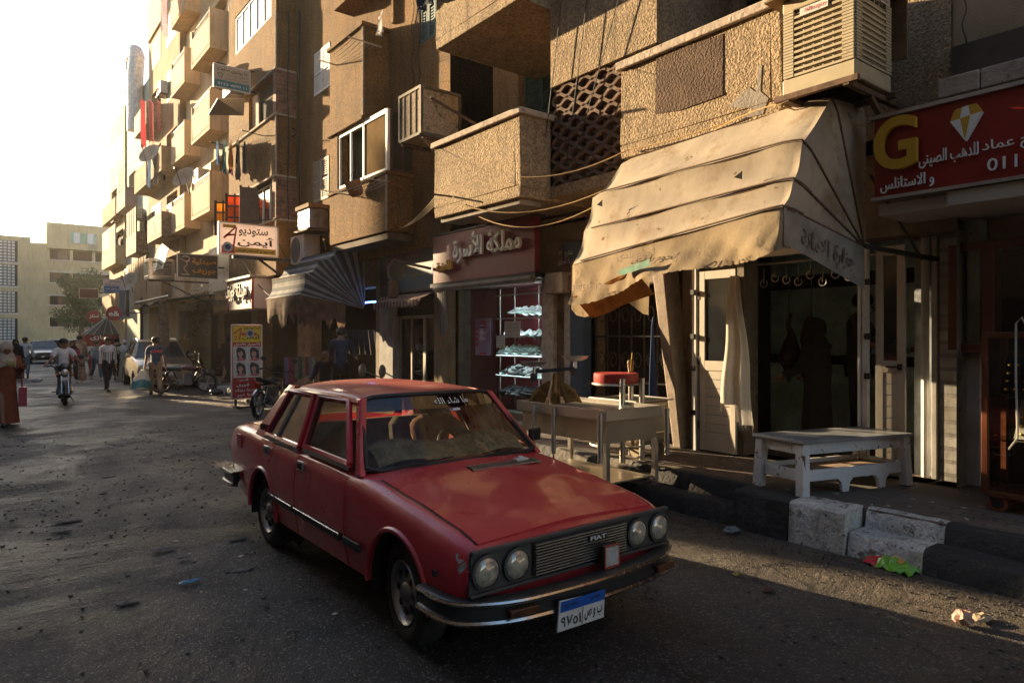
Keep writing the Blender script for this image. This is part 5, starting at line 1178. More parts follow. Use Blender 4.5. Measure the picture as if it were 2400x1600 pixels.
for txt, yy, zz, w_ in (('مستلزمات طبية', 23.7, 2.68, 2.2), ('صيدلية', 23.9, 3.05, 1.5)): g = MB(); lettering(g, txt, frame_x(6.4, yy, zz), w=w_, h=.26, depth=.05, bold=.03); g.build('lettering', mat('brass', (.5, .38, .2), r=.4, m=.5), lt)
# standing studio board on the road edge
qb = [(530, 746), (600, 746), (602, 913), (533, 916)]
YB = 17.3
sb, x0, x1, z0, z1 = board_y('standing_sign', 'upright studio advertising board with four girl portraits, standing at the road edge', YB, qb, mat('board_red', (.42, .03, .025), r=.45, var=.1), .06, PINKW_)
W = x1 - x0; H = z1 - z0; y = YB - .022; a_ = (x0, x1, z0, z1, y - .012)
patch_y(sb, y - .004, x0 + .03, x1 - .03, z1 - H * .235, z1 - .03, mat('board_yellow', (.7, .5, .03), r=.5), 'yellow_field')
def Pb(u, v): return (x0 + W * u, y - .008, z0 + H * v)
patch_y(sb, y - .006, x0 + W * .32, x0 + W * .82, z0 + H * .855, z0 + H * .895, mat('sign_red2', (.55, .06, .05)), 'red_block')
g = MB(); g.lathe([(.001, 0), (.1, 0)], (x0 + W * .6, y - .009, z0 + H * .885), 'y', 18); lz = g.build('camera_lens', mat('lens_grey', (.35, .38, .42)), sb); g = MB(); g.lathe([(.001, 0), (.06, 0)], (x0 + W * .6, y - .01, z0 + H * .885), 'y', 14); g.build('lens_glass', mat('lens_navy', (.02, .04, .12)), lz)
g = MB(); g.poly([Pb(.22, .8), Pb(.27, .8), Pb(.33, .965), Pb(.3, .955)]); g.poly([Pb(.04, .885), Pb(.07, .87), Pb(.31, .95), Pb(.29, .965)]); g.build('red_strokes', mat('brush_red', (.5, .03, .03)), sb)
L(sb, 'ستوديو', .66, .955, .56, .045, SDARK, *a_, bold=.04); L(sb, 'أيمن', .64, .835, .62, .075, SDARK, *a_, bold=.05); L(sb, '2', .12, .82, .1, .055, mat('brush_red', (.5, .03, .03)), *a_, bold=.03); L(sb, 'الأختيار الأمثل', .5, .735, .86, .045, SWHITE, *a_, bold=.03)
for s_, v, w_ in (('أسرع', .255, .4), ('فورى', .185, .42), ('خدمة ديتك', .115, .7), ('ربنا غير', .05, .6)): L(sb, s_, .36 if w_ < .5 else .46, v, w_, .048, SWHITE, *a_, bold=.04)
patch_y(sb, y - .003, x0 + W * .05, x1 - W * .03, z0 + H * .285, z0 + H * .705, mat('board_white', (.62, .6, .58), r=.5), 'white_field')
SKIN_P = mat('printed_skin', (.5, .3, .24), r=.5, var=.05); HAIR_P = mat('printed_hair', (.02, .015, .02), r=.5); TOP_P = mat('printed_pink', (.5, .12, .14), r=.5); BGP = mat('printed_backdrop', (.5, .52, .52), r=.5)
def blob(cx, cz, rx, rz, yy, m, nm, parent, f=lambda t: 1.0, n=22): 
    g = MB(); g.poly([(cx + rx * f(t) * math.cos(t), yy, cz + rz * f(t) * math.sin(t)) for t in [2 * math.pi * i / n for i in range(n)]]); return g.build(nm, m, parent)
for i in range(2):
    for j in range(2):
        cx = x0 + W * (.285 + .445 * i); cz = z0 + H * (.605 - .205 * j); pw, ph_ = W * .2, H * .094
        po = patch_y(sb, y - .005, cx - pw, cx + pw, cz - ph_, cz + ph_, BGP, 'portrait')
        blob(cx, cz + ph_ * .12, pw * .74, ph_ * .86, y - .006, HAIR_P, 'hair', po, lambda t: 1 + .12 * math.sin(3 * t + 1)); g = MB(); g.poly([(cx - pw * .1, y - .0062, cz + ph_ * .2), (cx + pw * .85, y - .0062, cz + ph_ * .1), (cx + pw * .9, y - .0062, cz - ph_ * .75), (cx + pw * .1, y - .0062, cz - ph_ * .8)]); g.build('hair', HAIR_P, po)
        g = MB(); g.poly([(cx - pw * .7, y - .0066, cz - ph_), (cx + pw * .8, y - .0066, cz - ph_), (cx + pw * .65, y - .0066, cz - ph_ * .66), (cx + pw * .1, y - .0066, cz - ph_ * .55), (cx - pw * .5, y - .0066, cz - ph_ * .68)]); g.build('top', TOP_P, po)
        g = MB(); g.poly([(cx - pw * .18, y - .007, cz - ph_ * .25), (cx + pw * .2, y - .007, cz - ph_ * .25), (cx + pw * .25, y - .007, cz - ph_ * .72), (cx - pw * .2, y - .007, cz - ph_ * .7)]); g.build('neck', SKIN_P, po)
        blob(cx - pw * .02, cz + ph_ * .08, pw * .42, ph_ * .46, y - .0074, SKIN_P, 'face', po); g = MB(); g.poly([(cx - pw * .5, y - .008, cz + ph_ * .2), (cx - pw * .3, y - .008, cz + ph_ * .62), (cx + pw * .45, y - .008, cz + ph_ * .55), (cx + pw * .4, y - .008, cz + ph_ * .2), (cx + pw * .1, y - .008, cz + ph_ * .42)]); g.build('fringe', HAIR_P, po)
        for dx in (-.2, .14): blob(cx + pw * dx, cz + ph_ * .14, pw * .075, ph_ * .045, y - .0085, HAIR_P, 'eye', po, n=8)
        blob(cx - pw * .03, cz - ph_ * .17, pw * .14, ph_ * .05, y - .0085, mat('printed_lips', (.5, .15, .14)), 'mouth', po, n=10)
u = MB()
for xx in (x0 + .08, x1 - .1): u.box((xx, YB, 0), (xx + .05, YB + .05, z0)); u.bar((xx + .02, YB - .3, .03), (xx + .02, YB + .35, .03), .06)
u.bar((x0 + .05, YB - .28, .03), (x1, YB - .28, .03), .05); u.build('stand', RAIL, sb)

# ================================================================ awnings
CANV = mat('stained_cream_canvas', (.42, .35, .265), r=.95, var=.2, vs=1.7, bump=.2, bs=30, bd=.008, c2=(.27, .19, .115), c2s=2.2, c2t=.52, c2w=.18, c3=(.2, .13, .07), c3s=5, c3t=.66, streak=.3, trans=.18)
CANVD = mat('dirty_canvas', (.4, .31, .2), r=.95, var=.25, vs=4, bump=.3, bs=35, bd=.008, c2=(.2, .15, .1), c2s=5, c2t=.56, trans=.25)
aw = thing('awning', 'big stained cream canvas hood awning with torn valance over the butcher shop', 'awning', (6.3, 4.4, 2.5))
KX = .95; yR, yL = 3.09, 5.72; pivx, pivz = 6.7, 2.62
hoops = [(6.12, 3.95, 3.86), (5.62, 3.46, 3.38), (5.47, 3.1, 2.95), (5.3, 2.84, 2.56)]   # x, z at the right corner, z at the left corner
def hoop_pt(i, s):
    """0..1 along a hoop: right pivot, up the right arm, along the bar, down the left arm"""
    x, zr, zl = hoops[i]; a, b_ = .3, .75
    pr0 = Vector((pivx, yR, pivz)); c1 = Vector((x, yR, zr)); c2_ = Vector((x, yL, zl)); pl0 = Vector((pivx, yL, pivz))
    if s < a: p = pr0.lerp(c1, s / a)
    elif s < b_: p = c1.lerp(c2_, (s - a) / (b_ - a))
    else: p = c2_.lerp(pl0, (s - b_) / (1 - b_))
    for cc, k in ((a, c1), (b_, c2_)):
        d = abs(s - cc)
        if d < .035: p = p.lerp(k + (Vector((pivx, k.y, pivz)) - k).normalized() * .06 + Vector((0, .06 if k is c1 else -.06, 0)), .5 * (1 - d / .035))
    return p
sus = sorted(set([i / 60 for i in range(61)] + [.28, .3, .32, .74, .75, .76]))
def canvas(i, j, nm, m):
    b = MB(); nv = 9; rows = []
    for v in range(nv + 1):
        t = v / nv; row = []
        for s in sus:
            p = hoop_pt(i, s).lerp(hoop_pt(j, s), t); bulge = .05 * math.sin(math.pi * t) * (1 if .3 < s < .75 else .5) * min(1, s * 6, (1 - s) * 6)
            p = p + Vector((.6 * bulge, 0, -.75 * bulge)) + Vector((.008 * math.sin(31 * s + 5 * t + i), 0, .01 * math.sin(23 * s + 4 * i) * math.sin(math.pi * t)))
            if s > .3 and s < .75: p = p + Vector((0, 0, .004 * math.sin(40 * (s - .3) * (1 - t * .5) + 9 * t)))
            row.append(p)
        rows.append(row)
    b.loft(rows, caps=False, closed=False); return b.build(nm, m, aw, smooth=True)
for i in range(3): canvas(i, i + 1, 'canvas', CANV)
# top strip back to the wall, valance below the last hoop
b = MB(); rows = []
for t in (0, .5, 1):
    rows.append([hoop_pt(0, s).lerp(Vector((6.75, hoop_pt(0, s).y, max(hoop_pt(0, s).z + .05, pivz))), t) for s in sus])
b.loft(rows, caps=False, closed=False); b.build('canvas', CANV, aw, smooth=True)
b = MB(); rows = []; random.seed(5); n = 110; rgv = [random.uniform(-1, 1) for _ in range(n + 1)]
bot = [.20 + .0 * i for i in range(n + 1)]
def vdrop(s):
    base = .34 + .1 * s + .04 * math.sin(9 * s)
    return base
for v in range(11):
    t = v / 10; row = []
    for i in range(n + 1):
        s = i / n; p = hoop_pt(3, .27 + .48 * s); d = vdrop(s) * t
        row.append(p + Vector((-.03 * t - .05 * math.sin(11 * s + 2 * t) * t - .012 * math.sin(27 * s + 5 * t) * t, .03 * math.sin(14 * s) * t, -d + (.005 * math.sin(33 * s) + .007 * rgv[i] * (t > .85)) * t)) + Vector((.007 * math.sin(41 * s + 7 * t) + .004 * math.sin(67 * s - 9 * t), 0, 0)) * t)
    rows.append(row)
b.loft(rows, caps=False, closed=False); va = b.build('valance', CANVD, aw, smooth=True)
b = MB(); p0 = Vector((5.27, 5.5, 2.2)); rows = []
for v in range(7):
    t = v / 6; rows.append([Vector((5.3 + .25 * t + .05 * math.sin(6 * u + t), yL - .05 - .95 * u, 2.2 + .22 * u - .26 * t * (1 - .2 * abs(u - .4)) - .0)) for u in [k / 14 for k in range(15)]])
b.loft(rows, caps=False, closed=False); b.build('torn_lining', mat('rusty_lining', (.42, .18, .05), r=.9, var=.4, vs=7, trans=.5), aw, smooth=True)
b = MB(); b.loft([[hoop_pt(3, .75 + .25 * t) + Vector((0, .02, 0)), hoop_pt(3, .75 + .25 * t) + Vector((.02 * math.sin(9 * t), .03 + .03 * math.sin(7 * t), -.5 - .1 * math.sin(8 * t)))] for t in [k / 10 for k in range(11)]], caps=False, closed=False); b.build('side_flap', CANVD, aw)
b = MB(); b.loft([[hoop_pt(3, .3 * t) + Vector((-.0, -.01, 0)), hoop_pt(3, .3 * t) + Vector((-.02, -.02, -.42 + .1 * t))] for t in [k / 8 for k in range(9)]], caps=False, closed=False); sf = b.build('side_flap', mat('printed_canvas_flap', (.3, .25, .2), r=.9, var=.3, vs=4), aw)
b = MB()
for i in range(4):
    b.tube([hoop_pt(i, s) + Vector((.012, 0, -.012)) for s in sus], .014, 5)
b.build('hoop_frame', RUST, aw, smooth=True)
b = MB()
for i in range(1, 4): b.tube([hoop_pt(i, s) + Vector((-.012, 0, .014)) for s in sus[14:46]], .01, 5)
b.build('seam', mat('dark_seam', (.16, .11, .07), r=.95), aw, smooth=True)
INK = mat('faded_print', (.2, .15, .11), r=.9, var=.5, vs=9); 
def on_val(s, t): 
    p = hoop_pt(3, .27 + .48 * s); return p + Vector((-.06 - .05 * abs(math.sin(11 * s + 2 * t)) * t, 0, -vdrop(s) * t))
for txt, s, t, w_, h_ in (('01113151', .36, .7, .5, .08), ('397514 12', .86, .7, .45, .08), ('لحوم بلدى', .62, .3, .5, .12)):
    p = on_val(s, t); g = MB(); M_ = frame_x(p.x - .012, p.y, p.z); lettering(g, txt, M_, w=w_, h=h_, bold=.01); g.build('faded_lettering', INK, va)
g = MB(); pm = hoop_pt(3, .15) + Vector((0, -.03, -.22)); lettering(g, 'جزارة الامانة', Matrix.Translation(pm) @ Matrix.Rotation(R(9), 4, 'Y') @ frame_y(0, 0, 0), w=.95, h=.2, bold=.02); g.build('faded_lettering', INK, sf)
p = on_val(.62, .62); g = MB(); g.poly([(p.x - .012, p.y + .22, p.z - .01), (p.x - .012, p.y - .2, p.z + .07), (p.x - .012, p.y - .2, p.z + .0), (p.x - .012, p.y + .2, p.z - .07)]); g.build('green_print_patch', mat('faded_green_print', (.2, .36, .28), r=.9, var=.3, vs=10), va)
for px, py in ((1385, 471), (1703, 408)):
    q = on_x(px, py, 5.50); g = MB(); g.poly([(q.x - .06, q.y + .04, q.z), (q.x - .06, q.y - .05, q.z + .045), (q.x - .05, q.y - .04, q.z - .03)]); g.build('torn_hole', DARK, aw)
# striped hood awning further along
STRA = stripe_mat('blue_grey_stripes', (.07, .085, .11), (.3, .3, .3), axis=1, width=.34, trans=.15)
sa = thing('awning', 'blue and grey striped hood awning with ragged fringe over the clothes shop', 'awning', (6.3, 15.5, 2.4))
hp = [(6.45, 3.72), (6.02, 3.46), (5.7, 3.14), (5.55, 2.66)]; ya, yb = 14.75, 16.9
def hp_pt(i, s):
    x, z = hp[i]; a = Vector((7.1, ya, 2.4)); b_ = Vector((x, ya, z)); c_ = Vector((x, yb, z)); d_ = Vector((7.1, yb, 2.4))
    return a.lerp(b_, s / .35) if s < .35 else (b_.lerp(c_, (s - .35) / .4) if s < .75 else c_.lerp(d_, (s - .75) / .25))
SU2 = sorted(set([i / 40 for i in range(41)] + [.35, .75]))
for i in range(3):
    b = MB(); b.grid(lambda u, v: hp_pt(i, u).lerp(hp_pt(i + 1, u), v) + Vector((.06, 0, -.06)) * math.sin(math.pi * v) * min(1, 5 * u, 5 * (1 - u)), 60, 6); b.build('canvas', STRA, sa, smooth=True)
b = MB(); b.grid(lambda u, v: hp_pt(0, u).lerp(Vector((7.15, hp_pt(0, u).y, max(2.4, hp_pt(0, u).z + .1))), v), 40, 2); b.build('canvas', STRA, sa, smooth=True)
b = MB(); rg = random.Random(3); nn = 48; low = [rg.uniform(.35, .75) for _ in range(nn + 1)]
b.grid(lambda u, v: hp_pt(3, .1 + .66 * u) + Vector((.08 * v * math.sin(20 * u), .05 * v * math.sin(33 * u), -v * low[int(u * nn)])), nn, 5); b.build('ragged_fringe', mat('ragged_brown_cloth', (.14, .09, .06), r=.95, var=.5, vs=5, trans=.3), sa, smooth=True)
b = MB()
for i in range(4): b.tube([hp_pt(i, s) for s in SU2], .014, 5)
b.build('hoop_frame', RUST, sa)
# small scalloped awning over the glazed door, dark tarpaulin frames further on
s2 = thing('awning', 'narrow red and cream striped awning over the glazed shop door', 'awning', (6.8, 12.3, 2.55)); b = MB(); b.grid(lambda u, v: (7.15 - .5 * v, 11.45 + 1.9 * u, 2.68 - .22 * v - (.1 if v > .95 else 0)), 30, 6); b.build('canvas', stripe_mat('red_cream_stripes', (.18, .06, .05), (.28, .24, .2), axis=0, width=.07), s2); b = MB(); b.grid(lambda u, v: (6.65, 11.45 + 1.9 * u, 2.46 - v * (.12 + .03 * math.sin(60 * u))), 60, 1); b.build('scalloped_edge', stripe_mat('red_cream_stripes', (.18, .06, .05), (.28, .24, .2)), s2)
s3 = thing('awning', 'rolled grey shop blind hanging beside the glazed door', 'awning', (6.9, 11.1, 2.4)); b = MB()
for k in range(5): b.bar((6.95 - .02 * k, 11.2 - .09 * k, 2.6), (6.95 - .02 * k, 11.1 - .1 * k, 1.75 + .03 * k), .05, .02)
b.build('slats', mat('grey_slat', (.16, .15, .145), r=.7, var=.3), s3); b = MB(); b.tube([(6.9, 8.3, 2.66), (6.9, 11.2, 2.66)], .07, 8); b.build('roller', mat('grey_slat', (.16, .15, .145)), s3)
s4 = thing('awning', 'dark tarpaulin canopy on blue iron posts beside the parked car', 'awning', (5.9, 27, 0)); b = MB(); b.grid(lambda u, v: (7.2 - 2.2 * v, 25.2 + 6 * u, 3.35 - .35 * v - .12 * math.sin(math.pi * u * 3) ** 2 * v), 24, 8); b.build('tarpaulin', mat('dark_tarpaulin', (.05, .045, .04), r=.85, var=.4, vs=3), s4); b = MB(); b.tube([(5.2, 26.2, .1), (5.2, 26.2, 3.3)], .06, 8); b.tube([(5.2, 31, .1), (5.2, 31, 3.3)], .06, 8); b.tube([(5.05, 25.2, 3.1), (5.05, 31.2, 3.1)], .06, 6); b.build('post', mat('blue_grey_iron', (.06, .075, .1), r=.6), s4)
b = MB(); b.grid(lambda u, v: (5.1 + .15 * math.sin(7 * u), 26.0 + .5 * u, 3.05 - 1.7 * v + .1 * math.sin(9 * u)), 12, 10); tag(b.build('bundled_cloth', mat('faded_striped_cloth', (.16, .13, .12), r=.95, var=.5, vs=8), smooth=True), 'faded curtain bundled against the blue iron post', 'cloth')
s5 = thing('parasol', 'dark green market parasol with a red lettered band at the far end', 'parasol', (4.6, 40, 0)); p = on_y(232, 765, 40); b = MB(); cx, cz = p.x, p.z
rim = [(cx + .85 * math.cos(t), 40 + .85 * math.sin(t), cz - .1) for t in [2 * math.pi * i / 12 for i in range(12)]]
for i in range(12): b.add([(cx + .3, 40, cz + .85), rim[i], rim[(i + 1) % 12]], [(0, 1, 2)])
b.build('canopy', mat('dark_green_canvas', (.05, .065, .06), r=.8, var=.2), s5, solid=.02); b = MB()
for i in range(12): b.poly([rim[i], rim[(i + 1) % 12], Vector(rim[(i + 1) % 12]) - Vector((0, 0, .55)), Vector(rim[i]) - Vector((0, 0, .55))])
b.build('red_band', SRED, s5); b = MB(); b.tube([(cx, 40, 0), (cx + .3, 40, cz + .8)], .04, 6)
for i in range(12): b.tube([(cx + .3, 39.99, cz + .87), Vector(rim[i]) + Vector((0, 0, .02))], .015, 4)
b.build('pole', ALU, s5); letters_y(s5, 'حجازى', 232, 775, 39.1, .9, .26, SWHITE, .03)
# ================================================================ inside the butcher shop
MARG = mat('green_grey_marble', (.5, .74, .78), r=.3, var=.4, vs=2.2, c2=(.24, .42, .46), c2s=1.6, c2t=.5, c2w=.2)
STEEL = mat('brushed_steel', (.5, .47, .43), r=.32, m=.85, var=.1, vs=3)
STEELD = mat('stained_steel', (.42, .36, .28), r=.42, m=.7, var=.15, vs=3, c2=(.33, .27, .2), c2s=3, c2t=.45, c2w=.4)
br = thing('butcher_room', 'dim marble-lined butcher shop interior behind the white doors', 'shop interior', (8, 4.8, PZ))
b = MB(); b.box((8.9, 2.9, PZ), (9.0, 7.0, 3.3)); b.box((7.74, 2.9, PZ), (8.9, 2.95, 3.3)); b.box((7.51, 5.5, PZ), (8.9, 5.55, 3.3)); b.build('marble_wall', MARG, br)
b = MB(); b.box((7.51, 2.96, 3.2), (8.9, 5.5, 3.25)); b.build('ceiling', WHPAINT, br)
b = MB(); b.box((8.88, 2.96, 1.38), (8.897, 5.49, 1.5)); b.box((8.88, 2.96, 2.4), (8.897, 5.49, 2.58)); b.build('black_marble_band', DARK, br)
b = MB(); b.tube([(7.45, 3.3, 2.62), (7.45, 4.8, 2.62)], .018, 6); b.build('hook_rail', STEEL, br)
hk = None
for k in range(9):
    y = 3.45 + k * .145; dz = (.0, .12, .05, .2, .02, .16, .1, .04, .15)[k]
    if hk is None:
        hk = thing('meat_hook', 'steel meat hook dangling from the butcher shop rail', 'hook', (7.45, y, 2.62), 'hooks on the butcher rail')
        b = MB(); b.tube([(0, 0, .02), (0, 0, -.16)], .005, 4); b.tube([(0, .045 * math.sin(t) , -.2 - .045 * math.cos(t) + .04) for t in [math.pi * (1 - i / 7 * 1.25) for i in range(8)]], .006, 5); b.tube([(0, -.045 * math.sin(t), -.16 - .045 * math.cos(t)) for t in [i / 7 * 2.3 for i in range(8)]], .006, 5); b.build('hook', STEEL, hk, local=True)
    else: o = dup(hk); o.location = (7.45, y, 2.62 - dz * .5)
MEAT = mat('dark_meat', (.035, .012, .01), r=.5, var=.5, vs=14, c2=(.1, .07, .05), c2s=9, c2t=.58)
def meat(label, x, y, z, pr): b = MB(); b.lathe(pr, (x, y, z), 'z', 10); b.v = [(vx + .02 * math.sin(40 * vz), vy + .03 * math.sin(23 * vz + 1), vz) for vx, vy, vz in b.v]; b.tube([(x, y, z), (x, y, 2.6)], .006, 4); tag(b.build('hanging_meat', MEAT, smooth=True), label, 'meat')
meat('leg of meat hanging by its shank in the dark shop, nearer the cloth', 8.2, 4.72, 2.05, [(.02, 0), (.03, -.15), (.05, -.28), (.13, -.5), (.12, -.62), (.05, -.7), (.03, -.85), (.001, -.9)])
meat('side of ribs hanging in the dark shop, nearer the two people', 8.2, 4.42, 2.0, [(.03, 0), (.09, -.1), (.11, -.3), (.1, -.5), (.08, -.65), (.02, -.72)])
CL = mat('off_white_cotton', (.75, .7, .62), r=.95, var=.1, vs=4, trans=.25)
ct = MB(); rg = random.Random(8)
def clo(u, v):
    w_ = .045 + .115 * v ** .8; a = 2 * math.pi * u; x = 6.62 + w_ * .8 * math.cos(a) * (1 + .28 * math.sin(5 * a)); y = 4.46 - .02 * v + w_ * math.sin(a) * (1 + .28 * math.sin(5 * a + 1)) + .015 * math.sin(9 * v)
    bot = .78 + .22 * (math.sin(a - .6) > 0) * 1.0; return (x, y, 2.42 - (2.42 - bot) * v)
ct.grid(clo, 60, 16)
for i in range(60):
    p = Vector(clo(rg.random(), 1)); ct.tube([p, p + Vector((rg.uniform(-.01, .01), rg.uniform(-.01, .01), -rg.uniform(.03, .09)))], .0015, 3, caps=False)
tag(ct.build('hanging_cloth', CL, smooth=True), 'long frayed white cotton cloth hung at the butcher shop doorway', 'cloth')
DOORW = mat('cream_door_paint', (.5, .46, .4), r=.5, var=.08, vs=3, streak=.15)
def door_leaf(label, x, y0, y1, z0, z1, handle):
    t = thing('shop_door', label, 'door', (x, (y0 + y1) / 2, z0)); zm = z0 + (z1 - z0) * .5; b = MB(); s = .075
    b.box((x, y0, z0), (x + .04, y0 + s, z1)); b.box((x, y1 - s, z0), (x + .04, y1, z1))
    for a, c in ((z0, z0 + .12), (zm - .12, zm), (z1 - .1, z1)): b.box((x + .001, y0 + s, a), (x + .039, y1 - s, c))
    f = b.build('frame', DOORW, t, bevel=.004); b = MB(); n = 8
    for k in range(n):
        a = z0 + .12 + (zm - .24 - z0) * k / n; b.box((x + .01, y0 + s, a + .003), (x + .03, y1 - s, a + (zm - .24 - z0) / n - .003))
    b.build('plank_panel', DOORW, t, bevel=.003); b = MB(); b.box((x + .015, y0 + s, zm), (x + .02, y1 - s, z1 - .1)); b.build('pane', GLASSDK, t)
    b = MB()
    for z in (z0 + .3, zm, z1 - .3): b.cbox((x + .02, y1 + .012 if handle else y1 + .012, z), (.05, .03, .09))
    b.build('hinge', BLK, t)
    if handle: b = MB(); b.cbox((x - .02, y0 + .04, zm - .06), (.04, .03, .06)); b.bar((x - .04, y0 + .04, zm - .06), (x - .04, y0 + .16, zm - .06), .02); b.build('handle', BLK, t)
    return t
door_leaf('cream door leaf with dark pane, lit by the sun beside the hanging cloth', 7.06, 4.74, 5.25, PZ + .02, 2.55, False); door_leaf('cream door leaf with black lever handle, beside the white brick pier', 7.22, 2.93, 3.21, PZ + .02, 2.66, True)
fr = thing('door_frame', 'white metal door posts with black hinges at both sides of the butcher doorway', 'door frame', (7.15, 4, PZ)); b = MB(); b.box((7.1, 3.24, PZ), (7.16, 3.29, 2.7)); b.box((7.08, 3.3, PZ), (7.14, 3.325, 2.7)); b.box((7.05, 5.3, PZ), (7.12, 5.36, 2.7)); b.box((7.1, 3.33, 2.66), (7.15, 5.29, 2.73)); b.build('posts', WHPAINT, fr)
b = MB()
for z in (.8, 1.35, 1.75, 2.3): b.cbox((7.09, 3.23, z), (.05, .05, .06)); b.cbox((7.04, 5.33, z), (.05, .05, .06))
b.build('hinge', BLK, fr)
b = MB(); b.tube([(7.55, 2.87, PZ), (7.55, 2.87, 3.3)], .04, 8); tag(b.build('drain_pipe', WHPAINT, smooth=True), 'white vertical drain pipe between the right door and the brick pier', 'pipe')
b = MB(); b.bar((6.72, 3.09, 2.62), (7.6, 2.7, 2.5), .03, .045); b.bar((6.75, 3.05, 3.3), (7.3, 2.8, 2.5), .018); tag(b.build('awning_bracket', RAIL), 'dark iron arm bracing the canvas awning to the brick pier', 'bracket')
# ================================================================ furniture on the pavement
bn = thing('bench', 'low white painted wooden bench with chipped paint on the raised pavement', 'bench', (6.35, 3.3, PZ))
BW = mat('chipped_white_paint', (.74, .74, .75), r=.6, var=.1, vs=4, c3=(.2, .17, .15), c3s=30, c3t=.66, c2=(.13, .085, .06), c2s=8, c2t=.6, c2w=.03, bump=.5, bs=30, bd=.006)
x0, x1, y0, y1, zt = 5.76, 6.95, 3.17, 3.62, .82; rot = R(-8)
def Bp(x, y, z): return (x + (y - 3.2) * .2, y - (x - 5.7) * .29 + .03, z)
b = MB()
for xx, yy in ((x0, y0), (x1, y0), (x0, y1), (x1, y1)):
    lg = MB(); sx, sy = (-.02 if xx == x0 else .02), (-.02 if yy == y0 else .02)
    lg.loft([[Bp(xx + dx + sx * k, yy + dy + sy * k, z) for dx, dy in ((-.04, -.04), (.04, -.04), (.04, .04), (-.04, .04))] for z, k in ((PZ + .008, 1), (zt - .02, 0))]); lg.build('leg', BW, bn, bevel=.006)
def rail(a, c, z0_, z1_, nm='rail', t=.03):
    q = MB(); a = Vector(Bp(*a, 0)); c = Vector(Bp(*c, 0)); d = (c - a).normalized().cross(Vector((0, 0, 1))) * t / 2
    q.loft([[p + d + Vector((0, 0, z0_)), p - d + Vector((0, 0, z0_)), p - d + Vector((0, 0, z1_)), p + d + Vector((0, 0, z1_))] for p in (a, c)]); return q.build(nm, BW, bn, bevel=.004)
for z0_, z1_ in ((.70, .80), (.46, .56)):
    rail((x0 + .04, y0), (x1 - .04, y0), z0_, z1_); rail((x0 + .04, y1), (x1 - .04, y1), z0_, z1_); rail((x0, y0 + .04), (x0, y1 - .04), z0_, z1_); rail((x1, y0 + .04), (x1, y1 - .04), z0_, z1_)
q = MB(); q.loft([[Bp(*p, z) for p in ((x0 - .06, y0 - .06), (x1 + .06, y0 - .06), (x1 + .06, y1 + .06), (x0 - .06, y1 + .06))] for z in (zt - .02, zt + .012)]); q.build('top_board', mat('grey_tin_top', (.35, .37, .4), r=.28, m=.3, var=.25, vs=4, c2=(.2, .14, .1), c2s=5, c2t=.64), bn, bevel=.006)
q = MB(); q.loft([[Bp(*p, z) for p in ((x0, y0), (x1, y0), (x1, y1), (x0, y1))] for z in (.5, .52)]); q.build('shelf_board', mat('bare_board', (.3, .22, .16), r=.85, var=.3, vs=6), bn)
for xx in (x0 + .48, x0 + .92):
    q = MB(); q.prism([Bp(xx + d, y0 - .014, z) for d, z in ((-.09, .46), (.09, .46), (.05, .42), (.035, PZ + .006), (-.035, PZ + .006), (-.05, .42))], (0, .03, 0)); q.build('foot_bracket', BW, bn, bevel=.004)
q = MB(); q.loft([[Bp(x0 - .045, y0 - .045 + d, z) for d, z in ((0, PZ + .02), (.02, PZ + .02), (.02, .7), (0, .7))], [Bp(x0 - .02, y0 - .05 + d, z) for d, z in ((0, PZ + .02), (.02, PZ + .02), (.02, .7), (0, .7))]]); q.build('bare_wood_edge', mat('raw_brown_wood', (.16, .085, .05), r=.85, var=.3, vs=8), bn)
# steel work table
tb = thing('work_table', 'stainless steel butcher table with bumper tubes, standing at the pavement edge', 'table', (5.3, 5.4, .33))
a, c, e, f, zt = 4.87, 5.72, 4.72, 6.15, 1.0
b = MB(); b.box((a, e, zt - .09), (a + .02, f, zt + .02)); b.box((c - .02, e, zt - .09), (c, f, zt + .02)); b.box((a + .02, e, zt - .09), (c - .02, e + .02, zt + .02)); b.box((a + .02, f - .02, zt - .09), (c - .02, f, zt + .02)); b.box((a + .02, e + .02, zt - .03), (c - .02, f - .02, zt - .015)); b.build('table_top', STEEL, tb, bevel=.004)
b = MB(); b.box((a + .05, e + .05, .68), (c - .05, f - .05, .905)); b.build('apron', STEELD, tb)
for xx, yy, zz in ((a + .06, e + .06, 0.005), (c - .06, e + .06, .18), (a + .06, f - .06, .005), (c - .06, f - .06, .18)): b = MB(); b.box((xx - .025, yy - .025, zz), (xx + .025, yy + .025, .68)); b.build('leg', STEEL, tb)
for xx, yy in ((a - .04, e + .05), (a - .04, f - .35), (c + .03, e - .03), (a - .035, e + .75)): b = MB(); b.tube([(xx, yy, .5), (xx, yy, .99)], .026, 10); b.build('bumper_tube', STEEL, tb, smooth=True)
b = MB(); b.box((a + .08, e + .08, .26), (c - .08, f - .08, .275)); b.build('lower_shelf', STEELD, tb)
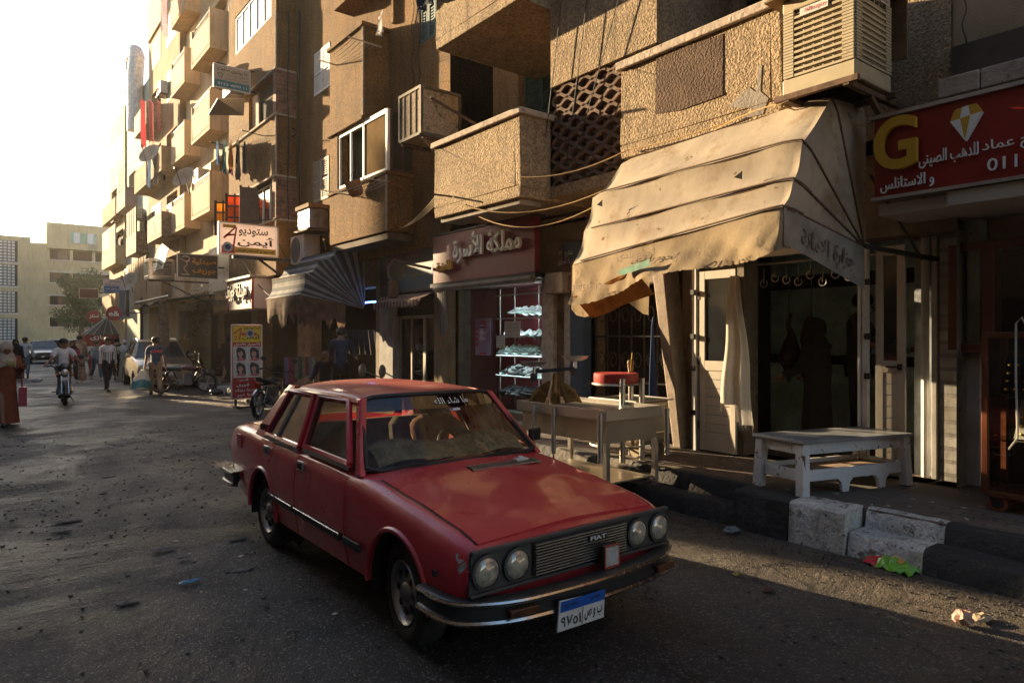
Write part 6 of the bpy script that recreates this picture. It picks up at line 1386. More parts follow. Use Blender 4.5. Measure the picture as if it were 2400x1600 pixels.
# eagle scale
sc_ = thing('balance_scale', 'gilded eagle balance scale with two tin pans on the steel table', 'scale', (5.15, 5.9, 1.0))
GLD = mat('tarnished_gilt', (.24, .14, .045), r=.4, m=.7, var=.5, vs=22, bump=.8, bs=50, bd=.01); TIN = mat('dull_tin', (.42, .42, .42), r=.35, m=.85, var=.15, vs=8)
ce = on_z(1287, 940 / D * 1, 1.0); ce = Vector((5.2, 5.86, .985))
def eagle(rt, c, rz, s=1.0):
    M = Matrix.Translation(c) @ Matrix.Rotation(rz, 4, 'Z') @ Matrix.Scale(s, 4)
    b = MB(); b.lathe([(.001, 0), (.07, 0), (.062, .08), (.055, .16), (.04, .22), (.03, .26), (.034, .3), (.028, .335), (.001, .35)], (0, 0, .0), 'z', 12); b.ell((0, -.03, .3), (.012, .035, .015), 6, 4); b.v = [tuple(M @ Vector(p)) for p in b.v]; b.build('eagle_body', GLD, rt, smooth=True)
    for sx in (-1, 1):
        b = MB()
        for k in range(9):
            t = k / 8; p0 = Vector((sx * (.05 + .05 * t), -.01 - .02 * t, .25 - .02 * t)); p1 = Vector((sx * (.13 + .17 * t), -.05 + .03 * t, .0 + .05 * t * (1 - t) + .004))
            b.loft([[p0 + Vector((0, 0, .02)), p0 + Vector((0, -.012, .0)), p0 - Vector((0, 0, .02))], [p0.lerp(p1, .5) + Vector((sx * .03, 0, .045)), p0.lerp(p1, .5) + Vector((0, -.03, .01)), p0.lerp(p1, .5) - Vector((sx * .01, 0, .02))], [p1 + Vector((sx * .012, 0, .01)), p1 + Vector((0, -.01, 0)), p1 - Vector((sx * .012, 0, 0))]])
        b.v = [tuple(M @ Vector(p)) for p in b.v]; b.build('wing', GLD, rt, smooth=True)
    b = MB()
    for k in range(7): b.bar(M @ Vector(((k - 3) * .014, -.06, .12)), M @ Vector(((k - 3) * .018, -.08, .005)), .014, .01)
    b.build('tail_feathers', GLD, rt)
eagle(sc_, ce, R(-38)); 
b = MB(); d = Vector((math.cos(R(-38)), math.sin(R(-38)), 0)); b.bar(ce + Vector((0, 0, .36)) - d * .24, ce + Vector((0, 0, .4)) + d * .24, .025, .04); b.cbox(ce - d * .24 + Vector((0, 0, .3)), (.08, .03, .09)); b.cbox(ce + d * .2 + Vector((0, 0, .36)), (.07, .02, .08)); b.build('beam', RAIL, sc_)
for s, dz in ((-1, .42), (1, .48)):
    p = ce + d * .235 * s + Vector((0, 0, dz)); b = MB(); b.lathe([(.001, 0), (.07, .004), (.12, .025), (.155, .055), (.16, .058), (.15, .058), (.11, .03), (.001, .012)], p, 'z', 24); b.lathe([(.02, -.08), (.02, 0)], p, 'z', 8); b.build('pan', TIN, sc_, smooth=True)
# red chopping block, drink, steel trolley
cb = thing('chopping_block', 'round red chopping block held in a ring of steel posts', 'chopping block', (5.85, 5.5, PZ)); c0 = (5.85, 5.52)
b = MB(); b.lathe([(.001, 0), (.255, 0), (.26, .01), (.26, .105), (.25, .115), (.001, .115)], (c0[0], c0[1], 1.21), 'z', 28); b.build('block', mat('worn_red_plastic', (.4, .035, .025), r=.5, var=.25, vs=8), cb, smooth=True)
for k in range(3): aa = R(-128 + k * 65 + 5); b = MB(); b.tube([(c0[0] + .3 * math.cos(aa), c0[1] + .3 * math.sin(aa), PZ + .005), (c0[0] + .3 * math.cos(aa), c0[1] + .3 * math.sin(aa), 1.27)], .033, 12); b.build('leg', STEEL, cb, smooth=True)
b = MB(); b.tube([(c0[0] + .27 * math.cos(t), c0[1] + .27 * math.sin(t), 1.2) for t in [2 * math.pi * i / 24 for i in range(24)]], .014, 6, closed=True); b.build('ring', STEEL, cb, smooth=True); b = MB(); b.tube([(c0[0] + .3 * math.cos(t), c0[1] + .3 * math.sin(t), .5) for t in [2 * math.pi * i / 24 for i in range(24)]], .014, 6, closed=True); b.build('ring', STEEL, cb, smooth=True)
dk = thing('drink_cup', 'clear plastic cup with a yellow straw on the red block', 'cup', (5.99, 5.42, 1.325)); b = MB(); b.lathe([(.001, .002), (.03, .002), (.042, .11), (.045, .115), (.043, .12), (.035, .145), (.012, .155)], (5.99, 5.42, 1.325), 'z', 16); b.build('cup', glass_mat('clear_plastic', (.85, .82, .7), base=.08, rough=.1, dust=.2, dustc=(.6, .5, .25)), dk, smooth=True); b = MB(); b.tube([(5.985, 5.42, 1.34), (6.005, 5.41, 1.56)], .005, 6); b.build('straw', mat('straw_yellow', (.75, .5, .02), r=.4), dk)
tr_ = thing('steel_trolley', 'rounded stainless steel bin on castors beside the lit door leaf', 'trolley', (6.3, 5.72, PZ)); b = MB(); b.box((5.98, 5.35, .46), (6.62, 6.05, .98)); b.build('bin', STEELD, tr_, bevel=.06); b = MB(); b.tube([(5.96, 5.33, .99), (6.64, 5.33, .99), (6.64, 6.07, .99), (5.96, 6.07, .99)], .014, 6, closed=True); b.build('rim', STEEL, tr_); b = MB(); b.box((6.0, 5.37, .975), (6.6, 6.03, .983)); b.build('bin_mouth', DARK, tr_)
for x, y in ((6.08, 5.42), (6.52, 5.42), (6.08, 5.98), (6.52, 5.98)): b = MB(); b.lathe([(.001, -.02), (.075, -.02), (.075, .02), (.001, .02)], (x, y, PZ + .077), 'x', 16); b.build('castor', mat('tan_castor', (.35, .28, .18), r=.7), tr_, smooth=True)
b = MB(); b.tube([(6.05, 5.3, .6), (6.1, 5.27, .62), (6.5, 5.27, .62), (6.55, 5.3, .6)], .014, 6); b.build('handle', STEEL, tr_)
u = MB()
for k in range(3): u.loft([[(6.72 + .05 * k, 5.75 + .03 * k, PZ + .02), (6.8 + .05 * k, 5.72 + .03 * k, PZ + .02)], [(6.78 + .04 * k, 5.82, 1.1), (6.82 + .04 * k, 5.8, 1.1)], [(6.92 + .01 * k, 5.9, 1.9 + .05 * k), (6.93 + .01 * k, 5.9, 1.9)]], caps=False, closed=False)
tag(u.build('folded_umbrella', mat('navy_cloth', (.02, .05, .16), r=.9, var=.2), solid=.01), 'folded blue and tan sunshade leaning on the slanted column', 'sunshade')
# jewellery case on castors, wall showcase
BRW = mat('varnished_brown_frame', (.12, .036, .016), r=.35, var=.2, vs=6, coat=.3)
dc = thing('display_case', 'brown framed glass jewellery case on castors at the right edge', 'display case', (6.8, 1.5, PZ)); xa, xb, ya, yb, za, zb = 6.5, 6.95, .6, 2.02, .47, 1.76
b = MB(); s = .05
for x in (xa, xb):
    for y in (ya, yb): b.box((x - s / 2, y - s / 2, za), (x + s / 2, y + s / 2, zb))
for z in (za, zb):
    for y in (ya, yb): b.box((xa + s / 2, y - .02, z - .025), (xb - s / 2, y + .02, z + .025))
    for x in (xa, xb): b.box((x - .02, ya + s / 2, z - .025), (x + .02, yb - s / 2, z + .025))
b.build('frame', BRW, dc, bevel=.006)
b = MB(); b.box((xa + .02, ya, za - .01), (xb - .02, yb, za + .01)); b.build('base_board', BRW, dc); b = MB()
b.poly([(xa, ya, za), (xa, yb, za), (xa, yb, zb), (xa, ya, zb)]); b.poly([(xa, yb, za), (xb, yb, za), (xb, yb, zb), (xa, yb, zb)]); b.build('pane', glass_mat('case_glass', (.85, .88, .86), base=.03), dc)
b = MB()
for z in (.9, 1.25): b.box((xa + .03, ya + .03, z), (xb - .03, yb - .03, z + .012))
b.build('glass_shelf', glass_mat('shelf_glass', (.7, .8, .75), base=.1, rough=.08), dc)
b = MB(); b.poly([(xb + .02, ya, za), (xb + .02, yb, za), (xb + .02, yb, zb), (xb + .02, ya, zb)]); b.build('case_back', WOODDK, dc)
for k, (y, z) in enumerate(((1.82, 1.28), (1.45, 1.28), (1.72, .92), (1.35, .92))):
    b = MB(); b.prism([(6.62, y - .14, z), (6.62, y + .14, z), (6.74, y + .12, z + .3), (6.74, y - .12, z + .3)], (.012, 0, .006)); t = thing('jewellery_tray', ('black ring tray on the upper shelf by the case corner', 'black tray of rings, upper shelf, farther in the case', 'pale earring tray on the lower shelf by the case corner', 'dark tray of gold rings, lower shelf, farther in')[k], 'tray', (6.65, y, z)); b.build('tray', DARK if k != 2 else mat('pale_tray', (.4, .38, .36), r=.6), t); b = MB()
    for i in range(4):
        for j in range(4): 
            tt = (j + .6) / 4.6; b.ell((6.61 + .12 * tt, y - .09 + .06 * i, z + .3 * tt), (.012, .016, .012), 6, 4)
    b.build('gold_rings', mat('jewellery_gold', (.75, .45, .12), r=.25, m=1.0), t)
for x, y in ((xa + .03, yb - .08), (xb - .03, yb - .08), (xa + .03, ya + .05)):
    b = MB(); b.lathe([(.001, -.016), (.06, -.016), (.065, -.01), (.065, .01), (.06, .016), (.001, .016)], (x, y, PZ + .066), 'x', 20); w_ = b.build('castor', mat('red_rubber', (.35, .07, .03), r=.6), dc, smooth=True); b = MB(); b.lathe([(.001, -.018), (.045, -.018), (.045, .018), (.001, .018)], (x, y, PZ + .066), 'x', 16); b.box((x - .03, y - .035, PZ + .08), (x + .03, y + .05, za - .02)); b.build('castor_fork', RAIL, w_)
b = MB(); b.tube([(6.47, 1.72, 1.8), (6.45, 1.76, 1.9), (6.46, 1.8, 1.85), (6.46, 1.8, 1.4), (6.47, 1.79, .95), (6.47, 1.85, .85)], .008, 5); tag(b.build('cable', mat('pale_cable', (.5, .47, .42), r=.6)), 'pale loose cable draped over the front of the jewellery case', 'cable')
wc = thing('wall_showcase', 'dark brown wall showcase with price cards above the jewellery case', 'showcase', (7.55, 1.6, 1.6)); b = MB()
for y0_, y1_ in ((2.5, 2.58), (2.2, 2.3), (.9, .98)): b.box((7.3, y0_, 1.62), (7.5, y1_, 2.62))
for z0_, z1_ in ((1.6, 1.68), (2.55, 2.63)): b.box((7.302, .98, z0_), (7.498, 2.5, z1_))
b.build('frame', BRW, wc, bevel=.006); b = MB(); b.box((7.56, .95, 1.65), (7.6, 2.55, 2.6)); b.build('showcase_back', DARK, wc); b = MB(); b.poly([(7.33, .98, 1.66), (7.33, 2.5, 1.66), (7.33, 2.5, 2.56), (7.33, .98, 2.56)]); b.build('pane', glass_mat('case_glass', (.85, .88, .86)), wc)
b = MB(); rg = random.Random(2)
for k in range(22): b.cbox((7.5, 2.44 - rg.random() * .16, 1.9 + (k % 6) * .035 + (k // 12) * .28), (.004, .03, .008))
b.build('price_cards', mat('card_white', (.5, .5, .48), r=.7), wc)
b = MB(); b.box((7.9, -2, PZ), (9.5, 2.3, 3.2)); tag(b.build('gold_shop_interior', DARK), 'dark interior of the gold shop behind the showcase', 'shop interior')
for k, (y, z) in enumerate(((1.9, 2.5), (1.45, 2.47))): b = MB(); b.ell((7.7 - .1, y, z), (.03, .05, .012), 8, 4); tag(b.build('spot_lamp', mat('lamp_white', (.9, .95, .9), emit=(.85, 1, .95), es=2.0)), ('small lit ceiling spot in the gold shop, nearer the pier', 'small lit ceiling spot in the gold shop, nearer the right edge')[k], 'lamp')
# ================================================================ shoe shop window
sw = thing('shop_window', 'lit shoe shop window with red back panel and glass shelves', 'shop window', (7.6, 9.6, .45))
b = MB(); b.box((8.2, 8.3, .3), (8.25, 11.2, 2.75)); b.build('red_back_panel', mat('shop_red', (.17, .014, .02), r=.6, var=.1), sw)
b = MB(); b.box((7.5, 8.3, .3), (8.2, 11.2, .46)); b.box((7.5, 11.0, .46), (8.2, 11.05, 2.7)); b.box((7.5, 8.28, .46), (8.2, 8.33, 2.7)); b.box((7.5, 8.33, 2.67), (8.2, 11, 2.72)); b.build('window_case', mat('shop_dark_red', (.12, .02, .025), r=.6), sw)
b = MB(); b.poly([(7.28, 8.35, .45), (7.28, 10.9, .45), (7.28, 10.9, 2.66), (7.28, 8.35, 2.66)]); b.build('pane', glass_mat('window_glass', (.92, .94, .94), base=.02), sw)
SHZ = (2.16, 1.74, 1.43, 1.06, .7)
b = MB()
for z in SHZ: b.box((7.5, 8.6, z - .015), (7.85, 10.1, z))
b.build('glass_shelf', glass_mat('shelf_glass', (.7, .8, .75)), sw)
b = MB()
for y in (9.3, 10.0, 10.45): b.tube([(7.88, y, .46), (7.88, y, 2.66)], .014, 6)
b.build('shelf_post', STEEL, sw)
LED = mat('cool_led', (1, 1, 1), emit=(.75, .95, 1.0), es=9.0)

for z in SHZ: b = MB(); b.box((7.52, 8.6, z + .335), (7.535, 10.1, z + .345)); b.build('led_strip', LED, sw); b = MB(); b.box((7.5, 8.6, z + .315), (7.51, 10.1, z + .345)); b.build('shelf_lip', STEEL, sw)
SH = mat('white_shoe_leather', (.75, .77, .76), r=.5, var=.1, vs=20); SHD = mat('dark_shoe_leather', (.03, .03, .035), r=.4)
def shoe_mesh(m, nm):
    b = MB(); rings = []
    for t, w_, h_, zz in ((0, .028, .05, .0), (.12, .034, .095, 0), (.3, .034, .1, 0), (.45, .036, .075, 0), (.65, .042, .05, 0), (.85, .038, .035, 0), (1, .016, .018, .004)):
        rings.append([(-.13 + .26 * t, w_ * math.cos(a), zz + (h_ * max(0, math.sin(a)) if math.sin(a) > 0 else 0)) for a in [math.pi * 2 * k / 10 for k in range(10)]])
    b.loft(rings); return b.mesh(nm, m, True)
shm = shoe_mesh(SH, 'shoe'); shd = shoe_mesh(SHD, 'dark_shoe'); rg = random.Random(4); nsh = 0
for zi, z in enumerate(SHZ):
    row = 10 if zi < 2 else 14
    for k in range(row):
        for dp in range(3 if zi > 1 else 2):
            y = 8.68 + (1.3 if zi else .95) * k / (row - 1) + rg.uniform(-.02, .02); me = shm if zi < 3 or rg.random() < .7 and zi < 4 else shd
            if zi == 1 and k > 3 and dp == 0: continue
            o = bpy.data.objects.new('shoe', me); C.objects.link(o); o.location = (7.56 + .12 * dp, y, z + .035 * dp); o.rotation_euler = (0, rg.choice([0, -.35]), math.pi + rg.uniform(-.5, .9)); o.scale = (rg.uniform(1.0, 1.2),) * 3
            tag(o, 'white shoe on a lit glass shelf in the shoe shop window' if me is shm else 'dark strappy shoe on a low glass shelf in the shoe shop window', 'shoe', 'white shoes in the shop window' if me is shm else 'dark shoes in the shop window')
po = thing('poster', 'lilac shoe poster with red headings in the shop window', 'poster', (7.26, 10.3, 1.4)); ya_, yb_ = on_x(1093, 730, 7.26).y, on_x(1128, 730, 7.26).y; zA_, zB_ = on_x(1093, 732, 7.26).z, on_x(1093, 815, 7.26).z
b = MB(); b.box((7.25, yb_, zB_), (7.256, ya_, zA_)); b.build('sheet', mat('lilac_paper', (.3, .25, .42), r=.6, var=.15, vs=5), po); b = MB()
for k, (v, w_) in enumerate(((.93, .5), (.86, .6), (.76, .7), (.06, .6))): b.box((7.247, (ya_ + yb_) / 2 - .17 * w_, zB_ + (zA_ - zB_) * v - .02), (7.249, (ya_ + yb_) / 2 + .17 * w_, zB_ + (zA_ - zB_) * v + .015))
for k in range(4): b.box((7.247, ya_ - .1, zB_ + .18 + k * .09), (7.249, ya_ - .01, zB_ + .23 + k * .09))
b.build('red_headings', mat('poster_red', (.45, .04, .1), r=.6), po); b = MB()
for k in range(3): b.prism([(7.248, ya_ - .13 - u_, zB_ + .28 + .1 * k + v_) for u_, v_ in ((0, 0), (.18, 0), (.19, .03), (.12, .05), (.08, .1), (.02, .08))], (-.001, 0, 0))
b.build('printed_shoe', mat('poster_pale', (.6, .55, .7), r=.6), po)
for k, (pa, pb, za_, zb_) in enumerate((((1160), (1196), 738, 775), (1141, 1160, 772, 798))):
    y1_, y0_ = on_x(pa, za_, 7.26).y, on_x(pb, za_, 7.26).y; z1_, z0_ = on_x(pa, za_, 7.26).z, on_x(pa, zb_, 7.26).z
    t = thing('price_card', ('large white price card on the shoe shop glass', 'small tilted white price card on the shoe shop glass')[k], 'card', (7.26, y0_, z0_)); b = MB(); b.box((7.25, y0_, z0_), (7.256, y1_, z1_)); b.build('card', mat('card_white', (.5, .5, .48)), t); g = MB()
    for i, s_ in enumerate(('مجموعة متنوعة من', 'الكوتشى الاطفالى', 'مجموعة ١٨٠ ج قطعة', 'مجموعة ٢٨٠ ج قطعة')): lettering(g, s_, frame_x(7.248, (y0_ + y1_) / 2, z1_ - (z1_ - z0_) * (.17 + .22 * i)), w=(y1_ - y0_) * .8, h=(z1_ - z0_) * .12, bold=0)
    g.build('lettering', SDARK, t)
# clothes rack, hanging clothes in the shop beneath the striped awning
rk = thing('clothes_rail', 'folded scarves and cloths hung on a rail beneath the striped awning', 'clothes rail', (6.6, 15.6, .2)); pa = on_y(652, 822, 15.6); pb2 = on_y(722, 820, 15.6); b = MB(); b.tube([pa, pb2], .02, 6); b.tube([pa, (pa.x, 15.6, .2)], .02, 6); b.tube([pb2, (pb2.x, 15.6, .2)], .02, 6); b.build('rail', RUST, rk)
cols = [(.3, .22, .35), (.4, .12, .16), (.35, .14, .17), (.35, .3, .26), (.12, .2, .12), (.4, .3, .25), (.3, .12, .1), (.25, .3, .38), (.38, .36, .33)]
for k in range(9):
    w_ = (pb2.x - pa.x) / 9; x = pa.x + w_ * k; b = MB(); L_ = (.62, .6, .66, .5, .52, .5, .45, .5, .4)[k]
    b.grid(lambda u, v: (x + w_ * u, 15.57 - .03 * math.sin(u * 9) - .03 * v, pa.z + .02 - L_ * v), 6, 6); tag(b.build('hung_cloth', mat('cloth_%d' % k, cols[k], r=.95, var=.35, vs=25), smooth=True), ('lilac striped', 'dark pink checked', 'plum', 'stone coloured', 'green', 'peach', 'rust red', 'pale blue', 'ivory')[k] + ' cloth hung on the clothes rail under the striped awning', 'cloth')
b = MB()
for k in range(12): b.bar((7.5, 14.4 + k * .3, 1.3), (7.5, 14.55 + k * .3, 1.9), .16, .02)
tag(b.build('striped_garments', stripe_mat('stripe_dark', (.05, .05, .05), (.25, .2, .16), axis=0, width=.1)), 'striped garments hung at the back of the clothes shop', 'clothes', kind='stuff')
b = MB(); b.box((7.35, 14.4, 2.55), (7.38, 15.6, 2.58)); tag(b.build('neon_tube', mat('blue_neon', (.1, .3, 1), emit=(.1, .35, 1), es=5)), 'blue neon tube glowing in the dark clothes shop', 'lamp')
# ================================================================ coolers and air conditioners
COOL = mat('sun_faded_beige_plastic', (.46, .39, .26), r=.55, var=.12, vs=4, c2=(.3, .25, .17), c2s=3, c2t=.62)
def louvre_cooler(t, x0, x1, y0, y1, z0, z1, m, rows):
    b = MB(); c = .11
    b.box((x0 + .04, y0 + .04, z0), (x1 - .02, y1 - .02, z1)); b.build('body', mat('cooler_dark_pad', (.05, .04, .03), r=.9), t)
    b = MB(); H = z1 - z0
    for xa, xb, ya, yb in ((x0, x0 + c, y0, y0 + c), (x0, x0 + c, y1 - c, y1), (x1 - c, x1, y0, y0 + c)): b = MB(); b.box((xa, ya, z0 + .14), (xb, yb, z1)); b.build('corner_post', m, t, bevel=.03)
    b = MB()
    for k in range(rows * 2):
        zz = z0 + .16 + (H - .26) * k / (rows * 2)
        for (ax, ay, bx, by) in ((x0 - .008, y0 + c * .1, x0 + .012, y0 + c), (x0 - .008, y1 - c, x0 + .012, y1 - c * .1), (x0 + c * .1, y0 - .008, x0 + c, y0 + .012), (x1 - c, y0 - .008, x1, y0 + .012)): b.box((ax, ay, zz), (bx, by, zz + .022))
    b.build('ribs', m, t)
    b = MB()
    for k in range(rows):
        zz = z0 + .17 + (H - .3) * k / rows
        for (a, q) in (((x0 + .01, y0 + c, zz), (x0 + .01, y1 - c, zz)), ((x0 + c, y0 + .01, zz), (x1 - c, y0 + .01, zz))):
            b.bar(a, q, .03, .022); b.bar(Vector(a) + Vector((.006, .006, .035)), Vector(q) + Vector((.006, .006, .035)), .014, .01)
    n = 5
    for k in range(1, n):
        yy = y0 + c + (y1 - y0 - 2 * c) * k / n; b.box((x0 + .012, yy - .006, z0 + .16), (x0 + .03, yy + .006, z1 - .1)); xx = x0 + c + (x1 - x0 - 2 * c) * k / n; b.box((xx - .006, y0 + .012, z0 + .16), (xx + .006, y0 + .03, z1 - .1))
    b.build('louvres', m, t)
    b = MB(); b.box((x0 - .005, y0 - .005, z0), (x1, y1, z0 + .15)); b.build('tray', m, t, bevel=.012); b = MB(); b.box((x0 - .002, y0 - .002, z1 - .11), (x1, y1, z1)); b.build('lid', m, t, bevel=.012)
ec = thing('air_cooler', 'big beige louvred evaporative cooler on an iron bracket beside the stained balcony', 'air cooler', (6.2, 3.15, 3.95)); louvre_cooler(ec, 5.92, 6.6, 2.8, 3.47, 3.98, 4.86, COOL, 11)
g = MB(); p = on_x(1868, 17, 5.9); g.box((5.905, p.y - .13, p.z - .035), (5.915, p.y + .13, p.z + .035)); lb_ = g.build('name_label', WHPAINT, ec); g = MB(); lettering(g, 'AlBargasy', frame_x(5.9, p.y - .01, p.z), w=.2, h=.045, bold=.01); g.build('label_letters', mat('label_red', (.4, .03, .06), r=.5), lb_)
g = MB(); g.box((6.38, 2.79, 4.755), (6.55, 2.797, 4.81)); lb_ = g.build('name_label', WHPAINT, ec); g = MB(); lettering(g, 'AlBargasy', frame_y(6.465, 2.786, 4.782), w=.14, h=.035, bold=.01); g.build('label_letters', mat('label_red', (.4, .03, .06)), lb_)
g = MB(); g.box((5.82, 2.68, 4.87), (6.78, 3.6, 4.885)); g.box((6.7, 2.7, 4.3), (6.72, 2.9, 4.88)); g.build('cardboard_cover', mat('cardboard', (.2, .12, .06), r=.9, var=.3, vs=6), ec)
g = MB()
for y in (2.85, 3.4): g.bar((5.86, y, 3.93), (7.05, y, 3.93), .05); g.bar((6.3, y, 3.9), (7.02, y, 3.45), .045)
g.bar((5.88, 2.75, 3.95), (5.88, 3.52, 3.95), .05); g.bar((6.6, 2.75, 3.95), (6.6, 3.52, 3.95), .05); g.build('bracket', RUST, ec)
oc = thing('air_cooler', 'old rusty mesh-sided cooler box at the left end of the sand balcony', 'air cooler', (6.3, 10.45, 5.18)); x0, x1, y0, y1, z0, z1 = 5.9, 6.72, 10.06, 10.85, 5.2, 6.02
RUSTB = mat('rusty_mesh', (.44, .34, .23), r=.9, var=.5, vs=30, bump=1, bs=120, bd=.01, c2=(.16, .11, .07), c2s=6, c2t=.55)
b = MB(); b.box((x0 + .02, y0 + .02, z0), (x1, y1, z1 - .01)); b.build('mesh_body', RUSTB, oc); b = MB(); e = .05
for x in (x0, x1 - e):
    for y in (y0, y1 - e): b.box((x, y, z0), (x + e, y + e, z1))
for z in (z0 - .02, z1 - e): b.box((x0 + e, y0, z), (x1 - e, y0 + e, z + e)); b.box((x0, y0 + e, z), (x0 + e, y1 - e, z + e)); b.box((x0 + e, y1 - e, z), (x1 - e, y1, z + e))
for k in range(1, 4): yy = y0 + (y1 - y0) * k / 4; b.box((x0 + .005, yy - .01, z0 + .03), (x0 + .03, yy + .01, z1 - .05))
b.build('frame', mat('weathered_grey_iron', (.13, .11, .09), r=.75, m=.4, var=.4, vs=9), oc); b = MB(); b.bar((5.95, 10.1, 5.15), (7.9, 10.1, 5.15), .05); b.bar((6.0, 10.12, 5.13), (6.6, 10.1, 4.5), .045); b.bar((5.95, 10.8, 5.15), (7.1, 10.8, 5.15), .05); b.build('bracket', RUST, oc)
ACW = mat('dirty_ac_white', (.55, .53, .5), r=.5, var=.15, vs=5, streak=.3)
def ac_unit(label, x, y, z, w=.85, h=.58, d=.32, m=ACW, fan=True, face='x'):
    t = thing('air_conditioner', label, 'air conditioner', (x, y, z)); b = MB()
    b.box((x, y, z), (x + d, y + w, z + h)); b.build('casing', m, t, bevel=.015); b = MB(); b.lathe([(.001, -.004), (h * .4, -.004), (h * .43, -.012), (h * .46, -.004)], (x, y + w * .62, z + h / 2), 'x', 22)
    for k in range(5): b.tube([(x - .012, y + w * .62 + h * .08 * (k + 1) * math.cos(a), z + h / 2 + h * .08 * (k + 1) * math.sin(a)) for a in [2 * math.pi * i / 18 for i in range(18)]], .004, 4, closed=True)
    b.build('fan_grille', mat('grey_fan', (.16, .16, .17), r=.6), t, smooth=True)
    b = MB(); b.box((x + d * .4, y - .012, z + h * .5), (x + d * .75, y, z + h * .85)); b.build('side_cover', ACW, t, bevel=.004); b = MB(); b.box((x - .05, y + .05, z - .05), (x + d + .3, y + .1, z)); b.box((x - .05, y + w - .1, z - .05), (x + d + .3, y + w - .05, z)); b.box((x - .05, y - .05, z - .07), (x - .01, y + w + .05, z - .05)); b.tube([(x + d, y + .1, z + h * .6), (x + d + .1, y - .05, z + h * .7), (x + d + .14, y - .06, z + .1), (x + d + .2, y + .1, z)], .022, 6); b.build('bracket', RAIL, t); return t
ac_unit('white air conditioner over the striped awning, under the foil-wrapped one', 6.45, 16.75, 3.62, w=.95, h=.72, d=.42); ac_unit('white air conditioner high on the ochre wall, near the dentist sign', 6.0, 21.4, 9.15, w=.95, h=.72, d=.42)
for lab_, xx, yy, zz in (('air conditioner on the wall between the two cream balcony columns', 7.2, 30.5, 8.2), ('air conditioner at the lower end of the brown brick building', 6.95, 34.3, 7.3), ('air conditioner high on the brown brick building', 6.95, 36.6, 13.6), ('air conditioner on the pale green building, middle floor', 6.95, 43.2, 8.4), ('air conditioner low on the pale green building above the shops', 6.95, 46.2, 5.2), ('air conditioner on the last cream building of the row', 6.85, 50.3, 9.2)): ac_unit(lab_, xx, yy, zz)
p = on_x(700, 500, 6.5); fo = thing('air_conditioner', 'foil-wrapped air conditioner on a shelf below the grey shutter', 'air conditioner', (6.5, p.y, p.z)); b = MB(); b.box((6.45, p.y - .45, p.z - .32), (6.95, p.y + .35, p.z + .2)); b.build('foil_wrap', mat('crumpled_blue_foil', (.16, .18, .24), r=.3, m=.6, var=.4, vs=5, bump=1, bs=7, bd=.06), fo, bevel=.03); b = MB(); b.box((6.4, p.y - .5, p.z + .2), (7.0, p.y + .4, p.z + .3)); b.build('cardboard_lid', mat('cardboard', (.2, .12, .06)), fo); b = MB(); b.box((6.35, p.y - .55, p.z - .38), (7.0, p.y + .45, p.z - .33)); b.build('shelf', RUST, fo)
hx = thing('air_cooler', 'sunlit louvred metal cooler glinting beside the pharmacy sign', 'air cooler', (6.2, 29, 3.1)); q = on_y(372, 620, 27.2); louvre_cooler(hx, q.x - .42, q.x + .42, 27.2, 28.1, q.z - .35, q.z + .4, mat('bright_galvanised', (.7, .66, .6), r=.2, m=.9, var=.1), 8)
g = MB(); g.bar((q.x - .4, 27.3, q.z - .38), (7.6, 27.3, q.z - .38), .06); g.bar((q.x, 27.3, q.z - .38), (7.3, 27.3, q.z - 1.4), .05); g.build('bracket', RUST, hx)
gp = on_y(368, 590, 27.1); gn = (sd + (Vector((0, 0, CAM_H)) - gp).normalized()).normalized(); g1 = gn.cross(Vector((0, 0, 1))).normalized(); g2 = g1.cross(gn); b = MB(); b.prism([gp + g1 * (a * 1.1) + g2 * c_ for a, c_ in ((-.65, -.5), (.65, -.5), (.65, .3), (.25, .55), (-.65, .25))], gn * -.02); tag(b.build('metal_sheet', mat('bright_sheet_metal', (.9, .85, .78), r=.12, m=1.0, var=.05)), 'bright metal sheet flashing in the sun on top of the galvanised cooler', 'metal sheet')
def dish(label, px, py, y, r=.45):
    p = on_y(px, py, y); t = thing('satellite_dish', label, 'satellite dish', tuple(p)); b = MB(); M = Matrix.Translation(p) @ Matrix.Rotation(R(-55), 4, 'Z') @ Matrix.Rotation(R(62), 4, 'X'); b.lathe([(.001, 0), (r * .4, .03), (r * .75, .09), (r, .17)], (0, 0, 0), 'z', 18); b.v = [tuple(M @ Vector(v)) for v in b.v]; b.build('reflector', mat('dish_beige', (.4, .34, .26), r=.6, var=.2), t, smooth=True, solid=.01)
    b = MB(); b.tube([M @ Vector((0, -r * .8, .12)), M @ Vector((0, 0, .6))], .015, 5); b.cbox(M @ Vector((0, 0, .62)), (.1, .08, .08)); b.tube([p, p + Vector((.15, .15, -.5))], .03, 6); b.build('arm', RAIL, t)
dish('beige satellite dish on the lower cream balcony', 428, 412, 27.9); dish('beige satellite dish beside the dark hanging laundry', 348, 358, 33.5, .5); dish('dark satellite dish low over the far shops', 300, 650, 40, .55)
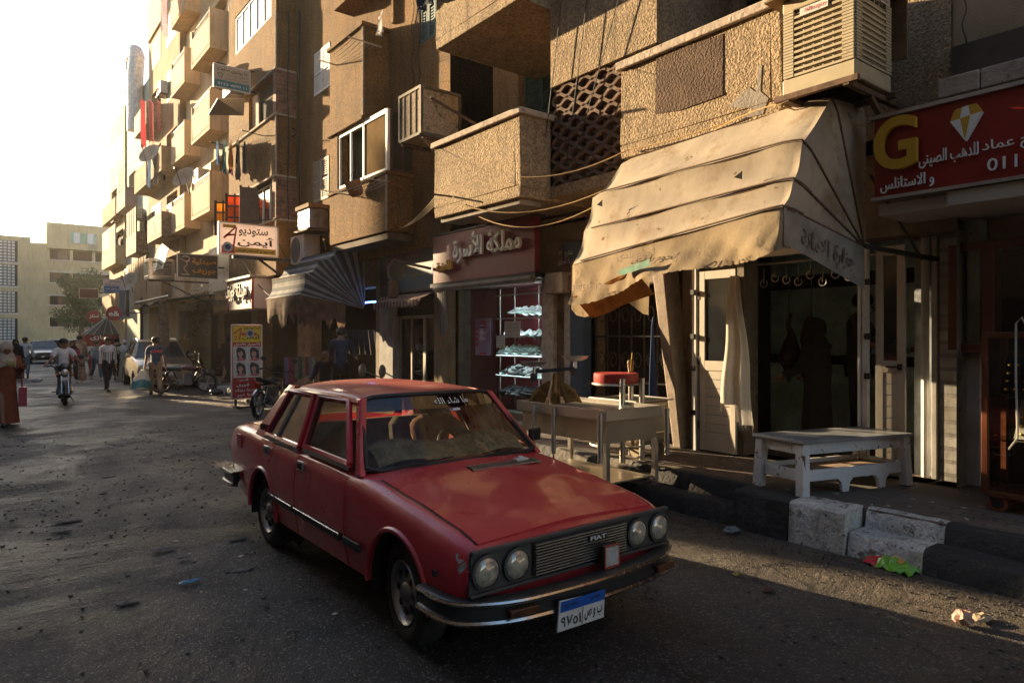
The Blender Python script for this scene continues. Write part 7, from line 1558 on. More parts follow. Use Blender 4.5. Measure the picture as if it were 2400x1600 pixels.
# ================================================================ washing lines, laundry, baskets
LCOL = {'pink': (.5, .16, .18), 'red': (.45, .05, .07), 'navy': (.03, .045, .09), 'teal': (.04, .16, .2), 'plum': (.16, .06, .12), 'black': (.02, .02, .025), 'white': (.6, .58, .58), 'blue': (.12, .2, .36), 'lilac': (.45, .38, .45), 'grey': (.15, .16, .18), 'orange': (.4, .16, .05)}
def garment(label, p, w, l, col, d=(0, 1, 0), seed=0):
    rg = random.Random(seed); b = MB(); d = Vector(d).normalized(); n = d.cross(Vector((0, 0, 1))); k1, k2 = rg.uniform(4, 9), rg.uniform(0, 6)
    b.grid(lambda u, v: Vector(p) + d * w * (u - .5) * (1 - .25 * v + .2 * math.sin(3 * v + k2)) + n * (.05 * math.sin(k1 * u * 2 + k2 + 2 * v) * (.3 + v)) - Vector((0, 0, l * v * (1 - .12 * abs(math.sin(5 * u + k2))))), 8, 8)
    return tag(b.build('hung_garment', mat('laundry_' + col, LCOL[col], r=.95, var=.3, vs=10, trans=.3), smooth=True), label, 'clothes')
def line_pole(label, a, b_, r=.015): b = MB(); b.tube([a, b_], r, 5); return tag(b.build('line_pole', RAIL), label, 'pole')
q = on_x(345, 230, 6.5); 
for k, (c, w_, l_, lab) in enumerate((('red', .75, 2.4, 'long red dress drying on the far brown building'), ('pink', .7, 2.1, 'pink patterned dress drying beside the red one'), ('pink', .5, 1.5, 'short pink shirt drying at the back of the dress line'))): garment(lab, (6.25 + .25 * k, q.y + .3 - .5 * k, q.z - .1 * k), w_, l_, c, (.5, 1, 0), k)
q = on_x(500, 325, 5.95); lab = ('pale blue', 'teal', 'white', 'dark teal', 'plum', 'navy', 'orange striped', 'black', 'navy hooded', 'black long'); cc = ('blue', 'teal', 'white', 'teal', 'plum', 'navy', 'orange', 'black', 'navy', 'black')
e = on_x(548, 318, 5.95)
for k in range(10): garment(lab[k] + ' garment in the row drying below the dentist sign', Vector(q).lerp(e, k / 9) + Vector((.12 * (k % 3), 0, -.04 * (k % 2))), .42, (.75, .9, .8, 1.0, 1.05, 1.15, .9, 1.2, 1.05, 1.1)[k], cc[k], (.35, 1, 0), 20 + k)
b = MB()
for k in range(4): b.tube(sag(q + Vector((.1 * k, .5, .05)), e + Vector((.1 * k, -.6, .05)), .03), .006, 4)
b.tube([(5.85, q.y + .5, q.z + .08), (6.5, q.y + .5, q.z + .02)], .015, 5); b.tube([(5.85, e.y - .6, e.z + .08), (6.5, e.y - .6, e.z + .02)], .015, 5); tag(b.build('washing_line', RAIL), 'washing line with its two arms under the dentist sign', 'washing line')
q = on_x(350, 355, 6.5)
for k, (c, lab) in enumerate((('blue', 'blue and white shirt drying by the far satellite dish'), ('grey', 'grey shirt drying by the far satellite dish'), ('black', 'black trousers drying by the far satellite dish'))): garment(lab, (6.35 + .2 * k, q.y - .55 * k, q.z - .05), .65, 1.6 - .1 * k, c, (.4, 1, 0), 50 + k)
q = on_x(290, 668, 6.4); garment('pale blue cloth drying over the far shop canopy', (6.2, q.y, q.z), .8, 1.7, 'blue', (.6, 1, 0), 60); garment('dark blue cloth drying beside the pale blue one over the far shops', (6.4, q.y - .5, q.z), .5, 1.5, 'navy', (.6, 1, 0), 61)
q = on_x(383, 0, 6.4); garment('white long robe drying at the top of the brown building', (6.3, q.y, q.z + .3), .9, 2.0, 'lilac', (.6, 1, 0), 62); garment('grey cloth drying beside the white robe at the top', (6.5, q.y + .8, q.z + .6), .6, 1.6, 'grey', (.6, 1, 0), 63)
q = on_x(985, 0, 5.75)
for k, (c, dx) in enumerate((('navy', -.1), ('grey', .25), ('navy', .6))): garment(('navy', 'grey green', 'dark blue')[k] + ' cloth over the edge of the top sand balcony', (5.8, q.y - dx + .2, q.z + .35), .4, .42, c, (0, 1, 0), 70 + k)
q = on_x(868, 48, 6.45); garment('white printed cloth bundled on the ochre loggia ledge', (6.5, q.y, q.z + .12), .5, .4, 'white', (.3, 1, 0), 75)
p = on_x(815, 433, 6.2); bk = thing('basket', 'round wicker basket hung from the ochre bay corner', 'basket', tuple(p)); b = MB(); M = Matrix.Translation(p) @ Matrix.Rotation(R(-22), 4, 'Y'); b.lathe([(.001, -.16), (.1, -.16), (.15, -.08), (.17, .16)], (0, 0, 0), 'z', 18); b.v = [tuple(M @ Vector(v)) for v in b.v]; b.build('basket_body', mat('wicker', (.3, .14, .06), r=.9, var=.5, vs=30, bump=1, bs=60, bd=.01), bk, smooth=True, solid=.012); b = MB(); b.tube([p + Vector((-.15, 0, .15)), p + Vector((0, 0, .42)), p + Vector((.15, 0, .15))], .008, 4); b.build('cord', RAIL, bk)
b = MB()
for k in range(4): b.tube(sag(on_x(735, 437, 6.0) + Vector((.12 * k, 0, 0)), on_x(858, 412, 6.0) + Vector((.12 * k, 0, .02)), .12), .007, 4)
b.tube([on_x(735, 436, 6.0), on_x(755, 440, 6.45)], .016, 5); b.tube([on_x(852, 412, 5.95), on_x(885, 418, 6.4)], .016, 5); tag(b.build('washing_line', mat('pale_cord', (.5, .42, .3), r=.8)), 'washing line strung in front of the ochre bay window', 'washing line')
b = MB(); a1 = on_x(730, 138, 5.95); a2 = on_x(800, 85, 5.95)
for k in range(7): b.tube(sag(a1 + Vector((.1 * k, 0, 0)), a2 + Vector((.1 * k, 0, 0)), .05), .006, 4)
b.tube([a1, a1 + Vector((.75, 0, -.02))], .016, 5); b.tube([a2, a2 + Vector((.75, 0, -.02))], .016, 5); tag(b.build('washing_line', mat('pale_cord', (.5, .42, .3))), 'empty fan of washing lines at the upper ochre parapet', 'washing line')
b = MB(); m_ = on_x(575, 245, 6.2); pts = [on_x(478, 264, 5.5), on_x(500, 227, 5.5), on_x(562, 228, 6.3), on_x(560, 266, 6.3)]; b.prism([tuple(v) for v in pts], (0, .02, .03)); cpy = b.build('sheet', mat('tin_sheet', (.22, .2, .18), r=.6, m=.3, var=.3), None); tag(cpy, 'small tin canopy propped over the washing line below the dentist sign', 'canopy')
b = MB(); pl_ = on_x(505, 150, 6.1); b.lathe([(.001, -.3), (.16, -.3), (.22, 0)], tuple(pl_), 'z', 14); tag(b.build('bucket', DARK, smooth=True), 'black bucket hung above the dentist sign', 'bucket')
b = MB(); b.tube([on_x(750, 236, 5.86) if 0 else (5.3, 8.75, 5.3), (6.1, 8.55, 4.95)], .022, 6); tag(b.build('iron_pole', RUST), 'rusty iron pole poking over the sand balcony coping', 'pole')
b = MB(); bp = on_x(905, 610, 6.3); pts = [on_x(990, 617, 6.9), on_x(940, 606, 6.5), on_x(905, 598, 6.3), on_x(893, 612, 6.25), on_x(892, 632, 6.25), on_x(902, 648, 6.25)]; b.tube(pts, .028, 7); pc_ = thing('sign_lamp', 'curved pipe lamp arm with a wrapped lamp, beside the maroon sign', 'lamp', tuple(pts[5])); b.build('arm', mat('brown_pipe', (.12, .09, .07), r=.6), pc_, smooth=True); b = MB(); b.cbox(pts[5] + Vector((0, -.02, -.14)), (.16, .16, .34)); b.build('wrapped_lamp', mat('brown_wrap', (.16, .09, .05), r=.85, bump=1, bs=12, bd=.05), pc_, bevel=.04)
# tinsel garland by the pharmacy, hanging tarps
b = MB(); rg = random.Random(9); q = on_x(462, 690, 6.4)
for i in range(420): 
    p = q + Vector((rg.uniform(-.25, .25), rg.uniform(-1.3, 1.3), rg.uniform(-1.3, .6))); d = Vector((rg.uniform(-1, 1), rg.uniform(-1, 1), rg.uniform(-1, 1))) * .1; e = Vector((rg.uniform(-1, 1), rg.uniform(-1, 1), rg.uniform(-1, 1))) * .05; b.add([p, p + d, p + e], [(0, 1, 2)])
tag(b.build('tinsel_garland', mat('silver_tinsel', (.6, .58, .6), r=.25, m=1.0, var=.3)), 'glittering silver tinsel hanging next to the brass letter board', 'tinsel', kind='stuff')
# ================================================================ cables
CABL = mat('black_cable', (.02, .018, .016), r=.7); CABY = mat('yellow_cable', (.45, .3, .12), r=.7)
def cable(label, pts, m=CABL, r=.007): b = MB(); b.tube(pts, r, 5); return tag(b.build('cable', m, smooth=True), label, 'cable')
cable('yellow cable slung from the middle sand balcony to the awning top', sag(on_x(1195, 407, 5.86), on_x(1440, 345, 6.2), .1) + sag(on_x(1440, 345, 6.25), on_x(1700, 270, 6.27), .03), CABY, .008)
cable('tan cable sagging low beneath the middle sand balcony to the awning', sag(on_x(1055, 468, 5.85), on_x(1440, 412, 6.0), .25), CABY, .008); cable('second tan cable sagging under the terracotta screen', sag(on_x(1090, 492, 6.0), on_x(1420, 440, 5.9), .3), CABY, .007)
for k, (xa, xb) in enumerate(((1290, 1250), (1348, 1300), (1420, 1325))): cable(('thin black cable dropping past the left of the terracotta screen', 'thin black cable slanting down the terracotta screen', 'thin black cable dropping down the right of the screen')[k], sag(on_x(xa, 0, 6.36), on_x(xb, 340 if k != 1 else 380, 6.36), .02), CABL, .006)
for k in range(4): cable('one of four tan cables fanning from the balcony corner to the shop below', sag(on_x(1003 + 5 * k, 448, 6.0), on_x(930 - 3 * k, 520 + k, 6.3), .04 + .02 * k), CABY, .006)['group'] = 'cables fanning from the balcony corner'
b = MB(); b.tube([on_x(992, 446, 5.6), on_x(1040, 452, 5.88)], .016, 5); tag(b.build('iron_pole', RUST), 'short iron rod at the lower left corner of the sand balcony', 'pole')
for k, px in enumerate((948, 962)): cable(('wavy black cable down the ochre wall, nearer the bay', 'wavy black cable down the ochre wall, nearer the old cooler')[k], [on_x(px + 3 * math.sin(i * 1.3 + k), 0 + 17 * i, 6.97) for i in range(13)], CABL, .01)
for k, px in enumerate((662, 688)): cable(('dark cable running down the brick band corner', 'dark cable running down beside the brick band')[k], [on_y(px + 1.5 * math.sin(i * 1.1), 25 + 40 * i, 18.7) if k == 0 else on_x(px, 25 + 40 * i, 6.97) for i in range(13)], CABL, .016)
b = MB(); b.tube([on_x(672 + 9 * math.cos(a), 304 + 9 * math.sin(a), 6.9) for a in [i * .5 for i in range(40)]], .02, 5); tag(b.build('coiled_cable', CABL), 'coil of black cable hung on the ochre corner', 'cable')
for k, (a, c, s_) in enumerate((((350, 600), (470, 690), .6), ((372, 640), (520, 690), .8), ((560, 600), (640, 690), .5), ((330, 500), (345, 610), .3), ((640, 560), (700, 640), .3))): cable(('long loose cable sagging past the galvanised cooler', 'loose cable sagging towards the tinsel', 'cable drooping beneath the studio sign bracket', 'cable hanging between the far balconies', 'cable drooping to the striped awning')[k], sag(on_x(*a, 6.3), on_x(*c, 6.2), s_ * .4), CABL, .014)
for k in range(3): cable(('cable across the cooler bracket to the gold sign', 'cable curling behind the awning top', 'cable looping down the tan wall at the right')[k], (sag(on_x(1800, 245, 6.0), on_x(2110, 300, 6.9), .05), sag(on_x(1640, 300, 6.25), on_x(1800, 235, 6.0), -.03), [on_x(2215 + 5 * math.sin(i * .8), 10 * i, 6.98) for i in range(11)])[k], CABY if k < 2 else CABL, .007)
# ================================================================ motorcycles
MBLK = mat('black_gloss_paint', (.012, .012, .014), r=.25, var=.2, coat=.4); ENG = mat('engine_alloy', (.2, .2, .2), r=.4, m=.8, var=.3, vs=20)
def motorcycle(name, label, loc, rz, seatm, tankm, mirrors=True, lean=0.0, turn=0.0):
    """built along local -Y (front), wheels on the ground"""
    t = thing(name, label, 'motorcycle', loc, rz=rz); t.rotation_euler = (0, lean, rz); r = .3
    for yy, nm in ((-.64, 'front'), (.64, 'rear')):
        b = MB(); b.lathe([(.235, -.035), (.27, -.045), (.295, -.03), (.302, 0), (.295, .03), (.27, .045), (.235, .035)], (0, yy, r), 'x', 28); w_ = b.build('wheel', TYRE, t, smooth=True, local=True)
        b = MB(); b.lathe([(.238, -.03), (.222, -.012), (.222, .012), (.238, .03)], (0, yy, r), 'x', 28)
        for k in range(6): a = k * math.pi / 3; b.bar((0, yy, r), (0, yy + .23 * math.cos(a), r + .23 * math.sin(a)), .02)
        b.lathe([(.001, -.05), (.05, -.05), (.05, .05), (.001, .05)], (0, yy, r), 'x', 12); b.build('rim', SIL, w_, local=True)
    b = MB()
    for x in (-.075, .075): b.tube([(x, -.64, r), (x, -.42, .86)], .022, 7)
    b.build('fork', CHR, t, smooth=True, local=True)
    b = MB(); b.lathe([(.33, -.05), (.335, 0), (.33, .05)], (0, -.64, r), 'x', 14, R(60), R(190)); b.lathe([(.33, -.06), (.335, 0), (.33, .06)], (0, .64, r), 'x', 14, R(-10), R(120)); b.build('mudguard', MBLK, t, smooth=True, local=True, solid=.006)
    b = MB(); b.tube([(0, -.4, .82), (0, -.1, .72), (0, .35, .7), (0, .75, .72)], .025, 6); b.tube([(0, -.42, .78), (0, -.25, .35), (0, .15, .3), (0, .3, .65)], .025, 6)
    for x in (-.09, .09): b.tube([(x, .1, .36), (x, .64, r)], .02, 6); b.tube([(x, .6, .32), (x, .45, .68)], .03, 8)
    b.build('frame', MBLK, t, smooth=True, local=True)
    b = MB(); b.box((-.13, -.22, .25), (.13, .2, .42)); b.loft([[(x * .1, -.12 + y * .1, z) for x, y in ((-1, -1), (1, -1), (1, 1), (-1, 1))] for z in (.42, .6)])
    for k in range(5): b.box((-.13, -.25, .44 + .032 * k), (.13, 0, .45 + .032 * k))
    b.lathe([(.001, -.17), (.1, -.16), (.1, .16), (.001, .17)], (0, .08, .33), 'x', 14); b.build('engine', ENG, t, local=True, bevel=.01)
    b = MB(); b.loft([[(w_ * math.cos(a), y, .76 + h * math.sin(a)) for a in [math.pi * 2 * k / 12 for k in range(12)]] for y, w_, h in ((-.4, .06, .05), (-.33, .12, .09), (-.15, .145, .11), (.02, .12, .08), (.1, .07, .05))]); b.build('tank', tankm, t, smooth=True, local=True)
    b = MB(); b.loft([[(w_ * math.cos(a), y, z + .05 * math.sin(a)) for a in [math.pi * 2 * k / 10 for k in range(10)]] for y, w_, z in ((.02, .07, .76), (.15, .13, .77), (.4, .15, .78), (.65, .14, .82), (.78, .08, .84))]); b.build('seat', seatm, t, smooth=True, local=True)
    b = MB(); b.tube([(-.38, -.28, .98), (-.3, -.36, 1.0), (-.1, -.43, .92), (.1, -.43, .92), (.3, -.36, 1.0), (.38, -.28, .98)], .014, 6)
    for x in (-.34, .34): b.tube([(x, -.31, .99), (x * 1.12, -.25, .98)], .02, 6)
    b.build('handlebar', RAIL, t, smooth=True, local=True)
    b = MB(); b.lathe([(.001, .09), (.06, .07), (.085, 0), (.08, -.01)], (0, -.55, .84), 'y', 16); hl = b.build('headlight', MBLK, t, smooth=True, local=True); b = MB(); b.lathe([(.001, -.025), (.05, -.02), (.082, -.005)], (0, -.55, .84), 'y', 16); b.build('lens', mat('bike_lens', (.75, .7, .6), r=.12, m=.6), hl, smooth=True, local=True)
    b = MB(); b.lathe([(.001, -.02), (.1, 0), (.13, .05), (.001, .06)], (0, -.5, .95), 'y', 12); b.build('instrument_cowl', MBLK, t, smooth=True, local=True)
    b = MB(); b.tube([(.14, -.2, .4), (.16, -.1, .26), (.17, .2, .26)], .02, 7); b.tube([(.17, .15, .27), (.19, .75, .36)], .042, 8); b.build('exhaust', CHR, t, smooth=True, local=True)
    for x in (-.13, .13): b = MB(); b.ell((x * 1.3, -.5, .78), (.035, .03, .03), 8, 5); b.build('turn_signal', mat('orange_lens', (.6, .18, .03), r=.25), t, smooth=True, local=True)
    b = MB(); b.cbox((0, .85, .72), (.09, .05, .08)); b.build('tail_light', mat('red_lens', (.3, .02, .015)), t, local=True); b = MB(); b.cbox((0, -.66, .68), (.16, .01, .08)); b.build('plate', mat('plate_white', (.6, .6, .6)), t, local=True)
    if mirrors:
        for x in (-1, 1): b = MB(); b.tube([(x * .27, -.37, 1.0), (x * .34, -.36, 1.17)], .008, 5); b.ell((x * .36, -.36, 1.22), (.07, .015, .05), 10, 6); b.build('mirror', BLK, t, smooth=True, local=True)
    b = MB(); b.bar((-.26, .12, .3), (.26, .12, .3), .025); b.tube([(.1, .1, .3), (.22, .2, .03)], .012, 5); b.build('footpeg', RAIL, t, local=True); return t
BLUSEAT = mat('blue_cloth_seat', (.06, .16, .2), r=.9, var=.3, vs=12); TNK = mat('maroon_tank', (.06, .015, .015), r=.3, coat=.4)
RIDE = (1.75, 20.6)
motorcycle('motorcycle', 'black motorcycle ridden towards the camera with its round headlamp', (RIDE[0], RIDE[1] + .64, 0), R(-2), BLK, MBLK)
motorcycle('motorcycle', 'black motorcycle with a blue cloth on its saddle, parked in front of the silver car', (5.0, 22.9, 0), R(-112) + math.pi, BLUSEAT, TNK, lean=R(6))
motorcycle('motorcycle', 'chromed black motorcycle parked tail-on beside the standing studio board', (5.09, 15.38, 0), R(142), BLK, MBLK, lean=R(-6))
m4 = motorcycle('motorcycle', 'motorcycle with round black mirrors hidden behind the red car roof', (5.35, 9.6, 0), R(25), BLK, MBLK, mirrors=False)
for px, py in ((833, 850), (878, 852)):
    p = on_y(px, py, 9.3) ; q_ = Vector((p.x - 5.35, p.y - 9.6, 0)); a = -R(25); lx, ly = q_.x * math.cos(a) - q_.y * math.sin(a), q_.x * math.sin(a) + q_.y * math.cos(a)
    b = MB(); b.ell((lx, ly, p.z), (.085, .03, .1), 12, 8); b.tube([(lx, ly, p.z), (lx * .6, -.35, 1.0)], .01, 5); b.build('mirror', mat('mirror_back', (.1, .1, .09), r=.25, coat=.3), m4, smooth=True, local=True)
# ================================================================ distant cars
def car_shell(name, label, loc, rz, paint, prof, hw, roofhw, wheels, r, glass0, rails=False, lights=True):
    """prof: (y, lower z, waist z, roof z) along the length, front at -Y"""
    t = thing(name, label, 'car', loc, rz=rz); b = MB(); rings = []
    for y, zb, zw, k in prof: rings.append([(sx * hw * k * f, y, z) for sx, f, z in ((-1, .8, zb), (-1, .97, zb + .12), (-1, 1, (zb + zw) / 2), (-1, .96, zw - .03), (-1, .85, zw), (0, 0, zw + .03), (1, .85, zw), (1, .96, zw - .03), (1, 1, (zb + zw) / 2), (1, .97, zb + .12), (1, .8, zb))])
    b.loft(rings); b.build('body', paint, t, smooth=True, local=True)
    (f0, f1, r1, r0), zb, zt = glass0
    def P(x, y, z): return (x, y, z)
    b = MB(); b.loft([[(-roofhw * k, y, z), (-roofhw * .8 * k, y, z + .03), (0, y, z + .05), (roofhw * .8 * k, y, z + .03), (roofhw * k, y, z), (roofhw * k, y, z - .04), (-roofhw * k, y, z - .04)] for y, z, k in ((f1, zt, 1), (f1 + .3, zt + .03, 1.02), ((f1 + r1) / 2, zt + .04, 1.03), (r1 - .2, zt + .02, 1.01), (r1, zt - .01, .98))]); b.build('roof', paint, t, smooth=True, local=True)
    wb = hw * .86
    b = MB(); b.poly([(-wb, f0, zb), (wb, f0, zb), (roofhw * .96, f1, zt), (-roofhw * .96, f1, zt)]); b.build('windscreen', mat('far_glass', (.05, .06, .07), r=.06, var=.2, spec=.8), t, local=True)
    b = MB(); b.poly([(-wb, r0, zb), (wb, r0, zb), (roofhw * .96, r1, zt), (-roofhw * .96, r1, zt)]); b.build('rear_window', mat('far_glass', (.05, .06, .07)), t, local=True)
    for s in (-1, 1):
        b = MB(); b.poly([(s * wb, f0, zb), (s * wb, r0, zb), (s * roofhw, r1, zt), (s * roofhw, f1, zt)]); o = b.build('side_window', mat('far_glass', (.05, .06, .07)), t, local=True)
        b = MB()
        for ya, yb in ((f0, f1), (r0, r1), ((f0 + r0) / 2, (f1 + r1) / 2)): b.bar((s * (wb + .005), ya, zb), (s * (roofhw + .005), yb, zt), .05)
        b.build('pillar', paint, t, local=True)
        b = MB(); b.ell((s * (hw + .08), f0 + .25, zb + .05), (.1, .06, .07), 8, 6); b.build('wing_mirror', paint, t, smooth=True, local=True)
        if rails: b = MB(); b.tube([(s * (roofhw - .02), f1 + .15, zt + .05), (s * (roofhw), f1 + .4, zt + .1), (s * roofhw, r1 - .3, zt + .1), (s * (roofhw - .02), r1 - .05, zt + .04)], .02, 6); b.build('roof_rail', SIL, t, smooth=True, local=True)
        for y in wheels:
            b = MB(); b.lathe([(r * .62, .0), (r * .9, s * .02), (r, -s * .02), (r, -s * .2), (r * .6, -s * .22)], (s * hw, y, r), 'x', 24); w_ = b.build('wheel', TYRE, t, smooth=True, local=True); b = MB(); b.lathe([(r * .64, .002 * s), (r * .5, -s * .04), (.05, -s * .02), (.001, -s * .02)], (s * hw, y, r), 'x', 20); b.build('rim', SIL, w_, smooth=True, local=True)
        if lights: b = MB(); y0 = prof[0][0]; b.ell((s * hw * .68, y0 + .08, prof[1][2] - .12), (.18, .1, .07), 10, 6); b.build('headlight', mat('far_lamp', (.7, .7, .68), r=.12, m=.4), t, smooth=True, local=True)
    y0 = prof[0][0]; b = MB(); b.box((-hw * .5, y0 - .02, prof[0][1] + .2), (hw * .5, y0 + .05, prof[0][1] + .38)); b.build('grille', BLK, t, local=True); b = MB(); b.box((-.25, y0 - .04, prof[0][1] + .08), (.25, y0 - .01, prof[0][1] + .19)); b.build('number_plate', mat('plate_white', (.6, .6, .6)), t, local=True); return t
SILP = mat('dusty_silver_paint', (.36, .31, .24), r=.3, m=.5, var=.15, coat=.4); suv = car_shell('car', 'dusty silver crossover parked at the kerb behind the man in the blue shirt', (5.0, 27.0, 0), R(-3), SILP, [(-2.15, .38, .72, .84), (-2.1, .3, .82, .93), (-1.7, .28, .95, .99), (-1.0, .26, 1.03, 1), (0, .26, 1.06, 1), (1.4, .28, 1.08, 1), (1.95, .32, 1.06, .95), (2.1, .45, .98, .88)], .9, .62, (-1.35, 1.3), .34, ((-1.05, -.35, 1.45, 1.95), 1.04, 1.56), rails=True)
BLUP = mat('dark_grey_paint', (.06, .065, .07), r=.3, m=.4, coat=.4); car_shell('car', 'dark grey saloon facing the camera far down the street', (3.4, 55.0, 0), R(0), BLUP, [(-2.2, .32, .62, .82), (-2.15, .25, .7, .93), (-1.6, .22, .82, .99), (-.9, .22, .9, 1), (0, .22, .93, 1), (1.2, .24, .95, 1), (2.0, .3, .93, .95), (2.2, .4, .8, .85)], .9, .58, (-1.35, 1.35), .31, ((-.95, -.2, 1.0, 1.6), .92, 1.4))
car_shell('car', 'white box-backed van beyond the parasol, at the street end', (7.5, 62.0, 0), R(0), WHPAINT, [(-2.3, .4, .9, .85), (-2.2, .3, 1.1, .95), (-1.5, .3, 1.2, 1), (2.2, .3, 1.2, 1), (2.3, .4, 1.15, .97)], .9, .82, (-1.5, 1.4), .32, ((-1.6, -1.2, 2.2, 2.28), 1.2, 2.05))
# ================================================================ people
SKIN = mat('brown_skin', (.22, .115, .07), r=.55, var=.1, vs=12); HAIRM = mat('black_hair', (.012, .01, .01), r=.6)
def cloth(nm, c, var=.2): return mat('cloth_' + nm, c, r=.95, var=var, vs=9, bump=.4, bs=22, bd=.01)
def skin_geo(vs, es, rs, sub=1):
    me = bpy.data.meshes.new('s'); me.from_pydata([tuple(v) for v in vs], es, []); ob = bpy.data.objects.new('s', me); C.objects.link(ob)
    md = ob.modifiers.new('skin', 'SKIN'); md.use_smooth_shade = True
    for i, r in enumerate(rs):
        sv = me.skin_vertices[0].data[i]; sv.radius = r if isinstance(r, tuple) else (r, r); sv.use_root = (i == 0)
    if sub: m2 = ob.modifiers.new('sub', 'SUBSURF'); m2.levels = sub; m2.render_levels = sub
    bpy.context.view_layer.update(); ev = bpy.data.meshes.new_from_object(ob.evaluated_get(bpy.context.evaluated_depsgraph_get()))
    out = ([v.co.copy() for v in ev.vertices], [tuple(p.vertices) for p in ev.polygons]); bpy.data.objects.remove(ob); bpy.data.meshes.remove(me); bpy.data.meshes.remove(ev); return out
def rx(v, a): c, s = math.cos(a), math.sin(a); return Vector((v.x, v.y * c - v.z * s, v.y * s + v.z * c))
def ry(v, a): c, s = math.cos(a), math.sin(a); return Vector((v.x * c + v.z * s, v.y, -v.x * s + v.z * c))
def person(label, loc, rz=0.0, H=1.72, legs=((0, 0), (0, 0)), arms=((0, .1, .1), (0, .1, .1)), lean=0.0, head=(0, 0), top=None, bottom=None, sleeves='short', robe=None, hair=True, scarf=None, shoes=None, shorts=False, pelvis=None, stripes=None, face=True, tail=1.0, capelet=None, group=None):
    """faces local -Y; angles in radians: legs (thigh forward, knee bend), arms (forward, out, elbow bend)"""
    t = thing('person', label, 'person', loc, group, rz); k = H / 1.75; P = {}
    pz = (pelvis or .93); P['pel'] = Vector((0, 0, pz))
    def up(v): return Vector((0, 0, pz)) + rx(v, lean)
    P['wa'] = up(Vector((0, 0, .15))); P['ch'] = up(Vector((0, .0, .34))); P['nb'] = up(Vector((0, .01, .50))); P['nk'] = up(Vector((0, -.005, .56)))
    hd = lambda v: P['nk'] + rx(ry(v, head[1]), lean + head[0])
    P['h1'] = hd(Vector((0, -.02, .06))); P['h2'] = hd(Vector((0, -.015, .14))); P['h3'] = hd(Vector((0, .0, .225)))
    for i, sx in enumerate((-1, 1)):
        a, o, e = arms[i]; P['sh%d' % i] = up(Vector((sx * .185, .005, .47)))
        d = lambda l, ang: rx(ry(rx(Vector((0, 0, -l)), -0), sx * -o), -ang)
        P['el%d' % i] = P['sh%d' % i] + d(.29, a); P['wr%d' % i] = P['el%d' % i] + d(.25, a + e); P['ha%d' % i] = P['wr%d' % i] + d(.09, a + e)
        th, kb = legs[i]; P['hp%d' % i] = P['pel'] + Vector((sx * .095, 0, -.03)); P['kn%d' % i] = P['hp%d' % i] + rx(Vector((sx * .005, 0, -.42)), -th); P['an%d' % i] = P['kn%d' % i] + rx(Vector((0, 0, -.42)), -th + kb); P['to%d' % i] = P['an%d' % i] + rx(Vector((0, -.16, -.05)), -th * .5 + kb * .7)
    low = min(P['an0'].z, P['an1'].z) - .075
    if pelvis is None:
        for n_ in P: P[n_] = P[n_] - Vector((0, 0, low))
    def seg(names, edges, rad, sub=1):
        vs, fs = skin_geo([P[n_] * k for n_ in names], [(names.index(a), names.index(b)) for a, b in edges], [tuple(q * k for q in (r if isinstance(r, tuple) else (r, r))) for r in rad], sub); return vs, fs
    b = MB(); nm = ['pel', 'wa', 'ch', 'nb', 'nk', 'h1', 'h2', 'h3'] + [x + str(i) for i in (0, 1) for x in ('sh', 'el', 'wr', 'ha', 'hp', 'kn', 'an', 'to')]
    ed = [('pel', 'wa'), ('wa', 'ch'), ('ch', 'nb'), ('nb', 'nk'), ('nk', 'h1'), ('h1', 'h2'), ('h2', 'h3')]
    for i in '01': ed += [('nb', 'sh' + i), ('sh' + i, 'el' + i), ('el' + i, 'wr' + i), ('wr' + i, 'ha' + i), ('pel', 'hp' + i), ('hp' + i, 'kn' + i), ('kn' + i, 'an' + i), ('an' + i, 'to' + i)]
    R_ = {'pel': .12, 'wa': .11, 'ch': .125, 'nb': .085, 'nk': .058, 'h1': .078, 'h2': .1, 'h3': .07, 'sh': .06, 'el': .042, 'wr': .03, 'ha': .034, 'hp': .085, 'kn': .056, 'an': .04, 'to': .032}
    rad = [R_[n_ if n_ in R_ else n_[:-1]] for n_ in nm]; b.add(*seg(nm, ed, rad))
    for i in (0, 1):   # five fingers on each palm
        w_, h_ = P['wr%d' % i], P['ha%d' % i]; d = (h_ - w_).normalized(); sd = d.cross(Vector((0, 1, 0))); sd = sd.normalized() if sd.length > .1 else Vector((1, 0, 0)); fw = d.cross(sd)
        for j, (off, ln) in enumerate(((-.024, .06), (-.008, .075), (.008, .07), (.024, .055))):
            p0 = h_ + fw * off + d * .015; b.tube([p0 * k, (p0 + d * ln * .55) * k, (p0 + d * ln * .9 + sd * .025 * (1 if i else -1)) * k], [.0095 * k, .009 * k, .007 * k], 5)
        p0 = w_.lerp(h_, .5) - fw * .03; b.tube([p0 * k, (p0 - fw * .025 + d * .03) * k, (p0 - fw * .03 + d * .06) * k], [.011 * k, .01 * k, .008 * k], 5)
    b.mi = 0
    if face:
        b.ell(hd(Vector((0, -.125, .1))) * k, (.014 * k, .022 * k, .024 * k), 8, 5)
        for sx in (-1, 1): b.ell(hd(Vector((sx * .092, -.01, .11))) * k, (.012 * k, .022 * k, .032 * k), 6, 5)
        b.mi = 1
        for sx in (-1, 1): b.ell(hd(Vector((sx * .035, -.105, .125))) * k, (.015 * k, .012 * k, .008 * k), 6, 4); b.ell(hd(Vector((sx * .035, -.108, .148))) * k, (.024 * k, .01 * k, .005 * k), 6, 4)
        b.ell(hd(Vector((0, -.11, .055))) * k, (.027 * k, .012 * k, .007 * k), 6, 4)
    b.build('body', [SKIN, HAIRM], t, smooth=True, local=True)
    if hair and scarf is None:
        b = MB(); b.ell(hd(Vector((0, .015, .165))) * k, (.106 * k, .118 * k, .098 * k), 14, 9); b.build('hair', HAIRM, t, smooth=True, local=True)
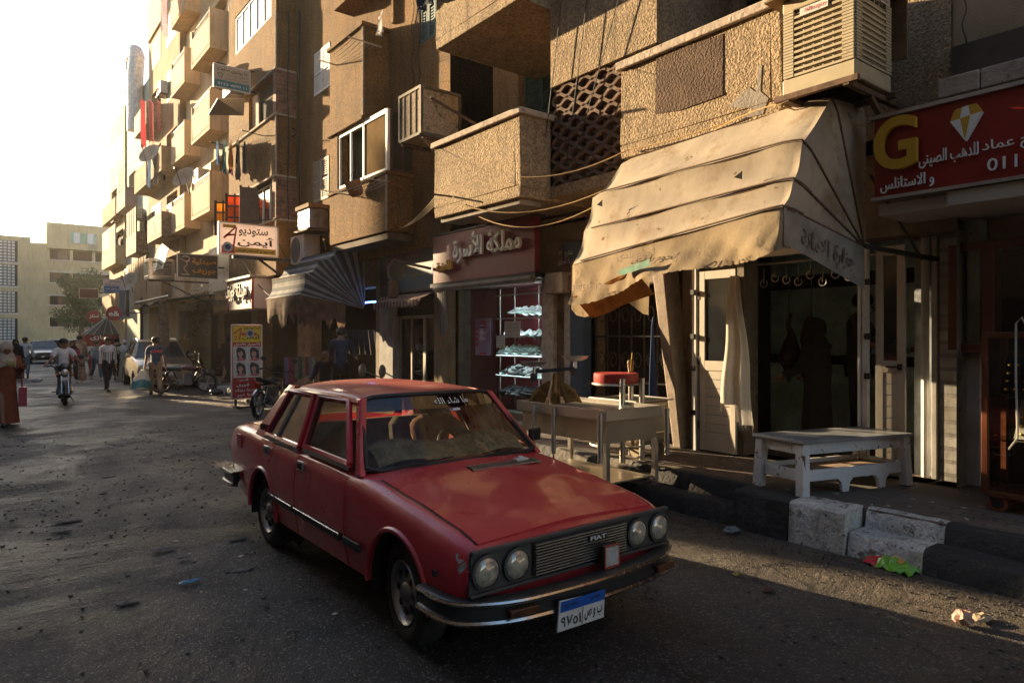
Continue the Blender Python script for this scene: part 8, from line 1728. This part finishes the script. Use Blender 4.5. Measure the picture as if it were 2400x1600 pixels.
    if top:
        nm = ['wa', 'ch', 'nb', 'pel', 'sh0', 'sh1']; ed = [('pel', 'wa'), ('wa', 'ch'), ('ch', 'nb'), ('nb', 'sh0'), ('nb', 'sh1')]; P['tb'] = P['pel'] - Vector((0, 0, .07)); nm.append('tb'); ed.append(('tb', 'pel')); rad = [.145, .155, .1, .148, .085, .085, .15]
        for i in '01':
            if sleeves == 'short': P['ms' + i] = P['sh' + i].lerp(P['el' + i], .75); nm.append('ms' + i); ed.append(('sh' + i, 'ms' + i)); rad.append(.07)
            elif sleeves == 'long': nm += ['el' + i, 'wr' + i]; ed += [('sh' + i, 'el' + i), ('el' + i, 'wr' + i)]; rad += [.062, .05]
        b = MB(); b.add(*seg(nm, ed, rad)); b.build('shirt', top, t, smooth=True, local=True)
        if stripes:
            b = MB()
            for j in range(14):
                a = 2 * math.pi * j / 14; pts = []
                for q, r_ in ((P['tb'], .152), (P['pel'], .15), (P['wa'], .147), (P['ch'], .157)): pts.append((q + Vector((r_ * math.cos(a), r_ * math.sin(a) * .98, 0))) * k)
                b.tube(pts, .009 * k, 4)
            for i in '01':
                for a in (0, 1.6, 3.1, 4.7): b.tube([(P[q + i] + Vector((r_ * math.cos(a), r_ * math.sin(a), 0))) * k for q, r_ in (('sh', .075), ('el', .064), ('wr', .05))], .008 * k, 4)
            b.build('stripes', stripes, t, local=True)
    if bottom:
        nm = ['pel', 'hp0', 'hp1', 'kn0', 'kn1']; ed = [('pel', 'hp0'), ('pel', 'hp1'), ('hp0', 'kn0'), ('hp1', 'kn1')]; rad = [.135, .108, .108, .082, .082]
        if not shorts: nm += ['an0', 'an1']; ed += [('kn0', 'an0'), ('kn1', 'an1')]; rad += [.07, .07]
        b = MB(); b.add(*seg(nm, ed, rad)); b.build('trousers', bottom, t, smooth=True, local=True)
    if robe:
        b = MB(); rings = []; zb = .04; zs = P['nb'].z
        for v, (rx_, ry_) in ((0, (.24, .2)), (.2, (.215, .18)), (.45, (.19, .165)), (.62, (.175, .155)), (.8, (.185, .16)), (.93, (.19, .13)), (1.0, (.1, .085))):
            c_ = Vector((0, 0, zb)).lerp(P['nb'] + Vector((0, 0, .01)), v); rings.append([(c_ + Vector((rx_ * (1 + .05 * math.sin(7 * a) * (1 - v)) * math.cos(a), ry_ * (1 + .06 * math.sin(5 * a + 1) * (1 - v)) * math.sin(a) + (lean * 0), 0))) * k for a in [2 * math.pi * j / 28 for j in range(28)]])
        b.loft(rings); 
        b.build('robe', robe, t, smooth=True, local=True)
        if sleeves == 'long':
            nm = []; ed = []; rad = []
            for i in '01':
                b = MB(); b.tube([P['nb'].lerp(P['sh' + i], .6) * k, P['sh' + i] * k, P['el' + i] * k, P['wr' + i] * k], [.08 * k, .085 * k, .075 * k, .06 * k], 10); b.build('sleeve', robe, t, smooth=True, local=True)
    if scarf:
        b = MB(); b.ell(hd(Vector((0, .025, .125))) * k, (.122 * k, .125 * k, .145 * k), 16, 10); rings = []
        for v, r0, dz in ((0, .1, .03), (.3, .125, -.03), (.6, .185, -.1), (1, .225, -.1 - .13 * tail)): rings.append([(P['nk'] + Vector((r0 * math.cos(a), r0 * .72 * math.sin(a) - .01, dz + .05 + .025 * math.sin(3 * a)))) * k for a in [2 * math.pi * j / 20 for j in range(20)]])
        b.loft(rings, caps=False); b.build('headscarf', scarf, t, smooth=True, local=True)
        if face: b = MB(); b.ell(hd(Vector((0, -.055, .105))) * k, (.07 * k, .066 * k, .085 * k), 12, 8); b.ell(hd(Vector((0, -.122, .1))) * k, (.013 * k, .018 * k, .02 * k), 8, 5); b.mi = 1; [b.ell(hd(Vector((sx * .03, -.115, .125))) * k, (.013 * k, .01 * k, .007 * k), 6, 4) for sx in (-1, 1)]; b.ell(hd(Vector((0, -.116, .06))) * k, (.022 * k, .01 * k, .006 * k), 6, 4); b.build('face', [SKIN, HAIRM], t, smooth=True, local=True)
    if shoes:
        for i in '01':
            b = MB(); d = (P['to' + i] - P['an' + i]); c_ = P['an' + i].lerp(P['to' + i], .55) - Vector((0, 0, .025)); b.ell(c_ * k, (.05 * k, .135 * k, .05 * k), 10, 6, Matrix.Rotation(math.atan2(d.z + .05, -d.y) if abs(d.y) > .01 else 0, 3, 'X')); b.build('shoe', shoes, t, smooth=True, local=True)
    t['P'] = 0; del t['P']; return t, {n_: t.location + (Matrix.Rotation(rz, 3, 'Z') @ (v * k)) for n_, v in P.items()}
WALK = ((.35, .1), (-.3, .45)); WALK2 = ((-.28, .5), (.38, .1)); DKSHOE = mat('dark_shoe_leather', (.03, .03, .035))
BLACKC = cloth('black', (.014, .013, .015)); BEIGE = cloth('beige', (.42, .33, .27)); RUSTC = cloth('rust', (.2, .055, .025)); DENIM = cloth('denim', (.09, .14, .2)); KHAKI = cloth('khaki', (.32, .22, .13)); BLUET = cloth('slate_blue', (.07, .1, .15)); WHC = cloth('white', (.62, .62, .64))
w1, J = person('woman in a long rust-brown dress and beige headscarf at the left edge, looking down', on_z(14, 975) + Vector((0, 0, 0)), R(8), 1.66, WALK, ((.55, .1, 1.4), (.5, .1, 1.5)), top=None, robe=RUSTC, sleeves='long', scarf=BEIGE, head=(.35, 0), shoes=DKSHOE, tail=1.6)
b = MB(); p = (J['ha0'] + J['ha1']) / 2; b.ell(p + Vector((0, -.05, .04)), (.09, .06, .08), 8, 6); tag(b.build('snack_bag', mat('yellowish_plastic', (.4, .32, .15), r=.4, var=.5, vs=20, bump=1, bs=40, bd=.02), smooth=True), 'crinkled bag held in the hands of the woman in the rust dress', 'bag')
b = MB(); q = J['sh1']; s_ = J['pel'] + Vector((.26, -.02, -.12)); b.box(s_ + Vector((-.06, -.13, -.38)), s_ + Vector((.07, .13, 0))); b.tube([s_ + Vector((0, -.08, 0)), q + Vector((.05, -.06, .05)), q + Vector((.05, .06, .05)), s_ + Vector((0, .08, 0))], .014, 5); tag(b.build('handbag', mat('crimson_leather', (.3, .02, .04), r=.5), bevel=.05), 'crimson shoulder bag on the woman in the rust dress', 'bag')
sp = Vector((RIDE[0], RIDE[1] + .64, 0)); off = Matrix.Rotation(R(-2), 3, 'Z') @ Vector((0, .2, 0))
person('man in a white t-shirt and shorts riding the motorcycle towards the camera', (sp.x + off.x, sp.y + off.y, 0), R(-2), 1.74, ((1.15, 1.25), (1.15, 1.25)), ((.75, .35, .35), (.75, .35, .35)), lean=.12, top=WHC, bottom=cloth('dark_brown', (.05, .03, .025)), shorts=True, shoes=DKSHOE, pelvis=.90)
b = MB(); hx_ = sp + Matrix.Rotation(R(-2), 3, 'Z') @ Vector((.4, -.3, .72)); b.ell(hx_, (.09, .07, .15), 8, 7); tag(b.build('plastic_bag', mat('pinkish_plastic', (.4, .26, .2), r=.35, var=.4, vs=20, trans=.4), smooth=True), 'pinkish plastic bag hung from the ridden motorcycle handlebar', 'bag')
person('girl in a pink top and dark headscarf holding a phone to her ear', on_z(166, 876), R(6), 1.62, WALK2, ((1.1, .5, 2.0), (.1, .15, .3)), top=cloth('pink', (.4, .07, .12)), bottom=BLACKC, sleeves='long', scarf=BLACKC, shoes=WHC, tail=.5)
person('man in a tan robe walking behind the girl in pink', on_z(182, 867), R(170), 1.82, WALK, ((.2, .1, .2), (.1, .15, .3)), top=None, robe=cloth('tan', (.3, .22, .16)), sleeves='long', shoes=DKSHOE)
person('man in a black and white striped shirt and black trousers walking in the road', on_z(247, 897), R(14), 1.76, WALK, ((.12, .12, .15), (-.1, .12, .2)), top=WHC, bottom=BLACKC, sleeves='long', stripes=cloth('stripe_brown', (.07, .045, .04)), shoes=DKSHOE, head=(0, .1))
person('woman in a white headscarf and pale flowered dress beside the silver car', on_z(286, 874), R(-5), 1.64, WALK2, ((.9, .3, 1.9), (.2, .1, .6)), robe=cloth('pale_green', (.34, .36, .3), .4), sleeves='long', scarf=WHC, shoes=WHC, tail=1.4)
person('person in black with a dark backpack behind the striped-shirt man', on_z(268, 872), R(180), 1.72, WALK, ((.1, .1, .2), (.1, .1, .2)), top=BLACKC, bottom=BLACKC, sleeves='long', shoes=DKSHOE)
person('girl in a pale blue jacket and jeans with a red bag strap', on_z(222, 871), R(10), 1.6, WALK2, ((.3, .1, .9), (.1, .1, .2)), top=cloth('pale_blue', (.2, .27, .33)), bottom=DENIM, sleeves='long', shoes=WHC)
person('small child in pink patterned clothes beside the girl in jeans', on_z(209, 864), R(20), 1.15, WALK, ((.9, .2, .3), (.1, .1, .2)), top=cloth('child_pink', (.35, .13, .12)), bottom=cloth('child_pink', (.35, .13, .12)), sleeves='long', shoes=DKSHOE)
mb_, J = person('man in a slate-blue t-shirt and khaki trousers walking away with a bag', on_z(357, 907), R(172), 1.78, WALK2, ((-.05, .16, .1), (.05, .16, .15)), top=BLUET, bottom=KHAKI, shoes=DKSHOE)
b = MB(); p = J['ch'] + Vector((0.02, -.165, .05)); b.box(p + Vector((-.14, -.012, -.035)), p + Vector((.14, 0, .035))); o = b.build('shirt_print', mat('print_red', (.5, .08, .08), r=.8), mb_); o.parent = None; o.parent = mb_; o.matrix_parent_inverse = mb_.matrix_basis.inverted(); o.location = mb_.location
b = MB(); g = J['ha1'] if J['ha1'].x < J['ha0'].x else J['ha0']; bgp = thing('plastic_bag', 'large white and teal plastic shopping bag carried by the man in slate blue', 'bag', tuple(g))
def bagp(u, v): 
    a = 2 * math.pi * u; w_ = .05 + .2 * math.sin(min(1, v * 1.25) * 1.57); return g + Vector((-.02 - .1 * v + w_ * math.cos(a) * (1 + .08 * math.sin(4 * a + 5 * v)), .45 * w_ * math.sin(a), -.02 - .56 * v + .03 * math.sin(3 * a)))
b.grid(bagp, 24, 10); b.build('bag_body', mat('white_plastic', (.6, .6, .58), r=.35, var=.1, trans=.4), bgp, smooth=True); b = MB(); b.grid(lambda u, v: bagp(.5 + .5 * u, .52 + .42 * v) + Vector((0, -.012, 0)), 16, 5); b.build('teal_print', mat('teal_plastic', (.05, .25, .28), r=.4), bgp, smooth=True)
person('woman in black with a dark headscarf in front of the far grey car', on_z(36, 872) + Vector((0, 0, 0)), R(5), 1.66, WALK, ((.3, .1, .4), (.2, .1, .5)), robe=BLACKC, sleeves='long', scarf=BLACKC, shoes=DKSHOE)
person('man in a pale blue shirt seen from behind near the far grey car', on_z(58, 868), R(175), 1.76, WALK2, ((.1, .2, .2), (.1, .2, .2)), top=cloth('pale_shirt', (.42, .5, .58)), bottom=DENIM, sleeves='long', shoes=DKSHOE)
p = on_y(783, 800, 13.2); person('man in a dark blue speckled jacket bending over under the striped awning', (p.x, 13.2, .2), R(150), 1.74, ((.2, .1), (.1, .1)), ((.9, .1, .3), (.9, .1, .3)), lean=-.0, top=cloth('navy_speckle', (.035, .05, .1), .5), bottom=BLACKC, sleeves='long', shoes=DKSHOE, head=(.5, 0))
p = on_y(748, 830, 14.0); person('seated old man in dark clothes under the striped awning', (p.x, 14.0, .2), R(-40), 1.7, ((1.4, 1.45), (1.4, 1.45)), ((.6, .1, .6), (.6, .1, .6)), top=BLACKC, bottom=BLACKC, sleeves='long', shoes=DKSHOE, pelvis=.5, hair=False)
person('woman in a black abaya seen from behind at the butcher counter', (7.85, 4.16, PZ), R(178), 1.62, ((0, 0), (0, 0)), ((.3, .1, .8), (.3, .1, .8)), robe=BLACKC, sleeves='long', scarf=BLACKC, face=False, head=(.2, 0), tail=3.2)
person('butcher in dark clothes standing beyond the woman in black', (8.45, 3.95, PZ + .12), R(10), 1.82, ((0, 0), (0, 0)), ((.5, .1, .9), (.5, .1, .9)), top=cloth('charcoal', (.02, .02, .024)), bottom=BLACKC, sleeves='short', head=(.3, 0), shoes=DKSHOE)
person('person in a black robe crouched by the wall behind the parked motorcycle', (6.4, 24.2, .2), R(60), 1.6, ((1.5, 1.9), (1.5, 1.9)), ((.8, .1, .8), (.8, .1, .8)), top=BLACKC, bottom=BLACKC, sleeves='long', scarf=BLACKC, pelvis=.42, shoes=DKSHOE)
person('person in a long black robe half hidden behind the standing studio board', on_z(526, 880, .2), R(150), 1.62, WALK, ((.1, .1, .2), (.1, .1, .2)), robe=BLACKC, sleeves='long', scarf=BLACKC, shoes=DKSHOE)
person('bald man standing in the dark shop behind the silver car', on_z(383, 868, .2) + Vector((.6, 0, 0)), R(0), 1.74, ((0, 0), (0, 0)), ((.1, .1, .2), (.1, .1, .2)), top=KHAKI, bottom=BLACKC, hair=False, shoes=DKSHOE)
# the driver: right hand on the wheel
person('driver in a rust-coloured shirt holding the wheel of the red car', (CX0 + .36, 4.98, 0), R(0), 1.66, ((1.35, .9), (1.35, .9)), ((.85, .05, .55), (.95, .2, .35)), lean=.12, top=cloth('driver_rust', (.22, .08, .045)), bottom=BLACKC, sleeves='long', pelvis=.60, shoes=DKSHOE)
# ================================================================ tree at the street end
tr = thing('tree', 'dark green bushy tree in front of the gallery block at the street end', 'tree', (8.9, 70, 0)); p = on_y(187, 692, 70); b = MB(); b.tube([(p.x + .1, 70, 0), (p.x, 70, 2), (p.x + .15, 70.1, 4)], [.28, .22, .16], 8)
for a in (0, 1.3, 2.6, 4, 5.2): b.tube([(p.x + .1, 70, 3.2), (p.x + 1.0 * math.cos(a), 70 + math.sin(a), 5), (p.x + 1.6 * math.cos(a), 70 + 1.6 * math.sin(a), 6.5)], [.13, .08, .04], 6)
b.build('trunk', mat('bark', (.09, .07, .05), r=.95, bump=1, bs=20, bd=.03), tr, smooth=True); b = MB(); rg = random.Random(6)
cl = [(Vector((p.x + rg.gauss(0, .75), 70 + rg.gauss(0, .8), p.z + rg.uniform(-2.4, 2.3))), rg.uniform(.45, .95)) for _ in range(46)]
for c_, r_ in cl:
    wd = 1 - max(0, (c_.z - p.z) / 4)
    for _ in range(170):
        d = Vector((rg.gauss(0, 1), rg.gauss(0, 1), rg.gauss(0, 1))).normalized() * r_ * rg.random() ** .4; q = c_ + d; u_ = Vector((rg.gauss(0, 1), rg.gauss(0, 1), rg.gauss(0, 1))).normalized(); v_ = u_.orthogonal().normalized(); s = rg.uniform(.07, .15); b.add([q - u_ * s, q + v_ * s * .6, q + u_ * s, q - v_ * s * .6], [(0, 1, 2, 3)])
b.build('crown', mat('leaf_green', (.045, .085, .03), r=.6, var=.5, vs=1.2, trans=.35), tr)
# ================================================================ litter and rubble
def crumple(name, label, c, rad, m, seed, cat='litter', n=12):
    rg = random.Random(seed); b = MB(); o = len(b.v); b.ell((0, 0, 0), (1, 1, 1), n, 8); b.v = [(c[0] + v[0] * rad[0] * rg.uniform(.65, 1.1), c[1] + v[1] * rad[1] * rg.uniform(.65, 1.1), max(c[2] + .002, c[2] + rad[2] * .9 + v[2] * rad[2] * rg.uniform(.6, 1.1))) for v in b.v]; return tag(b.build(name, m), label, cat)
cp = on_z(2052, 1303); ch = thing('crisp_packet', 'crumpled green and red crisp packet lying by the black kerb', 'packet', tuple(cp)); rg = random.Random(12)
ax_ = (on_z(2085, 1310) - on_z(2018, 1290)).normalized(); ay_ = Vector((-ax_.y, ax_.x, 0)); nzs = [[rg.uniform(-.012, .018) for _ in range(9)] for _ in range(12)]
def pk(u, v): 
    i, j = int(u * 10.99), int(v * 7.99); h = .055 * math.sin(math.pi * min(1, max(0, v))) * math.sin(math.pi * min(1, .15 + u * .8)) + .012; return cp + ax_ * (.36 * (u - .5)) + ay_ * (.22 * (v - .5)) + Vector((0, 0, max(.004, h + nzs[i][j] * 1.3)))
b = MB(); b.grid(pk, 11, 8); b.mi = 0
for i, f in enumerate(b.f): b.m[i] = 1 if (i % 11) < 3 else 0
o = b.build('packet', [mat('packet_green', (.16, .42, .03), r=.3, coat=.3, var=.2, vs=30), mat('packet_red', (.45, .02, .03), r=.3, coat=.3)], ch); b = MB(); b.grid(lambda u, v: pk(.5 + .22 * u, .35 + .35 * v) + Vector((0, 0, .004)), 4, 3); b.build('printed_chips', mat('packet_orange', (.6, .3, .06), r=.3), ch); b = MB(); b.grid(lambda u, v: pk(.06 + .12 * u, .4 + .3 * v) + Vector((0, 0, .004)), 3, 2); b.build('white_mark', WHPAINT, ch)
crumple('crumpled_paper', 'pinkish crumpled lump of paper on the sunlit asphalt', on_z(2212, 1434), (.075, .06, .05), mat('pinkish_paper', (.42, .25, .2), r=.8, var=.5, vs=30), 3)
crumple('crumpled_paper', 'flat torn cardboard scrap beside the pinkish lump', on_z(2256, 1424), (.09, .05, .02), mat('tan_paper', (.35, .27, .18), r=.85, var=.3, vs=20), 4)
crumple('leaf_scrap', 'yellow-green scrap on the road in front of the bumper', on_z(1690, 1321), (.03, .025, .012), mat('yellow_leaf', (.3, .26, .04), r=.6), 5); crumple('rag_scrap', 'small brown rag on the road before the kerb', on_z(1762, 1358), (.05, .03, .015), mat('brown_rag', (.1, .045, .03), r=.9), 6)
crumple('plastic_bag', 'thin clear plastic bag lying against the dark kerb', on_z(1680, 1222), (.1, .07, .03), mat('grey_plastic', (.22, .25, .28), r=.3, var=.3, vs=20, trans=.3), 7); crumple('plastic_scrap', 'flattened blue plastic bottle scrap on the dark road', on_z(436, 1337), (.08, .03, .012), mat('blue_plastic', (.02, .16, .3), r=.3), 8)
crumple('litter_bag', 'black and white rubbish bag beside the far striped kerb', on_z(496, 908), (.22, .16, .12), mat('black_plastic', (.03, .03, .035), r=.35), 9); crumple('plastic_bag', 'white plastic bag lying in the far roadway', on_z(83, 876), (.28, .15, .08), WHC, 10)
for k, (px, py, s) in enumerate(((152, 1196, .16), (372, 1262, .11), (292, 1386, .09), (140, 1222, .09), (420, 1282, .06), (545, 1240, .1), (250, 1096, .1), (560, 1310, .09))): crumple('flat_scrap', ('long grey cardboard strip on the dark road at left', 'oval grey flake on the mud, left of the red car', 'bent dark metal scrap low on the left road', 'dark flake beneath the grey cardboard strip', 'small grey flake right of the oval one', 'pale flake near the red car rear wheel', 'thin pale paper strip on the broken asphalt', 'second flake near the red car rear wheel, lower')[k], on_z(px, py, -.01), (s, s * .45, .012), mat('grey_scrap', (.15, .13, .12), r=.8, var=.4, vs=20), 30 + k)
b = MB(); rg = random.Random(21)
def flake(x, y, s, h): 
    n = rg.randint(4, 6); a0 = rg.random() * 6.28; z = _rz(x, y) if -5 < x < 5.6 and -6 < y < 24 else 0; tl = rg.uniform(-.3, .3)
    pts = [(x + s * rg.uniform(.6, 1.1) * math.cos(a0 + 6.28 * i / n), y + s * rg.uniform(.5, 1) * math.sin(a0 + 6.28 * i / n)) for i in range(n)]; b.prism([(u_, v_, z + .001 + h * .2 + tl * (u_ - x)) for u_, v_ in pts], (0, 0, h))
for _ in range(3000):
    x, y = rg.uniform(-.4, 5.3), 1.2 + 14 * rg.random() ** 1.6
    w_ = math.sin(1.3 * x + .7) * math.sin(.9 * y + .4) + .6 * math.sin(2.3 * x - 1.7 * y)
    if x > 4 and rg.random() < .5 or w_ < -.1 and rg.random() < .75: continue
    flake(x, y, rg.uniform(.005, .02) if rg.random() < .985 else rg.uniform(.025, .05), rg.uniform(.003, .01))
for _ in range(900): flake(rg.uniform(5.0, 5.5), rg.uniform(.5, 9), rg.uniform(.004, .014), rg.uniform(.003, .009))
tag(b.build('gravel', mat('road_grit', (.06, .058, .054), r=.85, var=.6, vs=60)), kind='stuff')
b = MB()
for _ in range(130): x, y = rg.uniform(.2, 5.4), rg.uniform(1.3, 22); flake(x, y, rg.uniform(.008, .03), .002)
for _ in range(40): x, y = rg.uniform(5.9, 7.1), rg.uniform(1.5, 7); q = Vector((x, y, PZ + .003)); b.cbox(q, (rg.uniform(.01, .05), .008, .006), Matrix.Rotation(rg.random() * 3, 3, 'Z'))
tag(b.build('litter', mat('pale_litter', (.5, .47, .42), r=.8, var=.3, vs=40)), kind='stuff')
# ---------------------------------------------------------------- dusty evening air
hz = MB(); hz.box((-30, -45, -1), (40, 130, 24))
hm = bpy.data.materials.new('haze'); hm.use_nodes = True
hn = hm.node_tree; hn.nodes.remove(hn.nodes['Principled BSDF'])
pv = hn.nodes.new('ShaderNodeVolumePrincipled'); pv.inputs['Color'].default_value = (1.0, .93, .82, 1); pv.inputs['Density'].default_value = 0.0005; pv.inputs['Anisotropy'].default_value = 0.62
hn.links.new(pv.outputs[0], hn.nodes['Material Output'].inputs['Volume'])
ho = hz.build('haze', hm); tag(ho, kind='stuff')
